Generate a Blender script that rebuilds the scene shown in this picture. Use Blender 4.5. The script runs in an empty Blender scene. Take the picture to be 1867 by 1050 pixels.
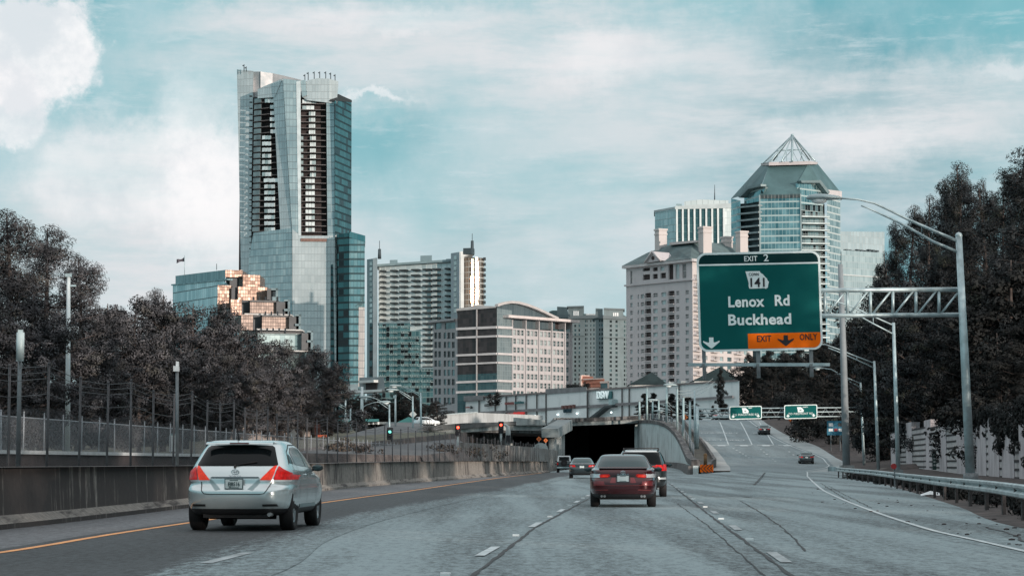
import bpy, bmesh, math, random
from mathutils import Vector, Matrix
from mathutils.bvhtree import BVHTree
random.seed(7)
R = math.radians
SC = bpy.context.scene
COL = SC.collection

# ------------------------------------------------------------------ camera
F, CX, CY, HZ, HC = 3900.0, 933.5, 525.0, 843.5, 1.2      # focal length and horizon in photo pixels, eye height
TH = math.atan((HZ - CY) / F)
cam_d = bpy.data.cameras.new("camera"); cam = bpy.data.objects.new("camera", cam_d); COL.objects.link(cam)
cam.location = (0, 0, HC); cam.rotation_euler = (math.pi / 2 + TH, 0, 0)
cam_d.sensor_fit = 'HORIZONTAL'; cam_d.sensor_width = 36.0; cam_d.lens = 36.0 * F / 1867.0
cam_d.clip_start = 0.5; cam_d.clip_end = 20000
SC.camera = cam

# ------------------------------------------------------------------ sun, exposure
SUN_AZ, SUN_EL = 40.0, 7.0        # degrees to the right of straight behind the camera
sd = bpy.data.lights.new("sun", 'SUN'); so = bpy.data.objects.new("sun", sd); COL.objects.link(so)
sd.energy = 2.9; sd.angle = R(0.6); sd.color = (1.0, 0.86, 0.76)
S = Vector((math.sin(R(SUN_AZ)) * math.cos(R(SUN_EL)), -math.cos(R(SUN_AZ)) * math.cos(R(SUN_EL)), math.sin(R(SUN_EL))))
so.rotation_euler = S.to_track_quat('Z', 'Y').to_euler()
so.location = S * 300
SC.view_settings.view_transform = 'Standard'; SC.view_settings.look = 'None'
SC.view_settings.exposure = 0.3; SC.view_settings.gamma = 1.0
SC.cycles.use_denoising = True
SC.cycles.max_bounces = 6; SC.cycles.transparent_max_bounces = 24
SC.cycles.diffuse_bounces = 2; SC.cycles.glossy_bounces = 3
SC.cycles.sample_clamp_indirect = 4.0

def lin(r, g, b):
    f = lambda c: (c / 255 / 12.92) if c / 255 <= .04045 else ((c / 255 + .055) / 1.055) ** 2.4
    return (f(r), f(g), f(b), 1)

# ------------------------------------------------------------------ small node helper
class NT:
    def __init__(s, tree): s.t = tree; s.n = tree.nodes; s.l = tree.links
    def node(s, typ, **kw):
        n = s.n.new(typ)
        for k, v in kw.items(): setattr(n, k, v)
        return n
    def put(s, inp, v):
        if v is None: return
        if hasattr(v, 'links') or isinstance(v, bpy.types.NodeSocket): s.l.new(v, inp)
        else: inp.default_value = v
    def m(s, op, a, b=None, c=None, clamp=False):
        n = s.n.new('ShaderNodeMath'); n.operation = op; n.use_clamp = clamp
        s.put(n.inputs[0], a); s.put(n.inputs[1], b)
        if c is not None: s.put(n.inputs[2], c)
        return n.outputs[0]
    def mix(s, f, a, b, mode='MIX'):
        n = s.n.new('ShaderNodeMix'); n.data_type = 'RGBA'; n.blend_type = mode; n.clamp_factor = True
        s.put(n.inputs[0], f); s.put(n.inputs[6], a); s.put(n.inputs[7], b)
        return n.outputs[2]
    def sstep(s, x, a, b, lo=0.0, hi=1.0):
        n = s.n.new('ShaderNodeMapRange'); n.interpolation_type = 'SMOOTHSTEP'
        s.put(n.inputs[0], x); n.inputs[1].default_value = a; n.inputs[2].default_value = b
        n.inputs[3].default_value = lo; n.inputs[4].default_value = hi
        return n.outputs[0]
    def noise(s, vec, scale, detail=3, rough=.55, col=False):
        n = s.n.new('ShaderNodeTexNoise'); s.put(n.inputs['Vector'], vec)
        n.inputs['Scale'].default_value = scale; n.inputs['Detail'].default_value = detail; n.inputs['Roughness'].default_value = rough
        return n.outputs['Color' if col else 'Fac']
    def sep(s, v):
        n = s.n.new('ShaderNodeSeparateXYZ'); s.put(n.inputs[0], v); return n.outputs
    def comb(s, x, y, z):
        n = s.n.new('ShaderNodeCombineXYZ'); s.put(n.inputs[0], x); s.put(n.inputs[1], y); s.put(n.inputs[2], z); return n.outputs[0]

# ------------------------------------------------------------------ sky
w = bpy.data.worlds.new("World"); SC.world = w; w.use_nodes = True
t = NT(w.node_tree); t.n.clear()
tc = t.node('ShaderNodeTexCoord'); d = t.sep(tc.outputs['Generated'])
az = t.m('ARCTAN2', d[0], d[1])
hyp = t.m('SQRT', t.m('ADD', t.m('MULTIPLY', d[0], d[0]), t.m('MULTIPLY', d[1], d[1])))
el = t.m('ARCTAN2', d[2], hyp)
wn = t.noise(tc.outputs['Generated'], 9.0, 8, .6, True); ws = t.sep(wn)
wn2 = t.noise(tc.outputs['Generated'], 45.0, 6, .62, True); ws2 = t.sep(wn2)
wn3 = t.noise(tc.outputs['Generated'], 160.0, 5, .65, True); ws3 = t.sep(wn3)
def warp(base, a, b, k1, k2):
    return t.m('ADD', t.m('ADD', base, t.m('MULTIPLY', t.m('SUBTRACT', a, .5), k1)), t.m('MULTIPLY', t.m('SUBTRACT', b, .5), k2))
ax = warp(t.m('MULTIPLY_ADD', az, F, CX), ws[0], ws2[0], 330, 130)
ax = t.m('ADD', ax, t.m('MULTIPLY', t.m('SUBTRACT', ws3[0], .5), 55))
ey = warp(t.m('MULTIPLY_ADD', el, -F, HZ), ws[1], ws2[1], 150, 95)
ey = t.m('ADD', ey, t.m('MULTIPLY', t.m('SUBTRACT', ws3[1], .5), 45))
def blob(cx, cy, rx, ry, soft, wt):
    dx = t.m('DIVIDE', t.m('SUBTRACT', ax, cx), rx); dy = t.m('DIVIDE', t.m('SUBTRACT', ey, cy), ry)
    r = t.m('SQRT', t.m('ADD', t.m('MULTIPLY', dx, dx), t.m('MULTIPLY', dy, dy)))
    return t.sstep(r, 1 + soft, 1 - soft, 0.0, wt)
def union(bl):
    o = bl[0]
    for b in bl[1:]: o = t.m('SUBTRACT', t.m('ADD', o, b), t.m('MULTIPLY', o, b))
    return o
veil = union([blob(*b) for b in [
    (820, 95, 560, 95, .55, .45), (640, 35, 260, 42, .5, .45), (1160, 115, 290, 62, .55, .5), (330, 400, 330, 190, .35, .62), (900, 60, 420, 60, .7, .4), (560, 130, 260, 70, .7, .35),
    (1050, 330, 240, 130, .7, .4), (1500, 235, 330, 95, .6, .55), (1780, 190, 190, 70, .6, .4), (1600, 320, 240, 110, .6, .45),
    (1300, 420, 330, 90, .7, .35), (700, 520, 600, 120, .8, .35), (200, 560, 400, 140, .7, .4), (1150, 200, 400, 60, .8, .3)]])
bright = union([blob(*b) for b in [
    (30, 110, 165, 100, .16, .85), (-20, 200, 120, 75, .2, .7), (270, 315, 215, 110, .32, .42), (400, 335, 80, 165, .55, .62),
    (690, 45, 150, 26, .7, .3), (690, 178, 60, 8, .8, .45), (1130, 105, 170, 34, .8, .3), (1560, 270, 130, 38, .8, .3), (1820, 160, 70, 14, .8, .35)]])
stv = t.comb(t.m('MULTIPLY', az, 5.0), 0, t.m('MULTIPLY', el, 26.0))
streak = t.noise(stv, 2.2, 9, .62)
veil = t.m('MULTIPLY', veil, t.sstep(streak, .32, .62, .55, 1.3), None, True)
wisp = t.sstep(t.noise(stv, 4.5, 9, .68), .50, .70, 0, .5)
fb = t.noise(tc.outputs['Generated'], 14.0, 9, .62)
gen = t.sstep(fb, .42, .72, 0, .5)
elp = t.m('MULTIPLY', el, 57.2958)
base = t.mix(t.sstep(elp, -1, 11), lin(176, 196, 202), lin(124, 178, 187))
big = t.noise(tc.outputs['Generated'], 5.5, 4, .5)
base = t.mix(t.sstep(big, .40, .62, 0, .85), base, lin(76, 146, 160))
sky = t.node('ShaderNodeTexSky'); sky.sky_type = 'NISHITA'; sky.sun_disc = False
sky.sun_elevation = R(SUN_EL); sky.sun_rotation = R(180 - SUN_AZ); sky.air_density = 1.0; sky.dust_density = 1.0
nish = t.mix(1.0, sky.outputs[0], (0.10, 0.10, 0.10, 1), 'MULTIPLY')
base = t.mix(.08, base, nish)
c = t.mix(gen, base, lin(184, 200, 206))
c = t.mix(wisp, c, lin(190, 205, 210))
c = t.mix(veil, c, lin(203, 206, 209))
brc = t.mix(t.sstep(t.noise(tc.outputs['Generated'], 30.0, 7, .6), .36, .62), lin(212, 214, 218), lin(240, 236, 236))
c = t.mix(bright, c, brc)
c = t.mix(t.sstep(elp, 14, 34), c, lin(226, 228, 231))          # unseen overhead sky whitened to lift the ambient light
c = t.mix(t.sstep(elp, -.5, -2.5), c, lin(70, 78, 80))
bg = t.node('ShaderNodeBackground'); t.l.new(c, bg.inputs[0]); bg.inputs[1].default_value = 1.0
ow = t.node('ShaderNodeOutputWorld'); t.l.new(bg.outputs[0], ow.inputs[0])

# ------------------------------------------------------------------ photo pixel -> world helpers
cT, sT = math.cos(TH), math.sin(TH)
def ray(px, py):
    u = (px - CX) / F; v = (CY - py) / F
    return Vector((u, cT - v * sT, sT + v * cT))
def W(px, py, Y):
    r = ray(px, py); k = Y / r.y
    return Vector((r.x * k, Y, HC + r.z * k))
def interp(tab, x):
    if x <= tab[0][0]: return tab[0][1]
    for (a, fa), (b, fb_) in zip(tab, tab[1:]):
        if x <= b:
            s = (x - a) / (b - a); return fa + (fb_ - fa) * s
    return tab[-1][1]
ZM = [(0, 0), (90, 0), (150, .15), (230, .25), (290, .35), (600, .35)]
ZR = [(0, 0), (90, 0), (150, .15), (190, .40), (225, .72), (250, 1.04), (275, 2.0), (300, 3.3), (350, 5.7), (400, 8.4), (430, 9.6), (470, 9.9), (560, 9.9)]
def zM(Y): return interp(ZM, Y)
def zR(Y): return interp(ZR, Y)
def G(px, py, zf=zM, dz=0.0):
    "ground point under a photo pixel"
    r = ray(px, py); z = 0.0
    Y = 100.0
    lo, hi = 5.0, 600.0
    for _ in range(50):
        m = (lo + hi) / 2; k = m / r.y; z = HC + r.z * k
        if z > zf(m): lo = m
        else: hi = m
    k = lo / r.y
    return Vector((r.x * k, lo, zf(lo) + dz))

# ------------------------------------------------------------------ mesh builder
def autouv(me):
    uvl = me.uv_layers.new(name="UVMap").data
    vs = me.vertices
    for p in me.polygons:
        n = p.normal
        if abs(n.z) < .75:
            l = math.hypot(n.x, n.y); tx, ty = -n.y / l, n.x / l
            for li in p.loop_indices:
                co = vs[me.loops[li].vertex_index].co; uvl[li].uv = (co.x * tx + co.y * ty, co.z)
        else:
            for li in p.loop_indices:
                co = vs[me.loops[li].vertex_index].co; uvl[li].uv = (co.x, co.y)
class MB:
    def __init__(s): s.v = []; s.f = []; s.mi = []; s.sm = []
    def face(s, pts, m=0, sm=False):
        k = len(s.v); s.v += [Vector(p) for p in pts]; s.f.append(tuple(range(k, k + len(pts)))); s.mi.append(m); s.sm.append(sm)
    def raw(s, vs, fs, m=0, sm=False):
        k = len(s.v); s.v += [Vector(p) for p in vs]
        for f in fs: s.f.append(tuple(i + k for i in f)); s.mi.append(m); s.sm.append(sm)
    def hexa(s, p, m=0):
        "p: 4 bottom points counter-clockwise, 4 top points"
        s.raw(p, [(3, 2, 1, 0), (4, 5, 6, 7), (0, 1, 5, 4), (1, 2, 6, 5), (2, 3, 7, 6), (3, 0, 4, 7)], m)
    def box(s, c, size, rz=0, m=0):
        c = Vector(c); hx, hy, hz = size[0] / 2, size[1] / 2, size[2] / 2; q = Matrix.Rotation(rz, 3, 'Z')
        P = [c + q @ Vector((x, y, z)) for z in (-hz, hz) for (x, y) in ((-hx, -hy), (hx, -hy), (hx, hy), (-hx, hy))]
        s.hexa(P, m)
    def prism(s, front, off, m=0, sm=False):
        "front outline (any plane) and the vector to its back copy"
        off = Vector(off); fr = [Vector(p) for p in front]; n = len(fr)
        nn = Vector((0, 0, 0))
        for i in range(n):
            a, b = fr[i], fr[(i + 1) % n]; nn += a.cross(b)
        if nn.dot(off) > 0: fr.reverse()
        bk = [p + off for p in fr]
        s.raw(fr + bk, [tuple(range(n))] + [tuple(range(2 * n - 1, n - 1, -1))] + [(i, i + n, (i + 1) % n + n, (i + 1) % n) for i in range(n)], m)
    def tube(s, pts, rad, n=8, m=0, sm=True, caps=True):
        pts = [Vector(p) for p in pts]
        if not isinstance(rad, (list, tuple)): rad = [rad] * len(pts)
        k = len(s.v); up = None
        for i, p in enumerate(pts):
            dd = (pts[min(i + 1, len(pts) - 1)] - pts[max(i - 1, 0)]).normalized()
            if up is None: up = Vector((0, 0, 1)) if abs(dd.z) < .9 else Vector((0, 1, 0))
            a = dd.cross(up).normalized(); b = a.cross(dd).normalized(); up = b
            for j in range(n):
                an = 2 * math.pi * j / n; s.v.append(p + (a * math.cos(an) + b * math.sin(an)) * rad[i])
        for i in range(len(pts) - 1):
            for j in range(n):
                q = (j + 1) % n
                s.f.append((k + i * n + j, k + i * n + q, k + (i + 1) * n + q, k + (i + 1) * n + j)); s.mi.append(m); s.sm.append(sm)
        if caps:
            s.f.append(tuple(k + j for j in range(n - 1, -1, -1))); s.mi.append(m); s.sm.append(False)
            e = k + (len(pts) - 1) * n
            s.f.append(tuple(e + j for j in range(n))); s.mi.append(m); s.sm.append(False)
    def sphere(s, c, r, n=10, m=0, sq=(1, 1, 1)):
        c = Vector(c); k = len(s.v); h = n // 2
        for i in range(h + 1):
            ph = math.pi * i / h
            for j in range(n):
                an = 2 * math.pi * j / n
                s.v.append(c + Vector((math.sin(ph) * math.cos(an) * r * sq[0], math.sin(ph) * math.sin(an) * r * sq[1], math.cos(ph) * r * sq[2])))
        for i in range(h):
            for j in range(n):
                q = (j + 1) % n
                s.f.append((k + i * n + j, k + (i + 1) * n + j, k + (i + 1) * n + q, k + i * n + q)); s.mi.append(m); s.sm.append(True)
    def strip(s, L, Rr, m=0):
        for i in range(len(L) - 1): s.face([L[i], Rr[i], Rr[i + 1], L[i + 1]], m)
    def build(s, name, mats, parent=None, base=None, smooth=None):
        off = Vector((0, 0, 0))
        if parent is not None and not parent.get('local'):
            o = parent
            while o is not None: off = off + o.location; o = o.parent
        elif base is not None: off = Vector(base)
        me = bpy.data.meshes.new(name)
        me.from_pydata([tuple(v - off) for v in s.v], [], s.f)
        if not isinstance(mats, (list, tuple)): mats = [mats]
        for mm in mats: me.materials.append(mm)
        me.polygons.foreach_set('material_index', s.mi)
        me.polygons.foreach_set('use_smooth', s.sm if smooth is None else [smooth] * len(s.f))
        me.update(); autouv(me)
        if getattr(s, 'cn', None):
            at = me.attributes.new('cn', 'FLOAT_VECTOR', 'POINT'); at.data.foreach_set('vector', [c for v in s.cn for c in v])
        ob = bpy.data.objects.new(name, me); COL.objects.link(ob)
        if parent is not None: ob.parent = parent
        elif base is not None: ob.location = off
        if parent is not None and parent.get('local'): ob['local'] = 1
        return ob
def tag(o, label=None, cat=None, group=None, kind=None):
    if label: o['label'] = label
    if cat: o['category'] = cat
    if group: o['group'] = group
    if kind: o['kind'] = kind
    return o
def thing(name, label, cat, loc=(0, 0, 0), group=None, rz=0, local=False):
    o = bpy.data.objects.new(name, None); COL.objects.link(o); o.location = loc; o.rotation_euler = (0, 0, rz)
    if local: o['local'] = 1
    return tag(o, label, cat, group)
def dup(root, loc, rz=0, label=None, scale=None, group=None):
    kids = {}
    for o in bpy.data.objects:
        if o.parent is not None: kids.setdefault(o.parent.name, []).append(o)
    def rec(o, par):
        c = o.copy(); COL.objects.link(c); c.parent = par
        for ch in kids.get(o.name, []): rec(ch, c)
        return c
    r = rec(root, None); r.location = loc; r.rotation_euler = (0, 0, rz)
    if scale is not None: r.scale = (scale if isinstance(scale, tuple) else (scale,) * 3)
    if label: r['label'] = label
    if group: r['group'] = group
    return r

# ------------------------------------------------------------------ materials
MATS = {}
def M(name, col, rough=.75, metal=0.0, var=.12, scale=1.5, bump=0.0, bscale=20, emit=None, es=0.0, coat=0.0, spec=.5, col2=None):
    if name in MATS: return MATS[name]
    m = bpy.data.materials.new(name); m.use_nodes = True; t = NT(m.node_tree)
    b = m.node_tree.nodes['Principled BSDF']
    col = tuple(col) + ((1,) if len(col) == 3 else ())
    co = t.node('ShaderNodeTexCoord').outputs['Object']
    if var:
        f = t.noise(co, scale, 5, .6)
        c2 = col2 or tuple(min(1, x * (1 + var)) for x in col[:3]) + (1,)
        c1 = tuple(x * (1 - var) for x in col[:3]) + (1,)
        t.l.new(t.mix(t.sstep(f, .3, .7), c1, c2), b.inputs['Base Color'])
    else: b.inputs['Base Color'].default_value = col
    b.inputs['Roughness'].default_value = rough; b.inputs['Metallic'].default_value = metal
    b.inputs['Specular IOR Level'].default_value = spec
    if coat: b.inputs['Coat Weight'].default_value = coat; b.inputs['Coat Roughness'].default_value = .06
    if emit: b.inputs['Emission Color'].default_value = tuple(emit) + (1,); b.inputs['Emission Strength'].default_value = es
    if bump:
        bn = t.node('ShaderNodeBump'); bn.inputs['Strength'].default_value = bump; bn.inputs['Distance'].default_value = .02
        t.l.new(t.noise(co, bscale, 4, .6), bn.inputs['Height']); t.l.new(bn.outputs[0], b.inputs['Normal'])
    MATS[name] = m; return m
def GL(name, c1, c2, du, dv, mw=.12, mh=.12, mcol=(.3, .32, .33), rough=.08, metal=.75, wob=.012, band=None, bandcol=None, dark=0.0, streak=0.0):
    "glazed facade: panel grid measured in metres along the wall, each pane tinted and tilted a little differently"
    if name in MATS: return MATS[name]
    m = bpy.data.materials.new(name); m.use_nodes = True; t = NT(m.node_tree); b = m.node_tree.nodes['Principled BSDF']
    uv = t.node('ShaderNodeUVMap').outputs[0]; s = t.sep(uv)
    u = t.m('DIVIDE', s[0], du); v = t.m('DIVIDE', s[1], dv)
    fu, fv = t.m('FRACT', u), t.m('FRACT', v)
    cell = t.comb(t.m('FLOOR', u), t.m('FLOOR', v), 0)
    wn = t.node('ShaderNodeTexWhiteNoise', noise_dimensions='2D'); t.l.new(cell, wn.inputs['Vector'])
    r = wn.outputs['Value']
    if streak:
        big = t.noise(uv, streak, 4, .6); r = t.m('ADD', t.m('MULTIPLY', r, .5), t.m('MULTIPLY', t.sstep(big, .35, .65), .6))
    colr = t.mix(r, tuple(c1) + (1,), tuple(c2) + (1,))
    if dark: colr = t.mix(t.m('LESS_THAN', wn.outputs['Value'], dark), colr, (.012, .014, .016, 1))
    mask = t.m('MAXIMUM', t.m('LESS_THAN', fu, mw / du), t.m('LESS_THAN', fv, mh / dv))
    if band:
        bm_ = t.m('LESS_THAN', fv, band / dv); colr = t.mix(bm_, colr, tuple(bandcol) + (1,))
    colr = t.mix(mask, colr, tuple(mcol) + (1,))
    t.l.new(colr, b.inputs['Base Color'])
    t.l.new(t.m('MULTIPLY_ADD', mask, .4, rough), b.inputs['Roughness'])
    t.l.new(t.m('MULTIPLY_ADD', mask, -metal * .7, metal), b.inputs['Metallic'])
    geo = t.node('ShaderNodeNewGeometry')
    vm = t.node('ShaderNodeVectorMath', operation='SUBTRACT'); t.l.new(wn.outputs['Color'], vm.inputs[0]); vm.inputs[1].default_value = (.5, .5, .5)
    vs_ = t.node('ShaderNodeVectorMath', operation='SCALE'); t.l.new(vm.outputs[0], vs_.inputs[0]); vs_.inputs['Scale'].default_value = wob * 2
    rp = t.node('ShaderNodeTexNoise'); t.l.new(uv, rp.inputs['Vector']); rp.inputs['Scale'].default_value = .6; rp.inputs['Detail'].default_value = 3
    vm2 = t.node('ShaderNodeVectorMath', operation='SUBTRACT'); t.l.new(rp.outputs['Color'], vm2.inputs[0]); vm2.inputs[1].default_value = (.5, .5, .5)
    vs2 = t.node('ShaderNodeVectorMath', operation='SCALE'); t.l.new(vm2.outputs[0], vs2.inputs[0]); vs2.inputs['Scale'].default_value = wob * 3
    va = t.node('ShaderNodeVectorMath', operation='ADD'); t.l.new(geo.outputs['Normal'], va.inputs[0]); t.l.new(vs_.outputs[0], va.inputs[1])
    vb = t.node('ShaderNodeVectorMath', operation='ADD'); t.l.new(va.outputs[0], vb.inputs[0]); t.l.new(vs2.outputs[0], vb.inputs[1])
    vn = t.node('ShaderNodeVectorMath', operation='NORMALIZE'); t.l.new(vb.outputs[0], vn.inputs[0]); t.l.new(vn.outputs[0], b.inputs['Normal'])
    MATS[name] = m; return m

def asphalt(name, c1, c2, grain=14, streak_amt=.35, rough=.8, worn=None):
    m = bpy.data.materials.new(name); m.use_nodes = True; t = NT(m.node_tree); b = m.node_tree.nodes['Principled BSDF']
    tcn = t.node('ShaderNodeTexCoord').outputs['Object']
    mp = t.node('ShaderNodeMapping'); t.l.new(tcn, mp.inputs[0]); mp.inputs['Rotation'].default_value = (0, 0, R(3.5)); mp.inputs['Scale'].default_value = (1.0, .045, 1)
    st = t.noise(mp.outputs[0], .55, 5, .6)             # wheel-path streaks running along the lanes
    pt = t.noise(tcn, .16, 5, .6)                       # large patches
    gr = t.noise(tcn, grain, 6, .75); gr2 = t.noise(tcn, grain * 3.7, 3, .7)
    f = t.m('ADD', t.m('MULTIPLY', t.sstep(st, .36, .64), streak_amt), t.m('MULTIPLY', t.sstep(pt, .3, .7), .10))
    mp2 = t.node('ShaderNodeMapping'); t.l.new(tcn, mp2.inputs[0]); mp2.inputs['Scale'].default_value = (1.0, .3, 1)
    g3 = t.noise(mp2.outputs[0], 7.5, 8, .86)
    f = t.m('ADD', f, t.m('MULTIPLY', t.sstep(g3, .40, .60), .62))
    f = t.m('ADD', f, t.m('MULTIPLY', t.m('SUBTRACT', t.sstep(gr, .36, .64), .3), .35))
    f = t.m('ADD', f, t.m('MULTIPLY', t.m('SUBTRACT', t.sstep(gr2, .35, .65), .5), .3), None, True)
    col = t.mix(f, tuple(c1) + (1,), tuple(c2) + (1,))
    if worn:      # surface course worn thin towards one edge ('edge' attribute), the pale concrete shows through
        at = t.node('ShaderNodeAttribute', attribute_name='edge').outputs['Fac']
        kk = t.sstep(t.m('ADD', at, t.m('ADD', t.m('MULTIPLY', t.m('SUBTRACT', g3, .5), 1.1), t.m('MULTIPLY', t.m('SUBTRACT', st, .5), 1.2))), .42, .72)
        col = t.mix(kk, col, t.mix(f, tuple(worn[0]) + (1,), tuple(worn[1]) + (1,)))
    spots = t.sstep(t.noise(tcn, 1.1, 3, .5), .70, .76)
    col = t.mix(t.m('MULTIPLY', spots, .5), col, (.02, .022, .024, 1))
    t.l.new(col, b.inputs['Base Color']); b.inputs['Roughness'].default_value = rough
    bn = t.node('ShaderNodeBump'); bn.inputs['Strength'].default_value = .5; bn.inputs['Distance'].default_value = .015
    t.l.new(gr, bn.inputs['Height']); t.l.new(bn.outputs[0], b.inputs['Normal'])
    return m
def stained(name, c1, c2, cst, amt=.8, vscale=1.2, thr=.5, rough=.85, near=None):
    "concrete with vertical run-off stains"
    m = bpy.data.materials.new(name); m.use_nodes = True; t = NT(m.node_tree); b = m.node_tree.nodes['Principled BSDF']
    uv = t.node('ShaderNodeUVMap').outputs[0]
    mp = t.node('ShaderNodeMapping'); t.l.new(uv, mp.inputs[0]); mp.inputs['Scale'].default_value = (vscale, vscale * .10, 1)
    f = t.noise(mp.outputs[0], 2.0, 7, .68)
    f2 = t.noise(uv, .35, 5, .6); f3 = t.noise(uv, 6, 6, .7)
    col = t.mix(t.sstep(f3, .3, .7), tuple(c1) + (1,), tuple(c2) + (1,))
    ff = t.m('ADD', t.m('MULTIPLY', f, .7), t.m('MULTIPLY', f2, .4))
    if near: ff = t.m('ADD', ff, t.sstep(t.sep(uv)[0], near[0], near[1], 0, near[2]))   # dirtier run of the wall
    k = t.m('MULTIPLY', t.sstep(ff, thr, thr + .12), amt)
    col = t.mix(k, col, tuple(cst) + (1,))
    t.l.new(col, b.inputs['Base Color']); b.inputs['Roughness'].default_value = rough
    bn = t.node('ShaderNodeBump'); bn.inputs['Strength'].default_value = .4; bn.inputs['Distance'].default_value = .01
    t.l.new(f3, bn.inputs['Height']); t.l.new(bn.outputs[0], b.inputs['Normal'])
    return m
def leafmat(name, dark, light, warm=None):
    m = bpy.data.materials.new(name); m.use_nodes = True; t = NT(m.node_tree); b = m.node_tree.nodes['Principled BSDF']
    tcn = t.node('ShaderNodeTexCoord').outputs['Object']; oi = t.node('ShaderNodeObjectInfo').outputs['Random']
    f = t.noise(tcn, .8, 3, .6); g = t.noise(tcn, 3, 2, .6)
    k = t.m('ADD', t.m('MULTIPLY', t.sstep(f, .38, .62), .7), t.m('MULTIPLY', t.sstep(g, .35, .65), .3))
    col = t.mix(k, tuple(dark) + (1,), tuple(light) + (1,))
    if warm: col = t.mix(t.m('MULTIPLY', t.sstep(t.noise(tcn, .5, 2, .5), .55, .7), .6), col, tuple(warm) + (1,))
    hs = t.node('ShaderNodeHueSaturation'); t.l.new(col, hs.inputs['Color']); t.l.new(t.m('MULTIPLY_ADD', oi, .5, .75), hs.inputs['Value'])
    t.l.new(hs.outputs[0], b.inputs['Base Color']); b.inputs['Roughness'].default_value = .65
    b.inputs['Specular IOR Level'].default_value = .15
    # leaves shade with the roundness of the clump they belong to
    at = t.node('ShaderNodeAttribute', attribute_name='cn'); vt = t.node('ShaderNodeVectorTransform', vector_type='NORMAL', convert_from='OBJECT', convert_to='WORLD'); t.l.new(at.outputs['Vector'], vt.inputs[0])
    geo = t.node('ShaderNodeNewGeometry'); vm = t.node('ShaderNodeVectorMath', operation='SCALE'); t.l.new(geo.outputs['Normal'], vm.inputs[0]); vm.inputs['Scale'].default_value = .4
    va = t.node('ShaderNodeVectorMath', operation='ADD'); t.l.new(vm.outputs[0], va.inputs[0]); t.l.new(vt.outputs[0], va.inputs[1])
    vn = t.node('ShaderNodeVectorMath', operation='NORMALIZE'); t.l.new(va.outputs[0], vn.inputs[0]); t.l.new(vn.outputs[0], b.inputs['Normal'])
    return m
def linkmat(name, col, cell=.11, wire=.012, rough=.5, base=.0):
    "chain-link mesh: thin crossed wires, open between"
    m = bpy.data.materials.new(name); m.use_nodes = True; t = NT(m.node_tree); b = m.node_tree.nodes['Principled BSDF']; out = m.node_tree.nodes['Material Output']
    s = t.sep(t.node('ShaderNodeUVMap').outputs[0])
    a1 = t.m('FRACT', t.m('DIVIDE', t.m('ADD', s[0], s[1]), cell)); a2 = t.m('FRACT', t.m('DIVIDE', t.m('SUBTRACT', s[0], s[1]), cell))
    k = wire / cell * 1.4
    mask = t.m('MAXIMUM', t.m('LESS_THAN', a1, k), t.m('LESS_THAN', a2, k))
    b.inputs['Base Color'].default_value = tuple(col) + (1,); b.inputs['Roughness'].default_value = rough; b.inputs['Metallic'].default_value = .3
    tr = t.node('ShaderNodeBsdfTransparent'); mx = t.node('ShaderNodeMixShader')
    t.l.new(mask, mx.inputs[0]); t.l.new(tr.outputs[0], mx.inputs[1]); t.l.new(b.outputs[0], mx.inputs[2]); t.l.new(mx.outputs[0], out.inputs[0])
    return m

galv = M('galvanised_steel', (.42, .52, .54), .45, .45, .18, 3)
galv_d = M('weathered_steel', (.20, .22, .23), .6, .3, .2, 3)
white_paint = M('white_paint', (.74, .78, .79), .5, 0, .08, 4)
black = M('black_rubber', (.012, .011, .012), .75, 0, 0)
dark_trim = M('dark_trim', (.02, .02, .022), .5, 0, 0)

def text_obj(name, s, size, mat, parent, place, ext=.01, bold=.0, align='CENTER', sx=1.0, spacing=1.0):
    "real lettering as a mesh; place(x, y, depth) maps letter space to parent space"
    cu = bpy.data.curves.new(name, 'FONT'); cu.body = s; cu.size = size; cu.extrude = ext / 2; cu.offset = bold
    cu.align_x = align; cu.space_character = spacing; cu.resolution_u = 3
    tmp = bpy.data.objects.new('tmp', cu); COL.objects.link(tmp)
    dg = bpy.context.evaluated_depsgraph_get(); me = bpy.data.meshes.new_from_object(tmp.evaluated_get(dg))
    bpy.data.objects.remove(tmp)
    me.name = name; me.materials.clear(); me.materials.append(mat)
    for v in me.vertices: v.co = place(v.co.x * sx, v.co.y, v.co.z)
    me.update()
    ob = bpy.data.objects.new(name, me); COL.objects.link(ob); ob.parent = parent
    return ob
# ================================================================== GROUND, ROADS
ZM[:] = [(-60, 0), (0, 0), (90, 0), (150, .12), (232, .16), (300, .45), (370, .65), (700, .65)]
ZR[:] = [(-60, 0), (0, 0), (90, 0), (150, .12), (190, .40), (240, .8), (260, 1.04), (280, 2.0), (300, 3.6), (322, 5.2), (345, 6.8), (370, 8.4), (395, 9.1), (420, 9.3), (700, 9.3)]
RC = ((.014, .020, .023), (.25, .32, .335))
concrete_road = asphalt('road_concrete', *RC, 9, .58)
dark_asphalt = asphalt('road_asphalt', (.008, .0095, .011), (.062, .073, .079), 8, .25, worn=RC)
ramp_asphalt = asphalt('ramp_asphalt', (.085, .11, .12), (.21, .265, .28), 3, .4)
shoulder_m = asphalt('shoulder', (.055, .056, .060), (.17, .18, .19), 6, .3)
dirt = M('dirt', (.035, .027, .026), .95, 0, .5, 1.6, .8, 4, col2=(.10, .08, .075, 1))
grass_m = M('grass_ground', (.085, .085, .06), .95, 0, .45, .8, .8, 5, col2=(.16, .155, .11, 1))
gravel = M('track_gravel', (.045, .04, .042), .95, 0, .3, 3, .8, 9)
soil = M('forest_floor', (.035, .028, .028), .95, 0, .3, 1)
white_line = M('line_white', (.50, .56, .57), .7, 0, .22, 2.5)
orange_line = M('line_orange', (.80, .36, .13), .7, 0, .25, 2.5)
worn_line = M('line_worn', (.34, .38, .39), .8, 0, .35, 3)
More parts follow.
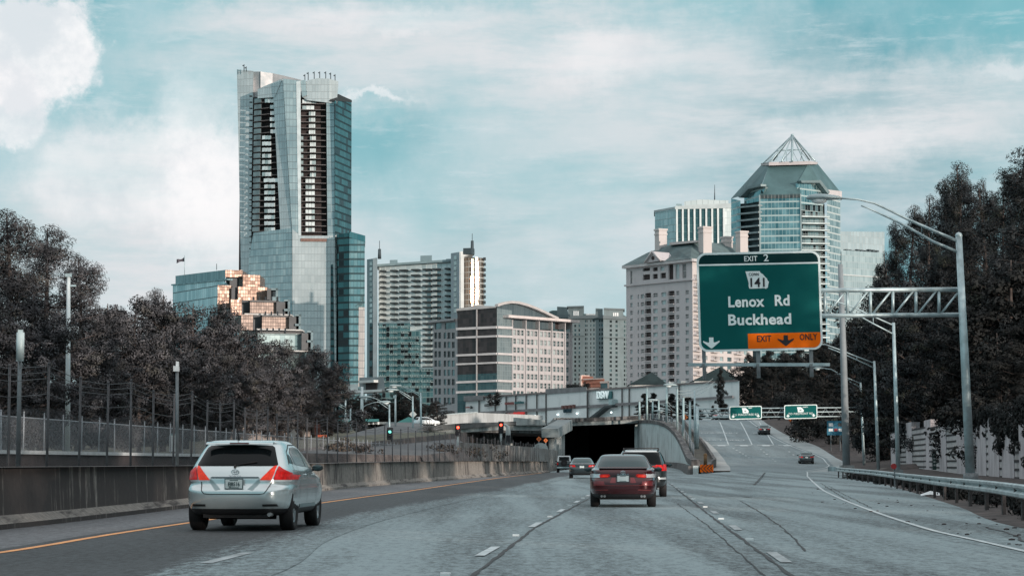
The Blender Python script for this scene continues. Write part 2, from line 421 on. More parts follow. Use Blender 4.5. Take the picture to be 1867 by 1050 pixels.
tar = M('crack_tar', (.022, .024, .026), .7, 0, .3, 3)
conc_l = stained('concrete_light', (.30, .345, .35), (.44, .49, .49), (.12, .13, .13), .55, .9, .56)
conc_m = stained('concrete_mid', (.22, .235, .235), (.34, .355, .35), (.07, .065, .062), .8, 1.0, .50)
conc_d = stained('concrete_dark', (.12, .115, .115), (.20, .195, .19), (.03, .026, .026), .85, .9, .47)

def structure(name, mb, mat): return tag(mb.build(name, mat), kind='structure')
def smooth_tab(tab, x):
    "cubic interpolation of a table"
    xs = [a for a, _ in tab]; n = len(tab)
    if x <= xs[0]: 
        s = (tab[1][1] - tab[0][1]) / (xs[1] - xs[0]); return tab[0][1] + s * (x - xs[0])
    if x >= xs[-1]:
        s = (tab[-1][1] - tab[-2][1]) / (xs[-1] - xs[-2]); return tab[-1][1] + s * (x - xs[-1])
    for i in range(n - 1):
        if x <= xs[i + 1]:
            h = xs[i + 1] - xs[i]; s = (x - xs[i]) / h
            m0 = (tab[i + 1][1] - tab[i - 1][1]) / (xs[i + 1] - xs[i - 1]) if i > 0 else (tab[1][1] - tab[0][1]) / h
            m1 = (tab[i + 2][1] - tab[i][1]) / (xs[i + 2] - xs[i]) if i < n - 2 else (tab[-1][1] - tab[-2][1]) / h
            return ((2 * s**3 - 3 * s**2 + 1) * tab[i][1] + (s**3 - 2 * s**2 + s) * h * m0 + (-2 * s**3 + 3 * s**2) * tab[i + 1][1] + (s**3 - s**2) * h * m1)
def xtab(pts, zf=zM):
    "photo points on the ground -> table of X against Y"
    o = sorted([(G(px, py, zf).y, G(px, py, zf).x) for px, py in pts]); return o
def ptab(pts):   # (Y, px)
    return sorted([(Y, W(px, HZ - 20, Y).x) for Y, px in pts])
HD = .0618
bar_t = xtab([(0, 965), (340, 925), (600, 893), (800, 876), (1005, 860)]); bar_t = [(-40, bar_t[0][1] - (bar_t[0][0] + 40) * HD)] + bar_t
edge_t = xtab([(1867, 963), (1750, 924), (1650, 893), (1575, 872)]); edge_t = [(-40, edge_t[0][1] - (edge_t[0][0] + 40) * HD * 1.0)] + edge_t
wall_t = ptab([(370, 1165), (345, 1200), (320, 1222), (290, 1240), (255, 1250), (215, 1257), (190, 1265)])
rampL_t = ptab([(150, 1325), (190, 1331), (240, 1330), (260, 1325), (280, 1316), (300, 1298), (322, 1276), (345, 1260), (370, 1249), (395, 1246), (470, 1240), (620, 1232)])
rampR_t = ptab([(190, 1470), (225, 1512), (250, 1519), (265, 1513), (280, 1500), (300, 1447), (322, 1412), (345, 1390), (370, 1373), (395, 1368), (470, 1362), (620, 1355)])
rampO_t = ptab([(190, 1532), (225, 1546), (260, 1543), (280, 1520), (300, 1488), (322, 1440), (345, 1412), (370, 1393), (395, 1389), (470, 1384), (620, 1378)])
def barX(Y): return smooth_tab(bar_t, Y)
def edgeX(Y):
    if Y <= edge_t[-1][0]: return smooth_tab(edge_t, Y)
    a = edge_t[-1]; b = rampO_t[0]; s = (Y - a[0]) / (b[0] - a[0]); return a[1] + (b[1] - a[1]) * s
def blendz(X, Y):
    xa, xb = W(1240, 850, Y).x, W(1330, 850, Y).x
    s = min(1, max(0, (X - xa) / (xb - xa))); s = s * s * (3 - 2 * s)
    return zM(Y) * (1 - s) + zR(Y) * s
def rows(a, b, st): 
    n = max(1, int(math.ceil((b - a) / st))); return [a + (b - a) * i / n for i in range(n + 1)]
def sheet(Ys, xl, xr, zf, nc, dz=0.0):
    m = MB(); vs = []; fs = []
    for Y in Ys:
        a, b = xl(Y), xr(Y)
        for j in range(nc + 1):
            X = a + (b - a) * j / nc; vs.append((X, Y, zf(X, Y) + dz))
    for i in range(len(Ys) - 1):
        for j in range(nc):
            k = i * (nc + 1) + j; fs.append((k, k + 1, k + nc + 2, k + nc + 1))
    m.raw(vs, fs); return m
# ground, one sheet to the horizon
g = MB(); g.face([(-9000, -300, -.6), (9000, -300, -.6), (9000, 12000, -.6), (-9000, 12000, -.6)])
structure('ground', g, M('ground', (.10, .10, .085), .95, 0, .3, .01))
# motorway
structure('highway', sheet(rows(-40, 190, 3), lambda Y: barX(Y) - .3, edgeX, blendz, 48), concrete_road)
structure('highway', sheet(rows(190, 520, 5), lambda Y: barX(min(Y, 330)) - .3, lambda Y: smooth_tab(wall_t, min(Y, 372)), lambda X, Y: zM(Y), 10), concrete_road)
structure('exit_ramp', sheet(rows(190, 620, 3), lambda Y: smooth_tab(rampL_t, Y), lambda Y: smooth_tab(rampR_t, Y), lambda X, Y: zR(Y), 10, .0), ramp_asphalt)
structure('ramp_shoulder', sheet(rows(190, 620, 3), lambda Y: smooth_tab(rampR_t, Y), lambda Y: smooth_tab(rampO_t, Y), lambda X, Y: zR(Y), 3), M('shoulder_light', (.30, .34, .345), .9, 0, .15, .8))
# dark asphalt of the left lane + paved shoulder beside the wall
dk_t = xtab([(320, 1046), (470, 985), (620, 945), (800, 910), (930, 888), (1040, 866)]); dk_t = [(-40, dk_t[0][1] - (dk_t[0][0] + 40) * .04)] + dk_t
jit = lambda Y, a: a * (math.sin(Y * 1.7) + .6 * math.sin(Y * .63 + 1) + .5 * math.sin(Y * 4.1))
yl_t = xtab([(0, 1008), (200, 975), (400, 945), (585, 917), (800, 887), (1000, 860)]); yl_t = [(-40, yl_t[0][1] - (yl_t[0][0] + 40) * HD)] + yl_t
ll = structure('left_lane', sheet(rows(-40, 230, 2.0), lambda Y: smooth_tab(yl_t, Y) - .35, lambda Y: smooth_tab(dk_t, Y) + 1.1, lambda X, Y: zM(Y), 12, .006), dark_asphalt)
ea = ll.data.attributes.new('edge', 'FLOAT', 'POINT')
for i, v in enumerate(ll.data.vertices): ea.data[i].value = max(0, min(1, (v.co.x - smooth_tab(dk_t, v.co.y) + 1.2) / 2.3))
structure('left_shoulder', sheet(rows(-40, 225, 2.0), barX, lambda Y: smooth_tab(yl_t, Y) - .35, lambda X, Y: zM(Y), 3, .005), shoulder_m)

# painted lines (one structure object each kind)
def ribbon(m, pts, wid, dz=.012, n=1, dens=2.0, wob=0.0):
    P = []
    for a, b in zip(pts, pts[1:]):
        a, b = Vector(a), Vector(b); k = max(1, int((b - a).length / dens))
        for i in range(k): P.append(a.lerp(b, i / k))
    P.append(Vector(pts[-1])); L = []; Q = []
    for i, p in enumerate(P):
        dd = (P[min(i + 1, len(P) - 1)] - P[max(i - 1, 0)]).normalized(); s = Vector((dd.y, -dd.x, 0)).normalized()
        wb = s * (wob * (math.sin(p.y * 2.3) + .7 * math.sin(p.y * .9 + 2) + .6 * random.uniform(-1, 1))); ww = wid * (1 + (.5 * random.uniform(-1, 1) if wob else 0))
        u = Vector((0, 0, dz)); L.append(p - s * ww / 2 + wb + u); Q.append(p + s * ww / 2 + wb + u)
    m.strip(L, Q)
m = MB()
ribbon(m, [(smooth_tab(yl_t, Y), Y, zM(Y)) for Y in rows(-20, 225, 2)], .15)
structure('orange_edge_line', m, orange_line)
m = MB()
we = xtab([(1867, 1005), (1780, 985), (1700, 967), (1600, 935), (1540, 912), (1500, 893), (1482, 878)]); we = [(-30, we[0][1] - (we[0][0] + 30) * HD)] + we
P = [(smooth_tab(we, Y), Y, blendz(smooth_tab(we, Y), Y)) for Y in rows(-20, we[-1][0], 2)]
P += [(W(1472, 860, Y).x + (Y - 120) * .0, Y, zR(Y)) for Y in (160, 178, 190)]
ribbon(m, P, .11)
ribbon(m, [(smooth_tab(rampR_t, Y) - .5, Y, zR(Y)) for Y in rows(196, 420, 3)], .14)
for (a, b) in (((1284, 769.7), (1328, 810)), ((1312, 769.7), (1371, 810)), ((1337, 768.5), (1410, 810))):
    A, B = G(*b, zR), G(*a, zR)
    ribbon(m, [(A.x + (B.x - A.x) * s, A.y + (B.y - A.y) * s, zR(A.y + (B.y - A.y) * s)) for s in [i / 14 for i in range(15)]], .16)
# dashed lane lines; a reflector between dashes
dl = xtab([(890, 1005), (970, 957), (1060, 910)]); dr = xtab([(1418, 1015), (1340, 962), (1290, 925), (1232, 888)])
lineL = lambda Y: dl[0][1] + (Y - dl[0][0]) * (dl[-1][1] - dl[0][1]) / (dl[-1][0] - dl[0][0])
lineR = lambda Y: smooth_tab(dr, Y)
y0 = G(890, 1005).y; cyc = 12.4; refl = MB()
for k in range(-4, 14):
    Y = y0 + cyc * k
    ribbon(m, [(lineL(Y - 1.5), Y - 1.5, zM(Y)), (lineL(Y + 1.5), Y + 1.5, zM(Y))], .13)
    refl.box((lineL(Y + 6.2), Y + 6.2, zM(Y) + .015), (.11, .12, .03))
y0 = G(1418, 1016).y
worn = MB()
for k in range(-3, 10):
    Y = y0 + cyc * k
    if Y > 130: break
    ribbon(worn, [(lineR(Y - 1.5), Y - 1.5, blendz(lineR(Y), Y)), (lineR(Y + 1.5), Y + 1.5, blendz(lineR(Y), Y))], .14)
    refl.box((lineR(Y + 6.2) - .05, Y + 6.2, zM(Y) + .015), (.12, .12, .03))
# short line across the dark lane, left of the camera lane
A, B = G(376, 1027), G(452, 1008); ribbon(worn, [A, B], .16)
# dotted lines on the ramp
for (a, b, n) in (((1338, 818), (1372, 838), 6), ((1388, 820), (1420, 846), 6), ((1440, 824), (1470, 846), 4)):
    for i in range(n):
        s = i / n; p = G(a[0] + (b[0] - a[0]) * s, a[1] + (b[1] - a[1]) * s, zR)
        ribbon(m, [(p.x, p.y, p.z), (p.x, p.y + .9, zR(p.y + .9))], .25, .03)
# ramp arrows
for px in (1315, 1356, 1396, 1435):
    p = G(px, 812, zR); 
    for (x0, x1, ya, yb) in ((-1.2, 1.2, .3, 1.0), (-.55, .55, -1.2, .3)):
        m.face([(p.x + x0, p.y + ya, zR(p.y + ya) + .03), (p.x + x1, p.y + ya, zR(p.y + ya) + .03), (p.x + x1, p.y + yb, zR(p.y + yb) + .03), (p.x + x0, p.y + yb, zR(p.y + yb) + .03)])
lm = structure('lane_markings', m, white_line)
structure('worn_lane_markings', worn, worn_line)
structure('lane_reflectors', refl, M('reflector', (.8, .85, .85), .4, 0, 0))
# ONLY painted between the ramp lines
for i, (px, py) in enumerate(((1300, 803), (1342, 803), (1392, 791), (1296, 790), (1330, 790))):
    p = G(px, py, zR)
    o = text_obj('painted_word', 'ONLY', 1.1, white_line, None, lambda x, y, z, p=p: Vector((p.x + x, p.y + y * 2.6, zR(p.y + y * 2.6) + .03)), .0, .02)
    o.name = 'painted_word'; tag(o, kind='structure')
# cracks and tar joints
m = MB()
def crack(pts, wid, wob=.03, zf=None):
    P = [G(px, py) for px, py in pts]
    P = [Vector((p.x, p.y, blendz(p.x, p.y))) for p in P]
    ribbon(m, P, wid, .008, dens=.6, wob=wob)
crack([(800, 1060), (862, 1050), (975, 962), (1073, 909), (1120, 884)], .055, .007)
crack([(1452, 1056), (1390, 1010), (1330, 966), (1290, 936), (1230, 888), (1205, 870)], .05, .008)
crack([(1470, 1005), (1432, 966), (1390, 936), (1350, 913)], .03, .012)
crack([(1395, 1050), (1290, 958), (1235, 918)], .022, .01)
crack([(1556, 918), (1520, 896), (1496, 880)], .04, .02)
crack([(1590, 926), (1540, 902), (1510, 885)], .03, .02)
crack([(1310, 905), (1352, 905), (1372, 907)], .10, .05)
crack([(1375, 884), (1395, 866)], .10, .02)
crack([(1800, 962), (1850, 975), (1875, 990)], .05, .03)
crack([(1180, 892), (1190, 900)], .05, .02)
for py in (905, 882, 962): 
    crack([(1080, py + 1), (1260, py), (1420, py)], .018, .006)
structure('road_cracks', m, tar)
m = MB(); rr = random.Random(5)
for i in range(45):
    px = rr.uniform(1480, 1867); py = 880 + (px - 1500) * .23 + rr.uniform(-6, 36); p = G(px, py)
    s = rr.uniform(.012, .045); m.sphere((p.x, p.y, blendz(p.x, p.y) + s * .3), s, 6, 0, (1.4, 1, .5))
tag(m.build('roadside_debris', M('debris', (.06, .05, .05), .9, 0, .3)), kind='stuff')
p = G(1697, 904); m = MB(); m.raw([(p.x + a * .38, p.y + b * .3, p.z + .02 + c) for a, b, c in ((-1, -.5, .0), (-.2, -1, .05), (.8, -.4, .0), (1, .6, .10), (0, .2, .17), (-.9, .7, .04))], [(0, 1, 4), (1, 2, 4), (2, 3, 4), (3, 5, 4), (5, 0, 4), (0, 5, 3, 2, 1)])
tag(m.build('litter', white_paint, base=p), 'crumpled white piece of litter lying on the right shoulder by the guardrail', 'litter')
# verge right of the pavement, rising behind the guardrail
rail_t = [(-40, 3.9), (10, 7.0), (25, 8.3), (38, 9.5), (55, 11.9), (110, 18.9), (150, 22.9), (158, 23.6)]
def railX(Y): return smooth_tab(rail_t, Y)
def vz(X, Y):
    e = edgeX(Y) if Y < 190 else smooth_tab(rampO_t, Y)
    z0 = blendz(e, Y) if Y < 190 else zR(Y)
    dd = max(0, X - e); 
    return z0 + .0 + min(dd * .05, .35) * (1 if Y < 190 else 0) + (max(0, min(dd - 2, 14)) * (.0 if Y < 190 else .16))
structure('dirt_verge', sheet(rows(-40, 190, 4), edgeX, lambda Y: edgeX(Y) + 34, vz, 14), dirt)
structure('dirt_bank', sheet(rows(190, 620, 8), lambda Y: smooth_tab(rampO_t, Y), lambda Y: smooth_tab(rampO_t, Y) + 60, vz, 14), dirt)
# left: rail tracks, bank and rising street
def Lx(L, Y): return HD * Y - L
structure('track_bed', sheet(rows(-20, 420, 10), lambda Y: Lx(25, Y), lambda Y: barX(min(Y, 330)) - .3, lambda X, Y: 0.02, 4), gravel)
def bankz(X, Y):
    L = HD * Y - X
    return 1.6 + max(0, min(1, (Y - 130) / 230)) * 5.2 + max(0, L - 45) * .06
structure('left_bank', sheet(rows(-20, 560, 8), lambda Y: Lx(160, Y), lambda Y: Lx(25.4, Y), bankz, 24), grass_m)
structure('forest_floor', sheet(rows(-20, 520, 12), lambda Y: Lx(158, Y), lambda Y: Lx(44, Y), bankz, 20, .03), soil)
m = MB()
st = [(545, 832, 150), (600, 808, 215), (655, 790, 280), (705, 777, 350), (725, 772, 390)]
en = [(905, 836, 160), (870, 822, 225), (830, 803, 285), (775, 779, 352), (760, 772, 395)]
def ec(px, py, Y):
    p = W(px, py, Y) + Vector((0, 0, .25)); p.x = min(p.x, barX(min(Y, 330)) - 4.5); return p
m.strip([W(*a) + Vector((0, 0, .25)) for a in st], [ec(*a) for a in en])
structure('side_street', m, M('side_street', (.10, .105, .11), .9, 0, .2, .3))
m = MB(); Yb = rows(-20, 560, 10)
m.strip([(Lx(25.4, Y), Y, bankz(Lx(25.4, Y), Y)) for Y in Yb], [(Lx(24.9, Y), Y, -.4) for Y in Yb])
en2 = [ec(*a) for a in en]; st2 = [W(*a) + Vector((0, 0, .25)) for a in st]
m.strip(en2, [Vector((p.x + .6 + p.z * .5, p.y - p.z * .4, -.3)) for p in en2])
m.face([st2[0], en2[0], Vector((en2[0].x + .6, en2[0].y - .8, -.3)), Vector((st2[0].x, st2[0].y - .8, -.3))])
structure('embankment', m, stained('embankment_brown', (.085, .07, .065), (.15, .13, .12), (.03, .022, .022), .7, .8, .5))
m = MB(); m.strip([(Lx(90, Y), Y, 8.2) for Y in (392, 900)], [(Lx(-60, Y), Y, 8.2) for Y in (392, 900)])
structure('upper_ground', m, M('upper_ground', (.2, .21, .21), .9, 0, .2, .2))
m = MB(); m.face([(Lx(26, 385), 385, .3), (14, 385, .3), (14, 394, 8.2), (Lx(26, 385), 394, 8.2)])
structure('far_bank', m, M('far_bank', (.03, .03, .03), .9, 0, .2, .2))

# ================================================================== WALLS, BARRIERS, FENCES
def wall_run(name, pts, tops, thick, mat, side=1, foot=0.0, foot_h=0.0, base_dz=-.3):
    "pts: ground points along the visible face; thickness grows to the left (side=1) or right (-1)"
    m = MB(); n = len(pts); sec = []
    for i in range(n):
        p = Vector(pts[i]); dd = (Vector(pts[min(i + 1, n - 1)]) - Vector(pts[max(i - 1, 0)])); dd.z = 0; dd.normalize()
        lft = Vector((-dd.y, dd.x, 0)) * side
        zt = tops[i]; z0 = p.z
        f = foot
        prof = [(p - lft * f, z0 + base_dz), (p - lft * f, z0 + foot_h), (p + lft * (thick * .22), z0 + foot_h + f * 1.2), (p + lft * (thick * .34), zt), (p + lft * thick, zt), (p + lft * thick, z0 + base_dz)]
        if not foot: prof = [(p, z0 + base_dz), (p, zt), (p + lft * thick, zt), (p + lft * thick, z0 + base_dz)]
        sec.append([Vector((q.x, q.y, z)) for q, z in prof])
    k = len(sec[0])
    for i in range(n - 1):
        for j in range(k):
            q = (j + 1) % k; a = [sec[i][j], sec[i + 1][j], sec[i + 1][q], sec[i][q]]
            m.face(a if side == 1 else a[::-1])
    m.face(sec[0]); m.face(sec[-1][::-1])
    return m
median_m = stained('median_wall_concrete', (.17, .155, .145), (.32, .30, .265), (.030, .024, .024), .92, 1.5, .535, near=(0, -60, .14))
t = thing('median_wall', 'long rain stained concrete barrier wall left of the highway', 'barrier wall', (barX(100), 100, 0))
Ys = rows(-30, 236, 4)
wm = wall_run('w', [(barX(Y), Y, zM(Y)) for Y in Ys], [1.12 + zM(Y) * .9 + .10 * min(1, max(0, (Y - 60) / 60)) for Y in Ys], .42, median_m, 1, .12, .10).build('wall', median_m, t)
m = MB(); 
m.strip([(barX(Y) + .06, Y, 1.125 + zM(Y) * .9 + .10 * min(1, max(0, (Y - 60) / 60))) for Y in Ys][::1], [(barX(Y) + .10 - .5, Y, 1.125 + zM(Y) * .9 + .10 * min(1, max(0, (Y - 60) / 60))) for Y in Ys])
m.v = [v for v in m.v]
m.build('cap', M('pale_cap', (.36, .36, .35), .8, 0, .15, 2), t)
link = linkmat('chain_link', (.12, .115, .12), .09, .006)
link2 = linkmat('chain_link_pale', (.34, .35, .37), .12, .013)
postm = M('fence_post_steel', (.075, .075, .08), .55, .4, .2, 3)
postl = M('fence_post_pale', (.32, .34, .36), .5, .3, .15, 3)
def fence(name, label, xf, zf, Ys, h, wires, pm, lm, r=.04, meshz=(0, 1), group=None, topr=.025):
    t = thing(name, label, 'fence', (xf(Ys[0]), Ys[0], zf(Ys[0])), group)
    for i, Y in enumerate(Ys):
        hh = h(Y) if callable(h) else h
        p = Vector((xf(Y), Y, zf(Y))); m = MB(); lean = random.uniform(-.03, .03)
        m.tube([p - Vector((0, 0, .2)), p + Vector((lean, 0, hh))], [r, r * .9], 6); m.sphere(p + Vector((lean, 0, hh)), r * 1.25, 6)
        m.build('post', pm, t)
    if wires:
        m = MB()
        for wz in wires:
            m.tube([Vector((xf(Y), Y, zf(Y) + wz * (h(Y) if callable(h) else h) + (.02 if i % 2 else 0))) for i, Y in enumerate(Ys)],   .007, 4)
        m.build('wire', pm, t)
    m = MB(); H = lambda Y: (h(Y) if callable(h) else h)
    m.strip([(xf(Y), Y, zf(Y) + H(Y) * meshz[0]) for Y in Ys], [(xf(Y), Y, zf(Y) + H(Y) * meshz[1]) for Y in Ys])
    m.build('mesh', lm, t)
    if topr:
        m = MB(); m.tube([(xf(Y), Y, zf(Y) + H(Y) * meshz[1]) for Y in Ys], topr, 5); m.build('top_rail', pm, t)
    return t
fence('security_fence', 'tall chain link fence with barbed wire on top, along the median wall', lambda Y: barX(Y) - .75, lambda Y: 0.0, rows(24, 231, 3.0), lambda Y: 3.1 + (.35 if int(Y) % 9 < 3 else 0) * .5, (.98, .94, .90, .80), postm, link, .03, (.3, .72), topr=0)
t = thing('platform_wall', 'low dark wall with a pale top, between the tracks and the trees', 'wall', (Lx(25, 100), 100, 0))
Ys = rows(-10, 300, 10)
wall_run('w', [(Lx(25, Y), Y, 0) for Y in Ys], [1.55 for Y in Ys], .3, conc_d, 1).build('wall', M('dark_wall', (.045, .035, .035), .9, 0, .3, 1.5), t)
m = MB()
for a, b in zip(Ys, Ys[1:]):
    m.hexa([(Lx(24.85, a), a, 1.552), (Lx(24.85, b), b, 1.552), (Lx(25.5, b), b, 1.552), (Lx(25.5, a), a, 1.552), (Lx(24.85, a), a, 1.70), (Lx(24.85, b), b, 1.70), (Lx(25.5, b), b, 1.70), (Lx(25.5, a), a, 1.70)])
m.build('cap', M('cap_pale', (.52, .54, .54), .8, 0, .12, 2), t)
fence('platform_fence', 'shorter grey chain link fence on top of the pale capped wall', lambda Y: Lx(25.2, Y), lambda Y: 1.7, rows(78, 258, 3.0), 1.55, None, postl, link2, .035, (0, .86))
# box on the wall by the second fence, pale block at the far left
# concrete retaining wall with brownish lower run, beyond the fence, leading to the bridge
t = thing('retaining_wall', 'ribbed grey concrete wall behind the median wall, running to the bridge pier', 'retaining wall', W(905, 840, 200))
WP = [(G(903, 865).x - 3.0, 205), (W(960, 850, 232).x, 232), (W(1016, 850, 262).x, 262)]
ribbed = stained('ribbed_concrete', (.24, .25, .245), (.38, .39, .38), (.09, .075, .065), .75, 3.5, .47)
wall_run('w', [(x, y, 0) for x, y in WP], [3.15, 2.95, 2.75], .5, ribbed, 1).build('wall', ribbed, t)
m = MB()
for i in range(34):
    s = i / 33; x = WP[0][0] + (WP[2][0] - WP[0][0]) * s; y = WP[0][1] + (WP[2][1] - WP[0][1]) * s
    k = (WP[1][0] - (WP[0][0] + WP[2][0]) / 2) * (1 - abs(2 * s - 1)); m.box((x + k + .02, y, 1.45), (.14, .25, 2.5), 0)
m.build('rib', ribbed, t)
t = thing('covered_pier', 'round topped grey concrete pier at the end of the ribbed wall', 'pier', W(986, 845, 255))
m = MB(); c = W(986, 845, 252); hw = .85
out = [(-hw, 0), (hw, 0), (hw, 2.85)] + [(hw * math.cos(a), 2.85 + .7 * math.sin(a)) for a in [math.pi * i / 8 for i in range(1, 8)]] + [(-hw, 2.85)]
m.prism([(c.x + x, c.y, z) for x, z in out], (0, 3, 0)); m.build('block', conc_l, t)
m = MB(); m.box((c.x - 1.5, c.y + 1, 2.9), (1.6, 1.5, .3), .3); m.build('ledge', conc_l, t)

# retaining wall of the tunnel approach (right)
t = thing('tunnel_approach_wall', 'curved pale concrete retaining wall sweeping down right of the tunnel mouth', 'retaining wall', (wall_t[0][1], 190, 0))
TW = [(372, 8.05), (358, 7.8), (345, 7.35), (332, 6.7), (320, 6.0), (305, 4.9), (290, 3.7), (272, 2.6), (255, 1.9), (235, 1.35), (215, 1.1), (195, .95)]
wf = stained('tunnel_wall_concrete', (.42, .49, .495), (.60, .67, .665), (.20, .22, .215), .6, .7, .52)
pts = [(smooth_tab(wall_t, Y), Y, zM(Y)) for Y, z in TW]
wall_run('w', pts, [z for Y, z in TW], .5, wf, 1).build('wall', wf, t)
m = MB()
for (a, za), (b, zb) in zip(TW, TW[1:]):
    xa, xb = smooth_tab(wall_t, a), smooth_tab(wall_t, b)
    m.hexa([(xa - .15, a, za + .003), (xa + .65, a, za + .003), (xb + .65, b, zb + .003), (xb - .15, b, zb + .003), (xa - .15, a, za + .55), (xa + .65, a, za + .55), (xb + .65, b, zb + .55), (xb - .15, b, zb + .55)])
m.build('coping', conc_d, t)
m = MB(); 
for (a, za), (b, zb) in zip(TW, TW[1:]):
    xa, xb = smooth_tab(wall_t, a), smooth_tab(wall_t, b)
    m.hexa([(xa - .5, a, zM(a)), (xa - .02, a, zM(a)), (xb - .02, b, zM(b)), (xb - .5, b, zM(b)), (xa - .4, a, zM(a) + .8), (xa - .02, a, zM(a) + .8), (xb - .02, b, zM(b) + .8), (xb - .4, b, zM(b) + .8)])
m.build('kerb_barrier', conc_d, t)
# ramp's left parapet and the deck between
par_t = ptab([(200, 1291), (240, 1306), (270, 1300), (297, 1284), (325, 1263), (370, 1243), (395, 1238), (420, 1236)])
parX = lambda Y: smooth_tab(par_t, Y)
PY = rows(200, 420, 6)
t = thing('ramp_parapet', 'dark grey concrete parapet along the left edge of the exit ramp', 'parapet', (parX(200), 200, zR(200)))
wall_run('w', [(parX(Y), Y, zR(Y)) for Y in PY], [zR(Y) + (.85 if Y > 215 else .55) for Y in PY], .35, conc_m, 1).build('wall', conc_d, t)
structure('gore', sheet(PY, parX, lambda Y: smooth_tab(rampL_t, Y), lambda X, Y: zR(Y), 2, -.002), M('gore_concrete', (.36, .38, .375), .9, 0, .15, .8))
structure('ramp_verge', sheet([Y for Y in PY if 200 <= Y <= 372], lambda Y: smooth_tab(wall_t, Y) + .2, parX, lambda X, Y: min(zR(Y), interp(TW[::-1], Y)) - .02 + .3, 2), M('verge_weeds', (.10, .095, .08), .95, 0, .4, 1))
# solid ground under ramp
m = MB(); m.prism([(parX(Y), Y, zR(Y) - .05) for Y in PY] + [(parX(420), 420, -.5), (parX(200), 200, -.5)], (.3, 0, 0)); structure('ramp_embankment', m, conc_d)

# guardrail
t = thing('guardrail', 'long galvanised steel guardrail on the right shoulder before the sound wall', 'guardrail', (railX(60), 60, 0))
Ys = rows(14, 154, 2.5)
prof = [(0, .76), (.05, .73), (.05, .68), (-.03, .62), (.05, .56), (.05, .50), (0, .47)]
m = MB()
for (a, b) in zip(Ys, Ys[1:]):
    za, zb = vz(railX(a), a), vz(railX(b), b)
    for (o1, h1), (o2, h2) in zip(prof, prof[1:]):
        m.face([(railX(a) - o1, a, za + h1), (railX(b) - o1, b, zb + h1), (railX(b) - o2, b, zb + h2), (railX(a) - o2, a, za + h2)], 0, False)
m.build('rail', M('guardrail_steel', (.36, .42, .43), .45, .45, .25, 1.2), t)
for Y in Ys[::2]:
    m = MB(); m.box((railX(Y) + .16, Y, vz(railX(Y), Y) + .28), (.08, .12, .68)); m.box((railX(Y) + .03, Y, vz(railX(Y), Y) + .6), (.1, .1, .2), 0)
    m.build('post', M('rail_post', (.05, .045, .045), .8, 0, .2, 3), t)
m = MB(); Y = 154; z = vz(railX(Y), Y)
for i in range(6):
    a0, a1 = math.pi * i / 6, math.pi * (i + 1) / 6
    m.hexa([(railX(Y) - .3 * (1 - math.cos(a)) * 1 + .0, Y + .35 * math.sin(a), z + hh) for hh in (.45, .78) for a in (a0, a1, a1 * .98, a0 * .98)])
m.build('end_terminal', galv, t)
t = thing('guardrail_marker', 'small round red reflector on the guardrail', 'reflector', (railX(97), 97, 0))
m = MB(); m.tube([(railX(97) - .1, 96.9, 1.05), (railX(97) - .1, 97.0, 1.05)], .13, 10); m.build('disc', M('red_disc', (.35, .03, .03), .5, 0, 0), t)
m = MB(); m.box((railX(97) - .05, 97.03, .6), (.06, .05, 1.0)); m.build('post', galv_d, t)

# sound wall on the right: pilasters and stacked planks
sw_m = stained('sound_wall_panel', (.42, .41, .41), (.56, .54, .54), (.20, .18, .18), .6, 1.5, .52)
sw_p = stained('sound_wall_post', (.46, .43, .45), (.56, .53, .54), (.24, .21, .22), .6, 1.5, .52)
t = thing('sound_wall', 'pale panel noise wall with thick pilasters behind the guardrail, half overgrown', 'noise wall', W(1632, 860, 215))
SWPT = [W(1636, 850, 214), W(1700, 850, 178), W(1762, 850, 148), W(1800, 850, 134), W(1850, 850, 118), W(1925, 850, 100), W(2060, 850, 78)]
def swp(s):
    k = s * (len(SWPT) - 1); i = min(int(k), len(SWPT) - 2); return SWPT[i].lerp(SWPT[i + 1], k - i)
NB = 12
for i in range(NB + 1):
    p = swp(i / NB); q = swp(min(1, i / NB + .02)); q2 = swp(max(0, i / NB - .02)); dd = (q - q2).normalized(); an = math.atan2(dd.y, dd.x)
    m = MB(); hgt = 4.25 + .12 * (i % 2) + (.5 if i < 3 else 0) + (-.6 if i == 0 else 0)
    m.box((p.x, p.y, hgt / 2 - .2), (6.4, .75, hgt + .4), an); m.build('pilaster', sw_p, t)
for i in range(NB):
    a, b = swp(i / NB), swp((i + 1) / NB); dd = (b - a).normalized(); nrm = Vector((dd.y, -dd.x, 0)); 
    if nrm.y > 0: nrm = -nrm
    m = MB(); hgt = 4.1 + .12 * (i % 2)
    nrow = 9
    for r_ in range(nrow):
        z0 = r_ * hgt / nrow; z1 = z0 + hgt / nrow - .13; c = (a + b) / 2 - nrm * .15
        m.box((c.x, c.y, (z0 + z1) / 2), ((b - a).length - .2, .34, z1 - z0), math.atan2(dd.y, dd.x), 0)
        m.box((c.x - nrm.x * .16, c.y - nrm.y * .16, z1 + .065), ((b - a).length - .2, .1, .13), math.atan2(dd.y, dd.x), 1)
    m.build('panel', [sw_m, M('groove', (.03, .025, .028), .9, 0, 0)], t)
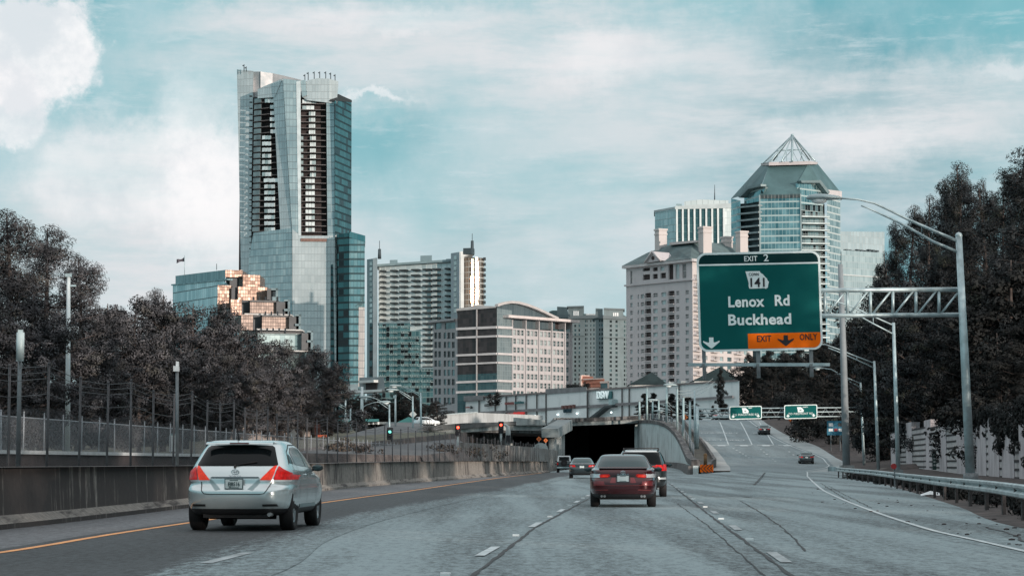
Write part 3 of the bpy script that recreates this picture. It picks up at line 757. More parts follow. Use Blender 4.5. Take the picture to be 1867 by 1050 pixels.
# ================================================================== BUILDINGS
class Wall:
    "a vertical plane through two plan points seen left to right; works in photo pixels or in metres"
    def __init__(s, px0, Y0, px1, Y1, py=600):
        s.A = W(px0, py, Y0); s.B = W(px1, py, Y1); s.A.z = s.B.z = 0
        s.U = (s.B - s.A).normalized(); s.N = Vector((s.U.y, -s.U.x, 0)); s.L = (s.B - s.A).length
        s.px0, s.px1 = px0, px1
    def uz(s, px, py):
        r = ray(px, py); k = (s.A - Vector((0, 0, HC))).dot(s.N) / r.dot(s.N); p = Vector((0, 0, HC)) + r * k
        return (p - s.A).dot(s.U), p.z
    def pt(s, u, z, w=0.0): 
        p = s.A + s.U * u + s.N * w; return Vector((p.x, p.y, z))
    def back(s, depth):
        "thin trim goes straight into the wall, deep blocks run back along the street grid away from the road"
        if depth < 5: return -s.N * depth
        c = (s.A + s.B) / 2; return Vector((c.x, c.y, 0)).normalized() * depth
    def poly(s, m, pts, depth=1.0, w=0.0, mi=0, px=True):
        P = [s.uz(*p) for p in pts] if px else pts
        m.prism([s.pt(u, z, w) for u, z in P], s.back(depth), mi)
    def rect(s, m, a, depth=1.0, w=0.0, mi=0, px=True):
        "a=(x0,y0,x1,y1): top-left and bottom-right in pixels"
        if px:
            u0, zt = s.uz(a[0], a[1]); u1, _ = s.uz(a[2], a[1]); _, zb = s.uz(a[0], a[3])
        else: u0, zb, u1, zt = a
        m.prism([s.pt(u0, zb, w), s.pt(u1, zb, w), s.pt(u1, zt, w), s.pt(u0, zt, w)], s.back(depth), mi)
def facade(t, name, wl, u0, u1, z0, z1, ops, depth, mats, back=1):
    us = sorted(set([u0, u1] + [round(o[0], 3) for o in ops] + [round(o[1], 3) for o in ops]))
    zs = sorted(set([z0, z1] + [round(o[2], 3) for o in ops] + [round(o[3], 3) for o in ops]))
    us = [u for u in us if u0 <= u <= u1]; zs = [z for z in zs if z0 <= z <= z1]
    iu = {u: i for i, u in enumerate(us)}; iz = {z: i for i, z in enumerate(zs)}
    hole = set()
    for o in ops:
        try:
            for i in range(iu[round(o[0], 3)], iu[round(o[1], 3)]):
                for j in range(iz[round(o[2], 3)], iz[round(o[3], 3)]): hole.add((i, j))
        except KeyError: pass
    m = MB()
    for j in range(len(zs) - 1):
        i = 0
        while i < len(us) - 1:
            if (i, j) in hole: i += 1; continue
            k = i
            while k < len(us) - 1 and (k, j) not in hole: k += 1
            m.face([wl.pt(us[i], zs[j]), wl.pt(us[k], zs[j]), wl.pt(us[k], zs[j + 1]), wl.pt(us[i], zs[j + 1])]); i = k
    for o in ops:
        a, b, c, dd = o[:4]
        f = [wl.pt(a, c), wl.pt(b, c), wl.pt(b, dd), wl.pt(a, dd)]; g = [p - wl.N * depth for p in f]
        for i in range(4): m.face([f[(i + 1) % 4], f[i], g[i], g[(i + 1) % 4]][::-1])
        m.face(g, back)
    return m.build(name, mats, t)
def panes(t, name, wl, ops, w, mats, limit=90, thick=.08, shrink=.0, mull=None):
    rs = random.Random(len(ops)); n = 0; rest = MB(); 
    for o in ops:
        mi = rs.randrange(len(mats)) if isinstance(mats, (list, tuple)) else 0
        a, b, c, dd = o[:4]
        if mull: # frame bars
            pass
        if n < limit:
            m = MB(); wl.rect(m, (a + shrink, c + shrink, b - shrink, dd - shrink), thick, w, 0, False)
            mm = [mats[mi]] if isinstance(mats, (list, tuple)) else [mats]
            if mull:
                nm = max(1, int(round((b - a) / mull)))
                for i in range(1, nm): wl.rect(m, (a + (b - a) * i / nm - .06, c, a + (b - a) * i / nm + .06, dd), .05, w + .05, 1, False)
                wl.rect(m, (a, (c + dd) / 2 - .05, b, (c + dd) / 2 + .05), .05, w + .05, 1, False); mm.append(mull_m)
            m.build(name, mm, t); n += 1
        else: wl.rect(rest, (a + shrink, c + shrink, b - shrink, dd - shrink), thick, w, mi, False)
    if rest.v:
        r_ = rest.build(name, mats if isinstance(mats, (list, tuple)) else [mats], t); tag(r_, kind='stuff')
def mass(t, name, pts, depth, z0, z1, mat, inset=.6):
    "solid block behind facades: plan points left to right, pushed back"
    m = MB(); P = [Vector((p.x, p.y, 0)) + Vector((p.x, p.y, 0)).normalized() * inset for p in pts]
    dr = ((P[0] + P[-1]) / 2).normalized() * depth; a = P[0] + dr; b = P[-1] + dr
    ring = P + [b, a]
    m.prism([Vector((p.x, p.y, z0)) for p in ring], (0, 0, z1 - z0)); return m.build(name, mat, t)
mull_m = M('window_frames', (.55, .58, .58), .6, 0, .1, 1)
roof_dark = M('roof_dark_teal', (.022, .036, .038), .8, 0, .25, .4, spec=.12)
roof_mid = M('roof_teal_grey', (.10, .145, .15), .7, 0, .2, .25, spec=.2)
g_dark = M('window_dark', (.018, .026, .03), .12, .3, .3, .3)
g_mid = M('window_mid', (.10, .16, .17), .12, .5, .4, .3)
g_pale = M('window_pale', (.42, .50, .50), .2, .3, .3, .3)
recess_m = M('recess_shade', (.035, .026, .026), .8, 0, .3, .3)  # shade of recesses and openings put into the colour
mast_m = M('mast', (.05, .07, .08), .6, .2, 0)

# ---- A: the tall tower
TY = 1000
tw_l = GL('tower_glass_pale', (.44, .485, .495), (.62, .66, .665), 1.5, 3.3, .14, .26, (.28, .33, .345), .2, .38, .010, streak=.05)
tw_b = GL('tower_glass_teal', (.26, .35, .38), (.50, .59, .60), 1.5, 3.3, .12, .30, (.13, .18, .20), .12, .5, .02, streak=.05)  # same tower glass; different light on each facet is put into the colour
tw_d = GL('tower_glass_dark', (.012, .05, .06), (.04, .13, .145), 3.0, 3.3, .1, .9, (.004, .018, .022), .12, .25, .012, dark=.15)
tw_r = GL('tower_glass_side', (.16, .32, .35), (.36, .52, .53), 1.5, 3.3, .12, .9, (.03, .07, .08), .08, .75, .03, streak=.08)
t = thing('skyscraper', 'tallest tower, blue grey glass with two dark balcony slots and a slanted crown', 'skyscraper', W(530, 700, TY))
back = Wall(430, 1012, 640, 1012)
m = MB(); wl = Wall(432, 1008, 462, 1006)
wl.poly(m, [(432, 127), (462, 130), (459, 330), (456, 800), (444, 800), (438, 420)], 22); m.build('left_wing', tw_l, t)
m = MB(); 
cr = [(455, 131), (475, 131), (497, 134), (520, 139), (548, 146), (575, 153)]
for (a, b, ya, yb) in zip(cr, cr[1:], (1008, 1006.5, 1008.7, 1008.7, 1008), (1006.5, 1008.7, 1008.7, 1008, 1008)):
    w2 = Wall(a[0], ya, b[0], yb); w2.poly(m, [a, b, (b[0], 178), (a[0], 178)], 3)
m.build('crown', M('crown_panel', (.36, .42, .44), .55, .4, .35, .12, col2=(.55, .52, .52, 1)), t)
m = MB(); back.rect(m, (436, 150, 612, 800), 30, -6, 0); m.build('core', M('tower_core', (.05, .035, .035), .7, 0, .3, .1), t)
wL = Wall(455, 999, 533, 985); wR = Wall(533, 985, 613, 987)
def fold(wl, pts, nm, mat, w=0.0, dep=4.0):
    m = MB(); wl.poly(m, pts, dep, w); return m.build(nm, mat, t)
fold(wL, [(499, 172), (516, 144), (533, 430), (512, 424)], 'central_facet', tw_l, .3)
fold(wR, [(516, 144), (548, 148), (549, 430), (533, 430)], 'central_facet', tw_b, .3)
fold(wR, [(540, 150), (548, 148), (549, 430), (544, 430)], 'central_edge', M('tower_edge', (.62, .68, .69), .35, .4, .15, .2), .6)
fold(wL, [(471, 163), (516, 144), (502, 178), (471, 180)], 'header', tw_l, .5)
fold(wR, [(548, 148), (557, 146), (560, 174), (551, 178)], 'header', tw_b, .5)
rc = [(552, 160), (560, 147), (580, 143), (600, 144), (617, 149)]
m = MB()
for (a, b, ya, yb) in zip(rc, rc[1:], (986, 985.6, 985.5, 985.8), (985.6, 985.5, 985.8, 986.6)):
    w2 = Wall(a[0], ya, b[0], yb); w2.poly(m, [a, b, (b[0] - (3 if b[0] > 605 else 0), 190 - (617 - b[0]) * .12), (a[0], 190 - (617 - a[0]) * .12 if a[0] > 555 else 178)], 8)
m.build('curved_top', tw_l, t)
fold(wR, [(594, 178), (612, 176), (609, 185), (611, 430), (597, 430), (595, 184)], 'right_strip', tw_b, .3)
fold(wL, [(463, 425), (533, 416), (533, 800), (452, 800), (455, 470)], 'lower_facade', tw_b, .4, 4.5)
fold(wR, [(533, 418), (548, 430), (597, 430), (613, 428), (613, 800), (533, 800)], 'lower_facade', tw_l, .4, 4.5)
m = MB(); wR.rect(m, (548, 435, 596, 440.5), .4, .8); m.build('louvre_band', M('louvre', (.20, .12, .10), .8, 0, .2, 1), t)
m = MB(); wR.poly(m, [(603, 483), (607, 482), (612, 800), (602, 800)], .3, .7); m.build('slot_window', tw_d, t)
# floors and windows inside the two slots
fl = [179 + 11.15 * i for i in range(22)]
sl = MB(); sl2 = MB(); rs = random.Random(3)
for i, y in enumerate(fl):
    xr = 499 + (512 - 499) * (y - 172) / 250
    for k, (wall, a, b) in enumerate(((wL, 461, xr), (wR, 547, 597))):
        wall.rect(sl, (a, y + 9.1, b, y + 10.1), 3.0, -.5)
    w0 = 463 - i * .18
    m = MB(); wL.rect(m, (w0, y + 1.2, w0 + 12, y + 9.2), .5, -.3); m.build('window', M('tower_bay', (.20, .25, .26), .25, .4, .3, .2), t)
    if i < 6: a, b = (491 + (i % 3) * .6, xr - 1) if i else (482, xr)
    elif i < 13: a, b = 477, 493
    else: a, b = (481 if i > 13 else 480), (500 if i > 13 else 508)
    for q in range(3):
        m = MB(); wL.rect(m, (a + (b - a) * q / 3 + .3, y + 1.8, a + (b - a) * (q + 1) / 3 - .2, y + 8.6), .4, -.25); m.build('window', [M('pane_white', (.72, .78, .78), .3, .2, .2, .3), g_pale][rs.random() < .3], t)
    if i < 2: a, b = 551, 577 - i * 4
    elif i < 6: a, b = 563, 575
    elif i < 13: a, b = 565, 576
    else: a, b = 557, 574
    for q in range(3):
        m = MB(); wR.rect(m, (a + (b - a) * q / 3 + .3, y + 1.8, a + (b - a) * (q + 1) / 3 - .2, y + 8.6), .4, -1.8); m.build('window', [M('pane_white', (.6, .65, .65), .3, .2, .2, .3), g_pale][rs.random() < .3], t)
    if i > 5 and i < 13:
        m = MB(); wR.rect(m, (548, y + 2, 553, y + 8), .4, -1.6); m.build('window', g_pale, t)
m = MB(); wL.poly(m, [(461, 165), (500, 170), (513, 426), (453, 426), (455, 300)], 1, -3.6); wR.rect(m, (546, 172, 598, 431), 1, -3.6); m.build('slot_back', recess_m, t)
sl.build('balcony_slab', M('slab_grey', (.16, .15, .15), .8, 0, .2, .3), t)
m = MB(); w2 = Wall(456, 1002, 463, 1001)
for i in range(27): w2.rect(m, (455.5, 175 + i * 11.1, 459, 177 + i * 11.1), 1.2, .5)
m.build('ledges', M('ledge_dark', (.06, .07, .075), .7, 0, 0), t)
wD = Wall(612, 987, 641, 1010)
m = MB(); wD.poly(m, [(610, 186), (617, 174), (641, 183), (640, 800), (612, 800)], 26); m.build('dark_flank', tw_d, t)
m = MB(); wD.poly(m, [(617, 172), (623, 175), (641, 183), (641, 187), (611, 184)], 3, .15); m.build('flank_roof', M('flank_cap', (.025, .03, .032), .7, 0, 0), t)
m = MB()
for (x, y0, y1) in ((445, 118, 128), (449, 122, 128), (556, 136, 150), (562, 132, 148), (573, 131, 146), (583, 131, 144), (594, 131, 145), (603, 133, 146), (611, 136, 149)):
    m = MB(); a = W(x, y0, 1004 if x < 500 else 990); b = W(x, y1 + 3, 1004 if x < 500 else 990); m.tube([b, a], .22, 5); m.box((a.x - .3, a.y, a.z - .6), (.9, .3, .5)); m.build('antenna', mast_m, t)
# ---- right lower tower
t = thing('glass_tower', 'teal glass block attached low on the right of the tallest tower', 'office tower', W(650, 700, 990))
wl = Wall(615, 979, 637, 975); w2 = Wall(637, 975, 666, 975.5)
m = MB(); wl.poly(m, [(615, 428), (637, 424), (637, 800), (618, 800)], 30, 0); m.build('left_facade', tw_d, t)
m = MB(); w2.poly(m, [(637, 424), (665, 432), (665, 800), (637, 800)], 30, 0); m.build('right_facade', tw_r, t)
m = MB(); w2.poly(m, [(637, 422), (666, 430), (666, 441), (637, 433)], 26, .3); m.build('parapet', GL('parapet_glass', (.06, .2, .23), (.12, .28, .3), 1.4, 12, .12, .1, (.03, .1, .12), .1, .6), t)
m = MB(); w2.rect(m, (654, 560, 665, 705), .5, .35); m.build('reflection_patch', GL('reflection_glass', (.55, .50, .48), (.72, .66, .62), 1.4, 3.3, .1, .4, (.3, .3, .3), .3, .4, .01), t)  # warm pale patch paints a reflection onto the right facade
m = MB()
for x in (637.5,): m.tube([W(x, 424, 974), W(x, 419, 974)], .2, 4)
m.build('mast', mast_m, t)

# ---- B: stepped building with blazing glass
st_g = GL('sunlit_glass', (.20, .13, .10), (.33, .235, .19), .8, 1.15, .10, .18, (.17, .12, .10), .42, .8, .045)  # the sun's orange glow is put into the pane colours
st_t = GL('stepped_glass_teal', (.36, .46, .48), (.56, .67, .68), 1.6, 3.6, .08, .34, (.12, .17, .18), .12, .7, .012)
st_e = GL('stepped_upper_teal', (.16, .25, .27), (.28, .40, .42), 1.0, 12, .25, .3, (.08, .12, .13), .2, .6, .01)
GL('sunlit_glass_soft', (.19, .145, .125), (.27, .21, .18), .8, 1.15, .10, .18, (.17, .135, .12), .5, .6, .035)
slot = M('stepped_slot', (.035, .04, .045), .5, .2, .3, .3)
cap_w = M('stepped_cap', (.55, .54, .52), .7, 0, .15, .5)
frm = M('stepped_frame', (.17, .24, .26), .7, 0, .2, .3)
t = thing('stepped_office', 'terraced office block with sun blazing off its stepped glass fronts', 'office building', W(430, 660, 700))
SY = 700
gl_az = -.05
def sw(px0, px1, Y, skew=0.0):
    "front plane turned so that the low sun glances off it"
    return Wall(px0, Y, px1, Y + (px1 - px0) * SY / F * math.tan(R(SUN_AZ / 2 - 3)) * (1 if not skew else skew))
LWl = Wall(318, 735, 411, 700)
m = MB(); LWl.poly(m, [(320, 503), (411, 492), (411, 512), (320, 520)], 25, 0, 0); m.build('upper_storey', st_e, t)
m = MB(); LWl.poly(m, [(318, 520), (411, 512), (420, 520), (420, 660), (318, 660)], 25, .6); m.build('left_facade', st_t, t)
m = MB(); LWl.poly(m, [(318, 518.5), (420, 508), (420, 511), (318, 521)], 2, 1.2); m.build('ledge', st_e, t)
for (x, y) in ((371, 518.5), (388, 518)):
    m = MB(); m.sphere(W(x, y, 800), .9, 10, 0, (1, .4, 1)); m.build('vent', slot, t)
def gl(nm, x0, y0, x1, y1, Y, mat, dep=14, sk=0.0, w=0):
    wl = sw(x0, x1, Y, sk); m = MB(); u0, zt = wl.uz(x0, y0); u1, _ = wl.uz(x1, y0); zb = wl.uz(x0, y1)[1]
    P = [wl.pt(u0, zb, w), wl.pt(u1, zb, w), wl.pt(u1, zt, w), wl.pt(u0, zt, w)]
    m.prism(P, (0, dep, 0)); return m.build(nm, mat, t)
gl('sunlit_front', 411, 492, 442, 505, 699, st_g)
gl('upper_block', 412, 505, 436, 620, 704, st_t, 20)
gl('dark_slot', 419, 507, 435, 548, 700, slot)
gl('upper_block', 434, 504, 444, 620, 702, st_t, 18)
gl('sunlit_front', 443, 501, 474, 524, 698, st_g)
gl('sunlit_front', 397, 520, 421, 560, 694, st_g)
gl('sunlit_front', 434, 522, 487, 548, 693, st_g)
gl('dark_slot', 422, 524, 434, 560, 694, slot)
gl('block', 397, 546, 487, 640, 697, st_t, 20)
rowsB = [(421, 546, 441, 574, 456, 504, 520, 529, 686), (440, 573, 462, 602, 478, 527, 540, 549, 680), (462, 603, 0, 640, 470, 550, 562, 571, 673)]
# first row's right end (next to front of level two)
gl('dark_slot', 487, 526, 494, 548, 690, slot)
fr = MB(); wlf = sw(494, 507, 691); wlf.rect(fr, (494, 525, 507, 529), 6); wlf.rect(fr, (503, 525, 507, 549), 6); wlf.rect(fr, (494, 541, 507, 549), 6); fr.build('end_frame', frm, t)
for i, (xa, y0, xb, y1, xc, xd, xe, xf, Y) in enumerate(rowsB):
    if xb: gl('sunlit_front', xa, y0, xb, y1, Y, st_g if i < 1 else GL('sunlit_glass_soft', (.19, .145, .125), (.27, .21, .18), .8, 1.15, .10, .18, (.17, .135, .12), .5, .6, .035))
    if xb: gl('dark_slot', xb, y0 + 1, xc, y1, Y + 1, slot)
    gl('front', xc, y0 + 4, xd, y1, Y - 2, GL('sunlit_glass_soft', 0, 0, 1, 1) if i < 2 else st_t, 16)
    gl('cap', xc, y0 + 1, xd + 4, y0 + 4.2, Y - 2.6, M('stepped_dark_cap', (.10, .10, .10), .6, 0, .2, .5), 17)
    gl('block', xa, y1 - 1, xd + 6, y1 + 60, Y + 3, st_t, 24)
    gl('dark_slot', xd, y0 + 4, xe, y1 - 2, Y - 1, slot, 10)
    wlf = sw(xe, xf, Y - 1); fr = MB(); wlf.rect(fr, (xe - 2, y0, xf, y0 + 3), 8); wlf.rect(fr, (xf - 4, y0, xf, y1 + (10 if i == 2 else 0)), 8); wlf.rect(fr, (xe - 2, y0 + 17, xf, y0 + 21), 8); fr.build('end_frame', frm, t)
    gl('terrace', xc - 10, y1 - 3, xf + 2, y1 - .5, Y - 5, cap_w, 8)
    for k in range(5): m = MB(); m.box(W(xc + 6 + k * 11, y0 - .5, Y), (.5, .5, 1.6)); m.build('roof_vent', slot, t)
m = MB(); m.tube([W(395, 492, 800), W(395, 481, 800)], .12, 4); m.build('mast', mast_m, t)
# flag on the roof
t = thing('flag', 'dark flag flying from a thin pole on the stepped building', 'flag', W(335, 501, 725))
m = MB(); m.tube([W(336.5, 503, 725), W(336.5, 466, 725)], .09, 5); m.build('pole', galv, t)
m = MB(); P = []
for j in range(5):
    for i in range(7):
        s = i / 6; px = 336.5 - 14.5 * s; py = 468 + 5 * j / 4 * (1.5 - .4 * s) + 9.5 * s - 3.5 * s * s + 1.4 * math.sin(s * 5 + j * .5); P.append(W(px, py, 725 + .8 * math.sin(s * 6)))
m.raw(P, [(j * 7 + i, j * 7 + i + 1, (j + 1) * 7 + i + 1, (j + 1) * 7 + i) for j in range(4) for i in range(6)], 0, True)
m.build('cloth', M('flag_cloth', (.07, .065, .08), .8, 0, .5, 1.2), t)

# ---- C: white apartment slab with balconies
white_c = M('tower_white', (.62, .64, .63), .75, 0, .1, .2)
grey_c = M('tower_greyteal', (.20, .28, .30), .7, 0, .12, .2)
cond_w = M('condo_wall', (.33, .43, .44), .7, 0, .14, .15)
t = thing('apartment_tower', 'white slab apartment tower with rows of dark balconies and two roof masts', 'apartment block', W(770, 700, 900))
wl = Wall(690, 902, 823, 892)
m = MB(); wl.poly(m, [(688, 484), (823, 475), (823, 800), (688, 800)], 20, -1.5); m.build('wall', GL('condo_glass', (.42, .50, .51), (.66, .72, .72), 2.3, 2.28, .35, .35, (.62, .69, .69), .3, .35, .01), t)
m = MB(); wl.poly(m, [(688, 482), (823, 473), (823, 477), (688, 486)], 18, .4); m.build('roof_edge', grey_c, t)
for a in ((762, 465, 783, 482), (706, 473, 720, 486), (727, 479, 760, 486), (809, 471, 820, 478)):
    mm = MB(); wl.rect(mm, a, 8, -3); mm.build('roof_plant', grey_c, t)
bal = M('balcony_dark', (.03, .04, .044), .7, 0, .2, .4); nb = 0; restb = MB()
for c_, (x, wd) in enumerate(((698, 5), (718, 6), (736, 7.5), (758, 8), (779, 8), (796, 7), (816.5, 5))):
    for r_ in range(22):
        y = 494.5 + r_ * 9.85 - (x - 698) * .035
        if x < 765 and y > 596: continue
        m = restb if nb >= 90 else MB()
        wl.rect(m, (x - wd * .86, y - 1.5, x + wd * .86, y + 1.3), 2.6, 1.2)
        if nb < 90: m.build('balcony', bal, t)
        nb += 1
tag(restb.build('balcony', bal, t), kind='stuff')
wf1 = Wall(669, 902, 690, 896); wf2 = Wall(683, 893, 690, 900)
m = MB(); wf1.poly(m, [(669, 473), (684, 471), (684, 800), (669, 800)], 14); m.build('left_fin', grey_c, t)
m = MB(); wf1.poly(m, [(682, 471), (690, 470), (690, 800), (682, 800)], 12, .6); m.build('left_fin_edge', white_c, t)
for i in range(13):
    m = MB(); wf1.rect(m, (674.5, 478 + i * 9.5, 679, 484 + i * 9.5), .3, .2); m.build('fin_window', g_pale, t)
m = MB(); wf1.rect(m, (675, 590, 680, 690), .5, .3); m.build('stair_slot', tw_d, t)
wf3 = Wall(822, 889, 839, 884); 
m = MB(); wf3.poly(m, [(822, 462), (840, 459), (840, 800), (822, 800)], 16, 0); m.build('right_fin', M('fin_blue', (.30, .37, .40), .7, 0, .1, .2), t)
m = MB(); w5 = Wall(839, 884, 862, 885); w5.poly(m, [(838, 459), (862, 456), (862, 463), (846, 468), (846, 800), (838, 800)], 14, 0); m.build('right_fin_edge', white_c, t)
for i in range(11):
    m = MB(); wf3.rect(m, (828, 467 + i * 9.6, 833, 474 + i * 9.6), .3, .2); m.build('fin_window', g_pale, t)
# curved glass bay: facets round a cylinder
bayg = GL('bay_curve_glass', (.18, .15, .13), (.34, .27, .22), 1.3, 2.3, .12, .45, (.42, .42, .40), .20, .7, .05)  # warm tint puts the sun's glint into the glass colour
fac = []; c = W(864, 560, 893); rb = 19.5 * 888 / F
n = 9; pts = [Vector((c.x + rb * math.sin(R(-85 + 170 * i / n)), c.y - rb * math.cos(R(-85 + 170 * i / n)), 0)) for i in range(n + 1)]
zt = W(864, 466, 880).z
m = MB()
for i in range(n):
    a, b = pts[i], pts[i + 1]; m.face([(a.x, a.y, 0), (b.x, b.y, 0), (b.x, b.y, zt), (a.x, a.y, zt)])
m.face([(p.x, p.y, zt) for p in pts]); m.build('glass_bay', bayg, t)
m = MB(); 
for k in range(24):
    z = zt - .3 - k * 2.28
    if z < 40: break
    a = pts[-2]; m.box((c.x + rb * 1.0, c.y - 1.5, z), (1.1, 2.2, 1.1))
m.build('end_balconies', bal, t)
m = MB()
# added strips turned to the sun, orange of the glint put into their colour
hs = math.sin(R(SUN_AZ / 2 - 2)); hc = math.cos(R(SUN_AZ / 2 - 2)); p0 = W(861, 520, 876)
m.box((p0.x, p0.y - 1.2, (zt + 38) / 2 + 8), (.55, .3, zt - 58), R(SUN_AZ / 2 + .5)); m.box((p0.x, p0.y - 1.5, W(860, 528, 876).z), (1.15, .2, 11), R(SUN_AZ / 2 + .5)); m.build('glint_strip', M('glint_glass', (.30, .13, .06), .2, 1.0, .2, .2), t)
m = MB()
for x, y0, y1 in ((692, 447, 472), (861, 432, 466)):
    m = MB(); m.tube([W(x, y1, 895), W(x, y0 + 7, 895)], [.75, .6], 6); m.tube([W(x, y0 + 7, 895), W(x, y0 - 6 if x > 800 else y0 - 8, 895)], .12, 4); m.build('roof_mast', mast_m, t)
m = MB(); wl.rect(m, (853, 455, 868, 466), 4, 6); m.build('roof_plant', mast_m, t)
# ---- C2: dark teal apartments in front
t = thing('dark_apartment_block', 'dark teal apartments with railed balconies at the foot of the white slab tower', 'apartment block', W(730, 705, 850))
wl = Wall(690, 858, 792, 846)
dk = GL('dark_condo_glass', (.03, .09, .10), (.16, .28, .28), 1.7, 2.2, .16, .30, (.22, .31, .31), .12, .6, .02, dark=.25)
m = MB(); wl.poly(m, [(690, 590), (748, 588), (748, 603), (767, 603), (767, 671), (792, 671), (792, 800), (690, 800)], 10); m.build('wall', dk, t)
m = MB(); nb = 0
for r_ in range(12):
    y = 598 + r_ * 9.9
    for x0, x1 in ((694, 705), (714, 726), (736, 746), (752, 765), (772, 790)):
        if (x0 > 748 and y < 608) or (x0 > 767 and y < 676): continue
        b_ = MB(); wl.rect(b_, (x0, y - .6, x1, y + .5), 2.0, 1.8, 0); 
        for q in range(4): wl.rect(b_, (x0 + (x1 - x0) * q / 3.2, y - 4, x0 + (x1 - x0) * q / 3.2 + .6, y), .2, 1.8, 0)
        b_.build('balcony', M('rail_pale', (.28, .36, .36), .6, .2, .3, .4), t)
m = MB(); wl.rect(m, (690, 588, 749, 591), 9, .5); wl.rect(m, (766, 670, 793, 673), 9, .5); m.build('roof_edge', grey_c, t)

# ---- D: office with the arched roof
stone = stained('office_stone', (.42, .40, .405), (.51, .49, .49), (.33, .31, .31), .4, .2, .56)  # pinkish sunlight of the right face put into the stone colour
stone_s = stained('office_stone_shade', (.30, .30, .31), (.38, .38, .385), (.22, .21, .22), .4, .2, .56)  # same stone away from the sun, its shade put into the colour
t = thing('arched_roof_office', 'mid rise office with arched roof, dark glass corner and pinkish sunlit stone window grid', 'office building', W(905, 730, 610))
w1 = Wall(790, 618, 835, 607); w2 = Wall(834, 607, 906, 600); w3 = Wall(906, 600, 1043, 624)
wz = lambda wl, px, py: wl.uz(px, py)
# left wing
ops = []
for r_ in range(8):
    y = 612 + r_ * 16.9
    for x0, x1 in ((791.8, 797), (799, 804), (808.8, 813.6), (815.6, 821.2), (823.6, 829)):
        u0, zt = w1.uz(x0, y - 5.6 + (r_ * 0)); u1, zb = w1.uz(x1, y + 5.2); ops.append((u0, u1, zb, zt))
ops2 = [(w1.uz(793, 590)[0], w1.uz(805, 590)[0], w1.uz(793, 600.5)[1], w1.uz(793, 589)[1]), (w1.uz(811, 590)[0], w1.uz(830, 590)[0], w1.uz(811, 600.5)[1], w1.uz(811, 589)[1])]
ops3 = [(w1.uz(809, 735)[0], w1.uz(823, 735)[0], w1.uz(809, 739)[1], w1.uz(809, 734)[1]), (w1.uz(809, 750)[0], w1.uz(823, 750)[0], w1.uz(809, 753)[1], w1.uz(809, 749)[1])]
facade(t, 'left_wing', w1, 0, w1.L, 5, w1.uz(790, 585)[1], [tuple(round(q, 3) for q in o) for o in ops + ops2 + ops3], .35, [stone_s, g_dark])
panes(t, 'window', w1, ops + ops2, -.22, [g_dark, g_mid], 60)
m = MB(); w1.poly(m, [(787, 586), (835, 580), (835, 584), (787, 589)], 8, 1.2); m.build('canopy', stone_s, t)
mass(t, 'left_wing_block', [w1.pt(0, 0), w1.pt(w1.L, 0)], 25, 5, w1.uz(790, 585)[1] - .3, stone_s)
# dark corner
dg = GL('corner_glass_dark', (.016, .013, .014), (.045, .038, .04), 1.0, 1.35, .08, .1, (.04, .035, .035), .3, .05, .012)
dg2 = GL('corner_glass_teal', (.03, .075, .085), (.06, .12, .13), 1.0, 1.35, .08, .1, (.05, .08, .08), .12, .45, .012)
tg = GL('corner_glass_lit', (.26, .34, .36), (.36, .44, .45), 1.0, 1.35, .10, .12, (.20, .25, .26), .18, .55, .01)  # paler copy for the lit side of the corner, light put into its colour
m = MB(); w2.poly(m, [(834, 566), (906, 560), (906, 680), (834, 683)], 12); m.build('glass_corner', dg, t)
m = MB(); w2.poly(m, [(834, 683), (906, 680), (906, 756), (834, 756)], 12, -.02); m.build('glass_corner', dg2, t)
m = MB(); w3.poly(m, [(906, 562), (933, 566), (933, 750), (906, 750)], 12); m.build('glass_corner', tg, t)
bands = [(596, 4.4), (612.5, 3.6), (644.5, 3.8), (661, 3.2), (693.5, 4), (711.5, 4.2)]
for yb, hh in bands:
    m = MB(); w2.poly(m, [(833, yb + 1.6), (906.3, yb - 1.6), (906.3, yb - 1.6 + hh), (833, yb + 1.6 + hh)], .8, .5); w3.poly(m, [(905.7, yb - 1.6), (933, yb - .4), (933, yb - .4 + hh), (905.7, yb - 1.6 + hh)], .8, .5)
    m.build('floor_band', M('office_band', (.52, .50, .50), .7, 0, .1, .4), t)
m = MB(); w2.rect(m, (869.6, 562, 870.6, 750), .5, .5); m.build('vertical_fin', stone_s, t)
# arch
arch = [(906, 559), (918, 555), (931, 553), (945, 554), (960, 558), (975, 563.5), (992, 571), (1006, 578), (1017, 583)]
m = MB(); w3.poly(m, arch + [(1017, 600), (906, 600)], 14, -1.0); m.build('gable_glazing', GL('gable_glass', (.12, .17, .19), (.20, .26, .28), 1.0, 20, .12, .1, (.09, .12, .13), .2, .5, .01), t)
m = MB()
for a, b in zip(arch, arch[1:]):
    P = [w3.pt(*w3.uz(*a), .4), w3.pt(*w3.uz(*b), .4)]; up = Vector((0, 0, .7))
    P = [P[0], P[1], P[1] + up, P[0] + up]; m.prism(P, -w3.N * 1.2)
m.build('arch_rim', M('arch_rim', (.50, .48, .47), .6, .2, .1, .5), t)
m = MB()
for a, b in zip(arch, arch[1:]):
    P = [w3.pt(*w3.uz(*a), .1), w3.pt(*w3.uz(*b), .1)]; q = Vector((.06, 1, 0)) * 20
    m.hexa([P[0], P[1], P[1] + q, P[0] + q] + [p + Vector((0, 0, .35)) for p in (P[0], P[1], P[1] + q, P[0] + q)])
m.build('arched_roof', M('arched_roof', (.10, .12, .13), .6, .2, .15, .5), t)
m = MB(); w2.poly(m, [(833, 563.5), (870, 557), (906, 558.5), (906, 561), (834, 567)], 14, .5); m.build('roof_edge', M('arch_rim', 0), t)
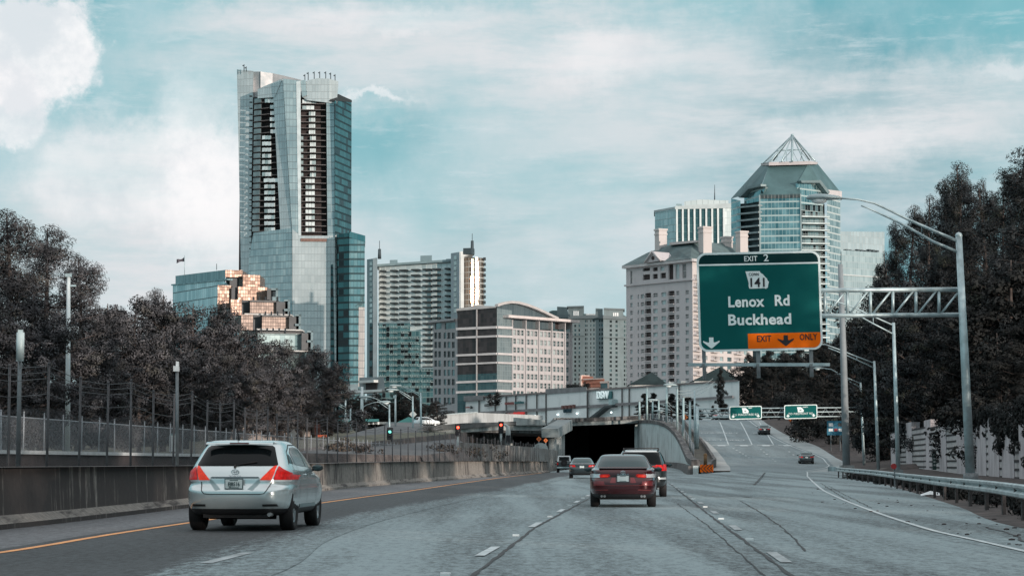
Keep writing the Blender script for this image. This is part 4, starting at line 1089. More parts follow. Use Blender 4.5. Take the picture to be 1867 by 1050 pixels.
# stone grid
ops = []; cols = []
for g0, k in ((935.5, 3), (960.5, 3), (984.5, 3), (1008, 3), (1032, 1.5)):
    for i in range(int(math.ceil(k))): cols.append((g0 + i * 7.0, g0 + i * 7.0 + 5.1))
for r_ in range(8):
    for x0, x1 in cols:
        yc = 605.5 + r_ * 15.9 + (x0 - 935) * (.052 - r_ * .0045)
        u0, zt = w3.uz(x0, yc - 4.6); u1, _ = w3.uz(x1, yc); zb = w3.uz(x0, yc + 5)[1]
        ops.append((u0, u1, zb, zt))
# snap rows to common heights
rowz = {}
for i, o in enumerate(ops):
    r_ = i // len(cols); rowz.setdefault(r_, (o[2], o[3])); ops[i] = (round(o[0], 3), round(o[1], 3), round(rowz[r_][0], 3), round(rowz[r_][1], 3))
ztop = w3.uz(933, 598)[1]; u0 = w3.uz(932.5, 650)[0]
facade(t, 'stone_grid', w3, round(u0, 3), round(w3.L, 3), 5, round(ztop, 3), ops, .45, [stone, g_mid])
panes(t, 'window', w3, ops, -.30, [g_mid, g_pale, g_mid], 95, mull=.55)
m = MB()
for g0 in (932.5, 957, 981, 1004.5, 1028.5, 1040.5): w3.rect(m, (g0, 584, g0 + 1.4, 750), .6, .35)
m.build('pier', stone, t)
m = MB(); zl = w3.uz(933, 585)[1]
w3.rect(m, (933, 586, 1042, 600), 10, -2.5); m.build('loggia_back', g_mid, t)
m = MB()
for x in (933, 957, 981, 1004.5, 1028.5, 1040): w3.rect(m, (x, 583, x + 1.6, 600), 2.4, .2)
m.build('loggia_column', stone, t)
for k in ((939, 954), (962, 979), (1020, 1029), (1012, 1017)):
    m = MB(); w3.rect(m, (k[0], 586, k[1], 599), .2, -2.2); m.build('loggia_opening', recess_m, t)
m = MB(); za = w3.uz(933, 580.5)[1]; ua, ub = w3.uz(917, 580)[0], w3.uz(1047, 588)[0]
m.prism([w3.pt(ua, za, 2.2), w3.pt(ub, za, 2.2), w3.pt(ub, za + .75, 2.2), w3.pt(ua, za + .75, 2.2)], -w3.N * 14); m.build('canopy', M('canopy_stone', (.60, .54, .52), .7, 0, .1, .5), t)
mass(t, 'block', [w3.pt(u0 + 1, 0), w3.pt(w3.L, 0)], 22, 5, ztop - .3, stone, 4.2)

# ---- E: grey hotel with two attic blocks
t = thing('hotel', 'grey green hotel slab with two raised attic blocks and small dark windows', 'hotel', W(1085, 705, 790))
hs_m = stained('hotel_wall', (.15, .19, .20), (.19, .24, .25), (.11, .14, .145), .5, .1, .52)
hs_d = M('hotel_trim', (.12, .15, .16), .7, 0, .1, .3)
wa = Wall(1002, 800, 1040, 790); wb = Wall(1040, 790, 1101, 785); wc = Wall(1100, 783, 1148, 788)
for wl, ztopy, cs, nm in ((wa, 580, [(1003, 1006), (1012, 1015), (1024, 1027), (1032, 1035)], 'west_wing'), (wb, 580, [(1046.6, 1050.4), (1054.3, 1057.5), (1066.2, 1068.6), (1069.2, 1071), (1076, 1078), (1081.4, 1084), (1092.2, 1094.6), (1096.5, 1099.5)], 'main_front'), (wc, 580, [(1111.5, 1115.6), (1122, 1126), (1137.5, 1140), (1141.5, 1144)], 'east_front')):
    ops = []; rz = {}
    for r_ in range(17):
        y = 586 + r_ * 8.1
        if y > 712: break
        if r_ not in rz: rz[r_] = (wl.uz(cs[0][0], y + 2.2)[1], wl.uz(cs[0][0], y - 2.2)[1])
        for x0, x1 in cs: ops.append((round(wl.uz(x0, y)[0], 3), round(wl.uz(x1, y)[0], 3), round(rz[r_][0], 3), round(rz[r_][1], 3)))
    zt = wl.uz(cs[0][0], ztopy)[1]
    facade(t, nm, wl, 0, round(wl.L, 3), 5, round(zt, 3), ops, .4, [hs_m, g_dark])
    panes(t, 'window', wl, ops, -.25, [g_dark, g_dark, g_mid], 33)
    m = MB(); wl.rect(m, (-.5, zt - .3, wl.L + .5, zt + .8), 14, .7, 0, False); m.build('cornice', hs_d, t)
    mass(t, 'block', [wl.pt(.2, 0), wl.pt(wl.L - .2, 0)], 16, 5, zt - .5, hs_m)
m = MB(); wb.rect(m, (1042, 612, 1066, 613), .3, .3); wc.rect(m, (1101, 614.5, 1137, 615.5), .3, .3); m.build('string_course', hs_d, t)
for wl, a in ((wb, (1036, 560, 1065, 580)), (wc, (1100, 563, 1136, 580))):
    m = MB(); wl.rect(m, a, 10, .2); m.build('attic_block', hs_m, t)
    m = MB(); wl.rect(m, (a[0] - 1, a[1] - 1.5, a[2] + 1, a[1] + 1), 11, .8); m.build('attic_cornice', hs_d, t)
    for q in range(3):
        x = (a[0] + a[2]) / 2 - 5 + q * 3.6 + (.5 if a[0] < 1050 else 4)
        m = MB(); wl.rect(m, (x, 567 + (3 if a[0] > 1050 else 0), x + 2.2, 575.5 + (3 if a[0] > 1050 else 0)), .3, .4); m.build('attic_window', M('attic_white', (.72, .74, .74), .5, 0, .1, .4), t)
for P, q in (([(1018, 559), (1036, 560), (1040, 580), (1018, 580)], 2), ([(1087, 562), (1100, 563), (1100, 581), (1087, 581)], 1)):
    m = MB(); (wa if q == 2 else wb).poly(m, P, 10, .6); m.build('attic_side', M('attic_side', (.15, .19, .195), .7, 0, .1, .3), t)
for q_, P_ in ((wa, [(1002, 568), (1008, 566), (1028, 566), (1040, 580), (1002, 581)]), (wb, [(1064, 572), (1090, 572), (1090, 582), (1064, 582)]), (wc, [(1136, 574), (1147, 580), (1136, 582)])):
    m = MB(); q_.poly(m, P_, 8, .25); m.build('mansard_roof', roof_mid, t)
m = MB()
for i in range(11): wb.rect(m, (1069 + i * 2.1, 572.6 - (i % 3) * .25, 1070.5 + i * 2.1, 574.4), .2, .5)
m.build('sign_letters', white_paint, t)

# ---- G: glass office behind, vertical fins
t = thing('finned_glass_office', 'square glass office tower with white vertical fins and a rooftop box', 'office tower', W(1260, 450, 1100))
w1 = Wall(1193, 1110, 1232, 1095); w2 = Wall(1232, 1095, 1334, 1098)
gg = GL('fin_office_glass', (.28, .40, .42), (.50, .60, .61), 1.4, 3.6, .2, .35, (.30, .38, .39), .15, .6, .01)
m = MB(); w1.poly(m, [(1194, 386), (1232, 379), (1232, 520), (1194, 520)], 20); m.build('left_facade', gg, t)
m = MB(); w2.poly(m, [(1232, 379), (1334, 378), (1334, 520), (1232, 520)], 20); m.build('right_facade', GL('fin_office_dark', (.04, .10, .115), (.08, .17, .18), 1.6, 3.6, .06, .2, (.05, .12, .13), .12, .6, .01), t)
for i in range(9):
    m = MB(); x = 1232 + i * 10.7; w2.rect(m, (x, 376, x + 3.2, 520), 1, .8); m.build('fin', M('fin_white', (.60, .65, .65), .5, .1, .1, .2), t)
m = MB(); w2.rect(m, (1317, 376, 1334, 520), 1, .5); m.build('white_bay', GL('fin_office_white', (.55, .62, .62), (.68, .74, .74), 1.5, 3.6, .15, .3, (.45, .52, .52), .3, .3, .01), t)
m = MB(); w2.poly(m, [(1230, 377), (1262, 374), (1334, 371), (1334, 380), (1230, 382)], 18, .9); w1.poly(m, [(1193, 384), (1232, 377), (1232, 381), (1193, 388)], 18, .3); m.build('parapet', M('fin_parapet', (.42, .48, .49), .6, .1, .1, .2), t)
m = MB(); w2.poly(m, [(1250, 366), (1280, 362), (1331, 364), (1331, 376), (1250, 378)], 12, -4); m.build('rooftop_box', GL('rooftop_panel', (.36, .43, .44), (.44, .5, .51), 3, 20, .2, .1, (.25, .3, .3), .5, .2, .005), t)
m = MB(); w2.rect(m, (1234, 371, 1244, 380), 6, -2); m.build('rooftop_plant', grey_c, t)
m = MB(); m.tube([W(1303, 365, 1105), W(1303, 337, 1105)], [.3, .1], 4); m.build('mast', mast_m, t)

# ---- H: tower with the open pyramid crown
dr_m = M('dormer_trim', (.17, .23, .24), .55, .2, .1, .3)
t = thing('crowned_tower', 'octagonal glass apartment tower topped by an open steel pyramid', 'skyscraper', W(1430, 450, 900))
cg = GL('crown_tower_glass', (.05, .16, .19), (.34, .52, .54), 1.5, 2.85, .10, .62, (.42, .52, .52), .09, .7, .02, streak=.12)
cg2 = GL('crown_tower_side', (.14, .24, .26), (.48, .56, .56), 1.3, 2.85, .14, .62, (.52, .58, .57), .12, .65, .02)
wl0 = Wall(1333, 915, 1385, 888); wl1 = Wall(1385, 888, 1460, 885); wl2 = Wall(1460, 885, 1509, 896); wl3 = Wall(1509, 896, 1532, 908)
m = MB(); wl0.poly(m, [(1333, 362), (1350, 366), (1350, 560), (1333, 560)], 20); m.build('left_facade', cg, t)
m = MB(); wl0.poly(m, [(1349, 366), (1385, 352), (1385, 560), (1349, 560)], 12, -3); m.build('recess_wall', M('crown_recess', (.06, .09, .10), .5, .2, .4, .2), t)
m = MB(); wl1.poly(m, [(1385, 357), (1460, 355), (1460, 700), (1385, 700)], 20, .4); m.build('centre_facade', cg, t)
m = MB(); wl2.poly(m, [(1460, 342), (1509, 352), (1509, 700), (1460, 700)], 14, -2.5); m.build('recess_wall', GL('crown_recess_glass', (.03, .06, .07), (.25, .36, .37), 1.6, 2.85, .12, .3, (.3, .36, .36), .12, .5, .02, dark=.3), t)
m = MB(); wl3.poly(m, [(1508, 350), (1532, 348), (1534, 700), (1508, 700)], 16, 0); m.build('right_facade', cg2, t)
m = MB(); wl3.poly(m, [(1507, 346), (1533, 349), (1533, 360), (1507, 361)], 10, .5); m.build('corner_block', M('crown_stone', (.55, .52, .52), .7, 0, .1, .3), t)
sl_m = M('crown_slab', (.50, .57, .57), .6, 0, .15, .3)
for i in range(28):
    y = 363 + i * 12.2
    if i > 1:
        m = MB(); wl2.poly(m, [(1459, y + 6), (1510, y + 7), (1510, y + 9.6), (1459, y + 8.6)], 4.2, .9); m.build('balcony', sl_m, t)
        m = MB(); wl2.poly(m, [(1461, y + 3.2), (1508, y + 4.2), (1508, y + 4.8), (1461, y + 3.8)], .15, .8); m.build('railing', sl_m, t)
    if i < 15 and y > 372:
        m = MB(); wl0.poly(m, [(1344, y + 2), (1385, y - 2), (1385, y + .8), (1347, y + 4.6)], 3.0, .6); m.build('balcony', M('crown_slab_grey', (.24, .30, .31), .6, 0, .2, .3), t)
    m = MB()
m = MB(); wl1.rect(m, (1384, 356, 1386, 700), .6, .9); wl1.rect(m, (1459, 354, 1461, 700), .6, .9); m.build('corner_column', M('crown_column', (.34, .42, .43), .5, .2, .1, .3), t)
m = MB(); wl1.poly(m, [(1385, 356), (1460, 354), (1460, 361), (1385, 363)], .5, .8); m.build('dark_storey', GL('crown_dark', (.04, .05, .055), (.10, .12, .12), 1.5, 30, .3, .1, (.2, .22, .22), .3, .3, .01), t)
cr_m = M('crown_roof', (.085, .155, .165), .5, .2, .18, .1, spec=.25)
# roof: octagonal frustum facets
top = [W(1388, 301, 905), W(1402, 299, 893), W(1474, 297, 893), W(1490, 298, 905)]
m = MB()
def facet(pts, th=1.0): m.prism([W(*p) for p in pts], (0, th, 0))
facet([(1333, 362, 915), (1351, 357, 906), (1366, 342, 902), (1389, 338, 892), (1402, 300, 896), (1388, 301, 906)])
facet([(1386, 357, 887), (1460, 355, 884), (1456, 330, 890), (1474, 297, 896), (1402, 300, 896), (1391, 335, 890)])
facet([(1456, 331, 889), (1493, 330, 896), (1509, 352, 902), (1532, 350, 926), (1490, 298, 908), (1474, 297, 896)])
m.build('roof', cr_m, t)
m = MB(); m.hexa([W(1388, 302, 905), W(1402, 302, 893), W(1476, 300, 893), W(1490, 300, 905)] + [W(1387, 298, 905), W(1402, 296, 893), W(1476, 294, 893), W(1491, 296, 905)])
m.build('roof_rim', M('rim_stone', (.50, .46, .46), .7, 0, .1, .3), t)
m = MB(); wl0.poly(m, [(1351, 360), (1368, 344), (1391, 339), (1384, 356), (1384, 366), (1351, 372)], 1, -1.5); m.build('dormer_glass', cg, t)
m = MB(); wl2.poly(m, [(1459, 334), (1492, 333), (1506, 350), (1506, 374), (1459, 372)], 1, -1.5); m.build('dormer_glass', cg, t)
m = MB(); wl2.poly(m, [(1457, 330), (1493, 329), (1510, 351), (1507, 355), (1491, 334), (1459, 334)], 2.5, 1); m.build('dormer_rim', dr_m, t); m = MB(); wl0.poly(m, [(1349, 359), (1366, 341), (1391, 336), (1391, 340), (1368, 345), (1352, 361)], 2.5, 1); m.build('dormer_rim', dr_m, t)
ap = W(1444.5, 247, 908); m = MB()
bs = [W(1392, 298, 900), W(1404, 296, 894), W(1425, 295, 892), W(1444, 294.5, 892), W(1466, 294, 893), W(1486, 294, 900), W(1476, 292, 925), W(1444, 292, 930), W(1410, 293, 925)]
for b in bs: m.tube([b, ap], .32 if b is not bs[3] else .5, 6)
ring = [b.lerp(ap, .42) for b in bs]
for a, b in zip(ring, ring[1:] + ring[:1]): m.tube([a, b], .16, 4)
for a, b in zip(bs, bs[1:] + bs[:1]):
    c_ = (a + b) / 2; m.tube([c_, a.lerp(ap, .42)], .14, 4)
m.sphere(ap, .7, 8); m.build('steel_pyramid', M('pyramid_steel', (.34, .44, .46), .4, .4, .1, .4), t)
mass(t, 'core', [W(1352, 600, 905), W(1400, 600, 897), W(1460, 600, 897), W(1506, 600, 906)], 24, 3, W(1400, 366, 897).z, M('crown_recess', 0), 3)

# ---- I: pale gridded glass office at right
t = thing('pale_glass_office', 'pale gridded glass office rising behind the trees, right of the crowned tower', 'office building', W(1580, 500, 1060))
pg = GL('pale_glass', (.42, .50, .51), (.60, .68, .68), 1.45, 3.2, .14, .22, (.34, .40, .41), .2, .55, .01)
pg2 = GL('pale_glass_top', (.50, .56, .57), (.62, .68, .69), 2.0, 3.4, .28, .16, (.30, .35, .36), .2, .5, .01)
wl = Wall(1534, 1060, 1628, 1080)
m = MB(); wl.poly(m, [(1534, 420), (1628, 421), (1628, 700), (1534, 700)], 20, -6); m.build('upper_facade', pg2, t)
m = MB(); wl.poly(m, [(1534, 456), (1612, 461), (1612, 700), (1534, 700)], 12, 0); m.build('lower_facade', pg, t)
m = MB()
for i in range(9): wl.rect(m, (1545 + i * 7, 454 + (i % 3), 1549 + i * 7, 459), 2, -1)
m.build('roof_plant', mast_m, t)
m = MB(); wl.rect(m, (1534, 500, 1612, 501.5), .4, .4); m.build('ledge', mull_m, t)
# ---- F: chateau-roofed apartment tower
t = thing('hip_roofed_apartments', 'beige high rise apartment building with slate hip roof and tall square chimneys', 'apartment block', W(1262, 690, 590))
cs_m = stained('apt_stone', (.47, .445, .455), (.56, .535, .54), (.38, .36, .37), .4, .15, .55)
cs_w = stained('apt_stone_sunlit', (.52, .475, .46), (.60, .55, .53), (.43, .39, .38), .4, .15, .55)  # lit copy of the stone, the sun's warmth put into its colour
w1 = Wall(1142, 603, 1263, 582); w2 = Wall(1263, 582, 1372, 606)
zc = w1.uz(1142, 521)[1]; ze = w1.uz(1142, 489)[1]
colsA = [(1149, 1153.6, 'w'), (1162.6, 1164.8, 'w'), (1168.4, 1174, 'w'), (1176.2, 1187, 'b'), (1191, 1199, 'w'), (1206, 1214.5, 'w'), (1218.6, 1229.6, 'b'), (1233, 1238.6, 'w'), (1250, 1256, 'w')]
wo, bo = [], []
for r_ in range(13):
    y = 537 + r_ * 14.4
    zb_, zt_ = w1.uz(1205, y + 4.3)[1], w1.uz(1205, y - 3.6)[1]
    zb2, zt2 = w1.uz(1205, y + 5.6)[1], w1.uz(1205, y - 4.9)[1]
    for x0, x1, k in colsA:
        if y > 705: continue
        u0, u1 = w1.uz(x0, y)[0], w1.uz(x1, y)[0]
        if k == 'w': wo.append((round(u0, 3), round(u1, 3), round(zb_, 3), round(zt_, 3)))
        else: bo.append((round(u0, 3), round(u1, 3), round(zb2, 3), round(zt2, 3)))
top_o = []
for x0, x1, y0, y1 in ((1149, 1153, 494, 518), (1172, 1185, 489, 495), (1172, 1185, 501, 511), (1190, 1199, 488, 495), (1190, 1199, 500, 509), (1204, 1211, 487, 494), (1204, 1214, 498, 508), (1218.6, 1227.5, 481, 510), (1231.5, 1238.5, 482, 509), (1244, 1251, 481, 508)):
    top_o.append((round(w1.uz(x0, y0)[0], 3), round(w1.uz(x1, y0)[0], 3), round(w1.uz(x0, y1)[1], 3), round(w1.uz(x0, y0)[1], 3)))
zt = ze + .2
top_o = [(a, b, c_, min(d_, zt - .4)) for a, b, c_, d_ in top_o if c_ < zt - 1]
facade(t, 'front_wall', w1, 0, round(w1.L, 3), 3, round(zt, 3), wo + bo + top_o, .55, [cs_m, recess_m])
frame_w = M('apt_glass_blue', (.42, .54, .55), .25, .2, .25, .3)
def apt_windows(t, wl, ops, w, limit=90):
    rs = random.Random(9); n = 0; rest = MB()
    for o in ops:
        a, b, c_, d_ = o; m = MB() if n < limit else rest
        k = 0 if rs.random() < .5 else 1
        wl.rect(m, (a, c_, b, d_), .1, w, k, False)
        nm = 3 if (b - a) > 1.0 else 2
        if k == 1:
            for i in range(nm + 1): wl.rect(m, (a + (b - a - .08) * i / nm, c_, a + (b - a - .08) * i / nm + .14, d_), .08, w + .08, 2, False)
            for zz in (c_, (c_ + d_) / 2, d_ - .12): wl.rect(m, (a, zz, b, zz + .13), .09, w + .09, 2, False)
        else:
            for i in range(1, nm): wl.rect(m, (a + (b - a) * i / nm - .05, c_, a + (b - a) * i / nm + .05, d_), .08, w + .08, 2, False)
        if n < limit: m.build('window', [frame_w, g_dark, M('apt_frame', (.52, .52, .52), .6, 0, 0)], t)
        n += 1
    if rest.v: tag(rest.build('window', [frame_w, g_dark, M('apt_frame', 0)], t), kind='stuff')
apt_windows(t, w1, wo + [o for o in top_o if (o[1] - o[0]) < 1.6], -.35)
brl = M('apt_rail', (.10, .09, .09), .5, .3, 0)
for i, o in enumerate(bo):
    m = MB(); w1.rect(m, (o[0], o[2], o[1], o[2] + .25), 1.0, .35, 0, False)
    w1.rect(m, (o[0], o[2] + 1.0, o[1], o[2] + 1.06), .05, .3, 1, False)
    for q in range(6): w1.rect(m, (o[0] + (o[1] - o[0] - .05) * q / 5, o[2] + .25, o[0] + (o[1] - o[0] - .05) * q / 5 + .05, o[2] + 1.0), .05, .3, 1, False)
    m.build('balcony', [cs_m, brl], t)
m = MB(); w1.rect(m, (-.4, zc - .2, w1.L + .3, zc + .25), 1, .5, 0, False); w2.rect(m, (-.3, zc - .2, w2.L, zc + .25), 1, .5, 0, False); m.build('cornice', cs_m, t)
m = MB(); w1.rect(m, (-.8, zt - .3, w1.L + .8, zt + .45), 1.6, .9, 0, False); w2.rect(m, (-.8, zt - .3, w2.L, zt + .45), 1.6, .9, 0, False); m.build('eaves', M('eaves', (.52, .50, .50), .7, 0, .1, .4), t)
# right, sunlit side with balconies
wo2, bo2 = [], []
for r_ in range(15):
    y = 509 + r_ * 14.4
    if y > 705: break
    zb_, zt_ = w2.uz(1300, y + 4.0)[1], w2.uz(1300, y - 3.8)[1]
    for x0, x1, k in ((1264.5, 1275, 'b'), (1284, 1290, 'w'), (1296, 1306, 'b'), (1313, 1319, 'w'), (1326, 1334, 'w'), (1338, 1350, 'b'), (1356, 1363, 'w')):
        o = (round(w2.uz(x0, y)[0], 3), round(w2.uz(x1, y)[0], 3), round(zb_, 3), round(zt_, 3)); (wo2 if k == 'w' else bo2).append(o)
facade(t, 'side_wall', w2, 0, round(w2.L, 3), 3, round(zt, 3), [o for o in wo2 + bo2 if o[3] < zt], .55, [cs_w, M('recess_sunlit', (.22, .16, .14), .8, 0, .3, .3)])  # paler recess backs, sun on this side put into the colour
for o in bo2:
    if o[3] > zt: continue
    m = MB(); w2.rect(m, (o[0] - .2, o[2] - .1, o[1] + .2, o[2] + .2), 1.7, 1.1, 0, False); w2.rect(m, (o[0] - .2, o[2] + 1, o[1] + .2, o[2] + 1.07), .06, 1.1, 1, False)
    for q in range(7): w2.rect(m, (o[0] - .2 + (o[1] - o[0] + .34) * q / 6, o[2], o[0] - .15 + (o[1] - o[0] + .34) * q / 6, o[2] + 1.0), .05, 1.1, 1, False)
    m.build('balcony', [cs_w, brl], t)
panes(t, 'side_window', w2, [o for o in wo2 if o[3] < zt], -.35, [frame_w, g_mid], 60)
mass(t, 'block', [w1.pt(.3, 0), w1.pt(w1.L, 0), w2.pt(w2.L - .3, 0)], 20, 3, zt - .3, cs_m, .9)
# slate roof
A, B, C_ = w1.pt(-.8, zt + .45, .9), w1.pt(w1.L + .5, zt + .45, 1.1), w2.pt(w2.L, zt + .45, .9)
r1, r2, r3, r4 = W(1180, 461, 612), W(1222, 446, 602), W(1262, 441, 596), W(1362, 446, 616)
bk = A + Vector((6, 26, 0)); bk2 = C_ + Vector((0, 24, 0))
m = MB(); m.raw([A, B, C_, bk2, bk, r1, r2, r3, r4], [(0, 1, 7, 6, 5), (1, 2, 8, 7), (2, 3, 8), (3, 4, 5, 6, 7, 8), (4, 0, 5)])
m.build('roof', roof_mid, t)
m = MB(); m.hexa([W(1221, 447, 599), W(1270, 442, 590), W(1290, 441, 612), W(1242, 446, 620)] + [W(1221, 442, 599), W(1270, 438, 590), W(1290, 437, 612), W(1242, 441, 620)]); m.build('roof_deck', cs_w, t)
m = MB(); gp = [w1.uz(1184, 480), w1.uz(1214, 475.5), w1.uz(1198, 459)]; m.prism([w1.pt(u, z, 1.5) for u, z in gp], -w1.N * 6); m.build('gable', cs_m, t)
m = MB()
for a, b in ((0, 2), (1, 2)):
    P, Q = w1.pt(*gp[a], 1.9), w1.pt(*gp[b], 1.9); m.tube([P, Q], .3, 5)
m.build('gable_rim', M('eaves', 0), t)
m = MB(); u, z = w1.uz(1198, 471); m.tube([w1.pt(u, z, 1.4), w1.pt(u, z, 1.7)], .55, 12); m.build('gable_opening', recess_m, t)
for x0, x1, y0, y1, Y in ((1194, 1217, 419, 462, 606), (1274, 1299, 415, 462, 588), (1315, 1337, 433, 466, 606), (1342, 1365, 423, 470, 600)):
    a, b = W(x0, y0, Y), W(x1, y1, Y); wdt = b.x - a.x; cx = (a.x + b.x) / 2
    ch = MB(); ch.box((cx, Y + wdt * .4, (a.z + b.z) / 2), (wdt * .72, wdt * .72, a.z - b.z), R(25)); ch.build('chimney', cs_w, t)
    ch = MB(); ch.box((cx, Y + wdt * .4, a.z + .1), (wdt * .84, wdt * .84, .5), R(25)); ch.box((cx, Y + wdt * .4, a.z - 1.2), (wdt * .8, wdt * .8, .35), R(25)); ch.build('chimney_cap', cs_w, t)
m = MB(); wq = Wall(1315, 604, 1372, 616); wq.rect(m, (1320, 456, 1372, 470), 12, 0); m.build('parapet', cs_w, t)

# ---- M: shopping centre beyond the ramp
t = thing('shopping_mall', 'long pale windowless shopping centre wall with shop names above the overpass', 'shopping centre', W(1080, 760, 520))
ml = GL('mall_panel', (.40, .43, .43), (.44, .47, .47), 9.3, 40, .22, .1, (.16, .155, .155), .85, 0, .0)
mw = Wall(850, 585, 1345, 470)
def mz(px, py): return mw.uz(px, py)[1]
za, zb = mz(1000, 716), 7.0
mm = stained('mall_wall', (.68, .71, .71), (.78, .80, .79), (.54, .57, .57), .5, .12, .55)
m = MB(); mw.poly(m, [(849, 726), (1348, 694), (1348, 800), (849, 800)], 40, 0); m.build('wall', mm, t)
m = MB(); mw.poly(m, [(849, 724), (1000, 714.5), (1348, 692), (1348, 694.5), (1000, 717.5), (849, 727)], 41, .4); m.build('parapet', M('mall_coping', (.20, .17, .165), .8, 0, .2, .4), t)
m = MB(); mw.poly(m, [(1000, 710), (1074, 706), (1074, 770), (1000, 770)], 20, .6); m.build('raised_block', mm, t)
m = MB(); mw.poly(m, [(1000, 709), (1074, 705), (1074, 713), (1000, 718.5)], 20.5, .9); mw.poly(m, [(850, 722), (886, 720.5), (886, 729), (850, 731)], 10, .8); m.build('raised_coping', M('mall_coping_grey', (.20, .20, .205), .8, 0, .2, .4), t)
m = MB()
mw.poly(m, [(850, 752.5), (1000, 743.5), (1340, 721), (1340, 725), (1000, 748.5), (850, 756.5)], .3, .7); m.build('band', M('mall_band', (.20, .19, .195), .8, 0, .2, .4), t)
for x in (875, 904.5, 924.5, 942, 961, 980.5, 1000, 1075.5, 1136, 1149, 1218, 1240):
    m = MB(); y = 727 - (x - 850) * .066; mw.poly(m, [(x, y), (x + .75, y), (x + .75, 775), (x, 775)], .3, .95 if x in (1000, 1075.5) else .5); m.build('joint', M('mall_joint', (.10, .095, .095), .8, 0, 0), t)
def mtext(s, px, py, size, mat, bold=.0, w=.9, sx=1.0, backing=None):
    u, z = mw.uz(px, py)
    text_obj('lettering', s, size, mat, t, lambda x, y, d_: mw.pt(u + x, z + y, w + d_) - t.location, .3, bold, 'CENTER', sx)
m = MB(); mw.poly(m, [(1105, 714), (1118, 713), (1118, 726.5), (1092, 728), (1092, 724)], .4, .6); m.build('sign_panel', M('sign_teal', (.05, .16, .17), .6, 0, 0), t)
mtext('DSW', 1105, 726, 2.5, M('letter_white', (.85, .92, .92), .5, 0, 0, emit=(.8, .95, .95), es=.25), .03, 1.0)
mtext('OLD NAVY', 1041, 752, 1.25, M('letter_navy', (.02, .06, .08), .5, 0, 0), .015, 1.0, .62)
for i in range(4):
    m = MB(); mw.poly(m, [(1030.5 + i * 6.5, 739.5 - i * .6), (1033.5 + i * 6.5, 739.3 - i * .6), (1034 + i * 6.5, 745 - i * .5), (1031 + i * 6.5, 745.2 - i * .5)], .6, 1.2, 0); m.build('wall_lamp', M('lamp_brown', (.16, .07, .06), .6, 0, 0), t)
m = MB(); mw.poly(m, [(888, 737), (912, 733), (912, 737.5), (888, 741.3)], .3, .8); m.build('sign_panel', M('sign_black', (.03, .035, .035), .6, 0, 0), t)
m = MB()
for i in range(8): mw.poly(m, [(890 + i * 2.7, 738.3 - i * .42), (891.6 + i * 2.7, 738.1 - i * .42), (891.6 + i * 2.7, 739.8 - i * .42), (890 + i * 2.7, 740 - i * .42)], .1, .95)
m.build('sign_marks', M('sign_grey', (.3, .32, .32), .6, 0, 0), t)
rg = random.Random(12); red = M('sign_red', (.62, .03, .03), .5, 0, 0, emit=(.8, .05, .04), es=.25); dred = M('sign_dull_red', (.30, .10, .09), .6, 0, 0)
for x0, x1, yy, hh, mat in ((925, 940, 735.5, 4.5, dred), (943, 959, 734, 4.5, M('sign_teal', 0)), (940, 960, 753.6, 4.8, red), (924, 939, 756.4, 3.6, red), (853, 860, 742.5, 2.5, dred), (862, 866, 742.5, 5, M('sign_black', 0))):
    m = MB(); x = x0
    while x < x1 - .8:
        ww = rg.uniform(1.0, 1.8); h1 = hh * rg.uniform(.6, 1.1) / 2; y = yy - (x - x0) * .05
        mw.poly(m, [(x, y - h1), (x + ww, y - h1), (x + ww, y + hh / 2), (x, y + hh / 2)], .3, .8); x += ww + .45
    m.build('sign_marks', mat, t)
m = MB(); mw.poly(m, [(1082, 763), (1112, 740), (1126, 739), (1126, 742), (1114, 743), (1085, 766)], 2, 1.6); m.build('stair_canopy', M('stair_dark', (.04, .05, .055), .6, 0, 0), t)
m = MB(); mw.rect(m, (1120, 728, 1126, 738), 2, 1.6); m.build('hatch', cond_w, t)
for x, y in ((871, 764.5), (906, 763), (946, 760), (982, 757.5), (1023, 755.5), (1058, 753.5), (1121, 751.5)):
    p = mw.pt(*mw.uz(x, y), 1.0); m = MB(); m.sphere(p, .2, 8); m.build('wall_light', M('wall_light', (1, 1, 1), .5, 0, 0, emit=(.85, 1, 1), es=3.5), t)
rg = random.Random(4)
for i in range(26):
    m = MB()
    x = rg.choice((rg.uniform(958, 992), rg.uniform(857, 874), rg.uniform(1145, 1180), rg.uniform(1185, 1225)))
    y = 727 - (x - 850) * .066; hh = rg.uniform(2, 6 if x < 900 else 9); mw.rect(m, (x, y - hh, x + rg.uniform(1.5, 5), y), 2, -rg.uniform(2, 10))
    m.build('roof_unit', M('roof_units', (.42, .46, .46), .6, .1, .3, .3), t)
# lower pale wall in front (left part)
t = thing('car_park_wall', 'plain whitewashed wall below the shop signs, left end of the shopping centre', 'wall', W(800, 775, 440))
wq = Wall(765, 440, 905, 452); m = MB(); wq.poly(m, [(765, 759), (800, 757.5), (870, 752), (990, 757), (990, 776), (765, 776)], 3); m.build('wall', stained('white_wall', (.36, .38, .38), (.46, .48, .48), (.25, .26, .26), .5, .6, .5), t)
m = MB(); wq.poly(m, [(765, 757.5), (800, 756), (870, 750.5), (870, 752.5), (800, 758), (765, 759.5)], 3.2, .2); m.build('coping', conc_l, t)
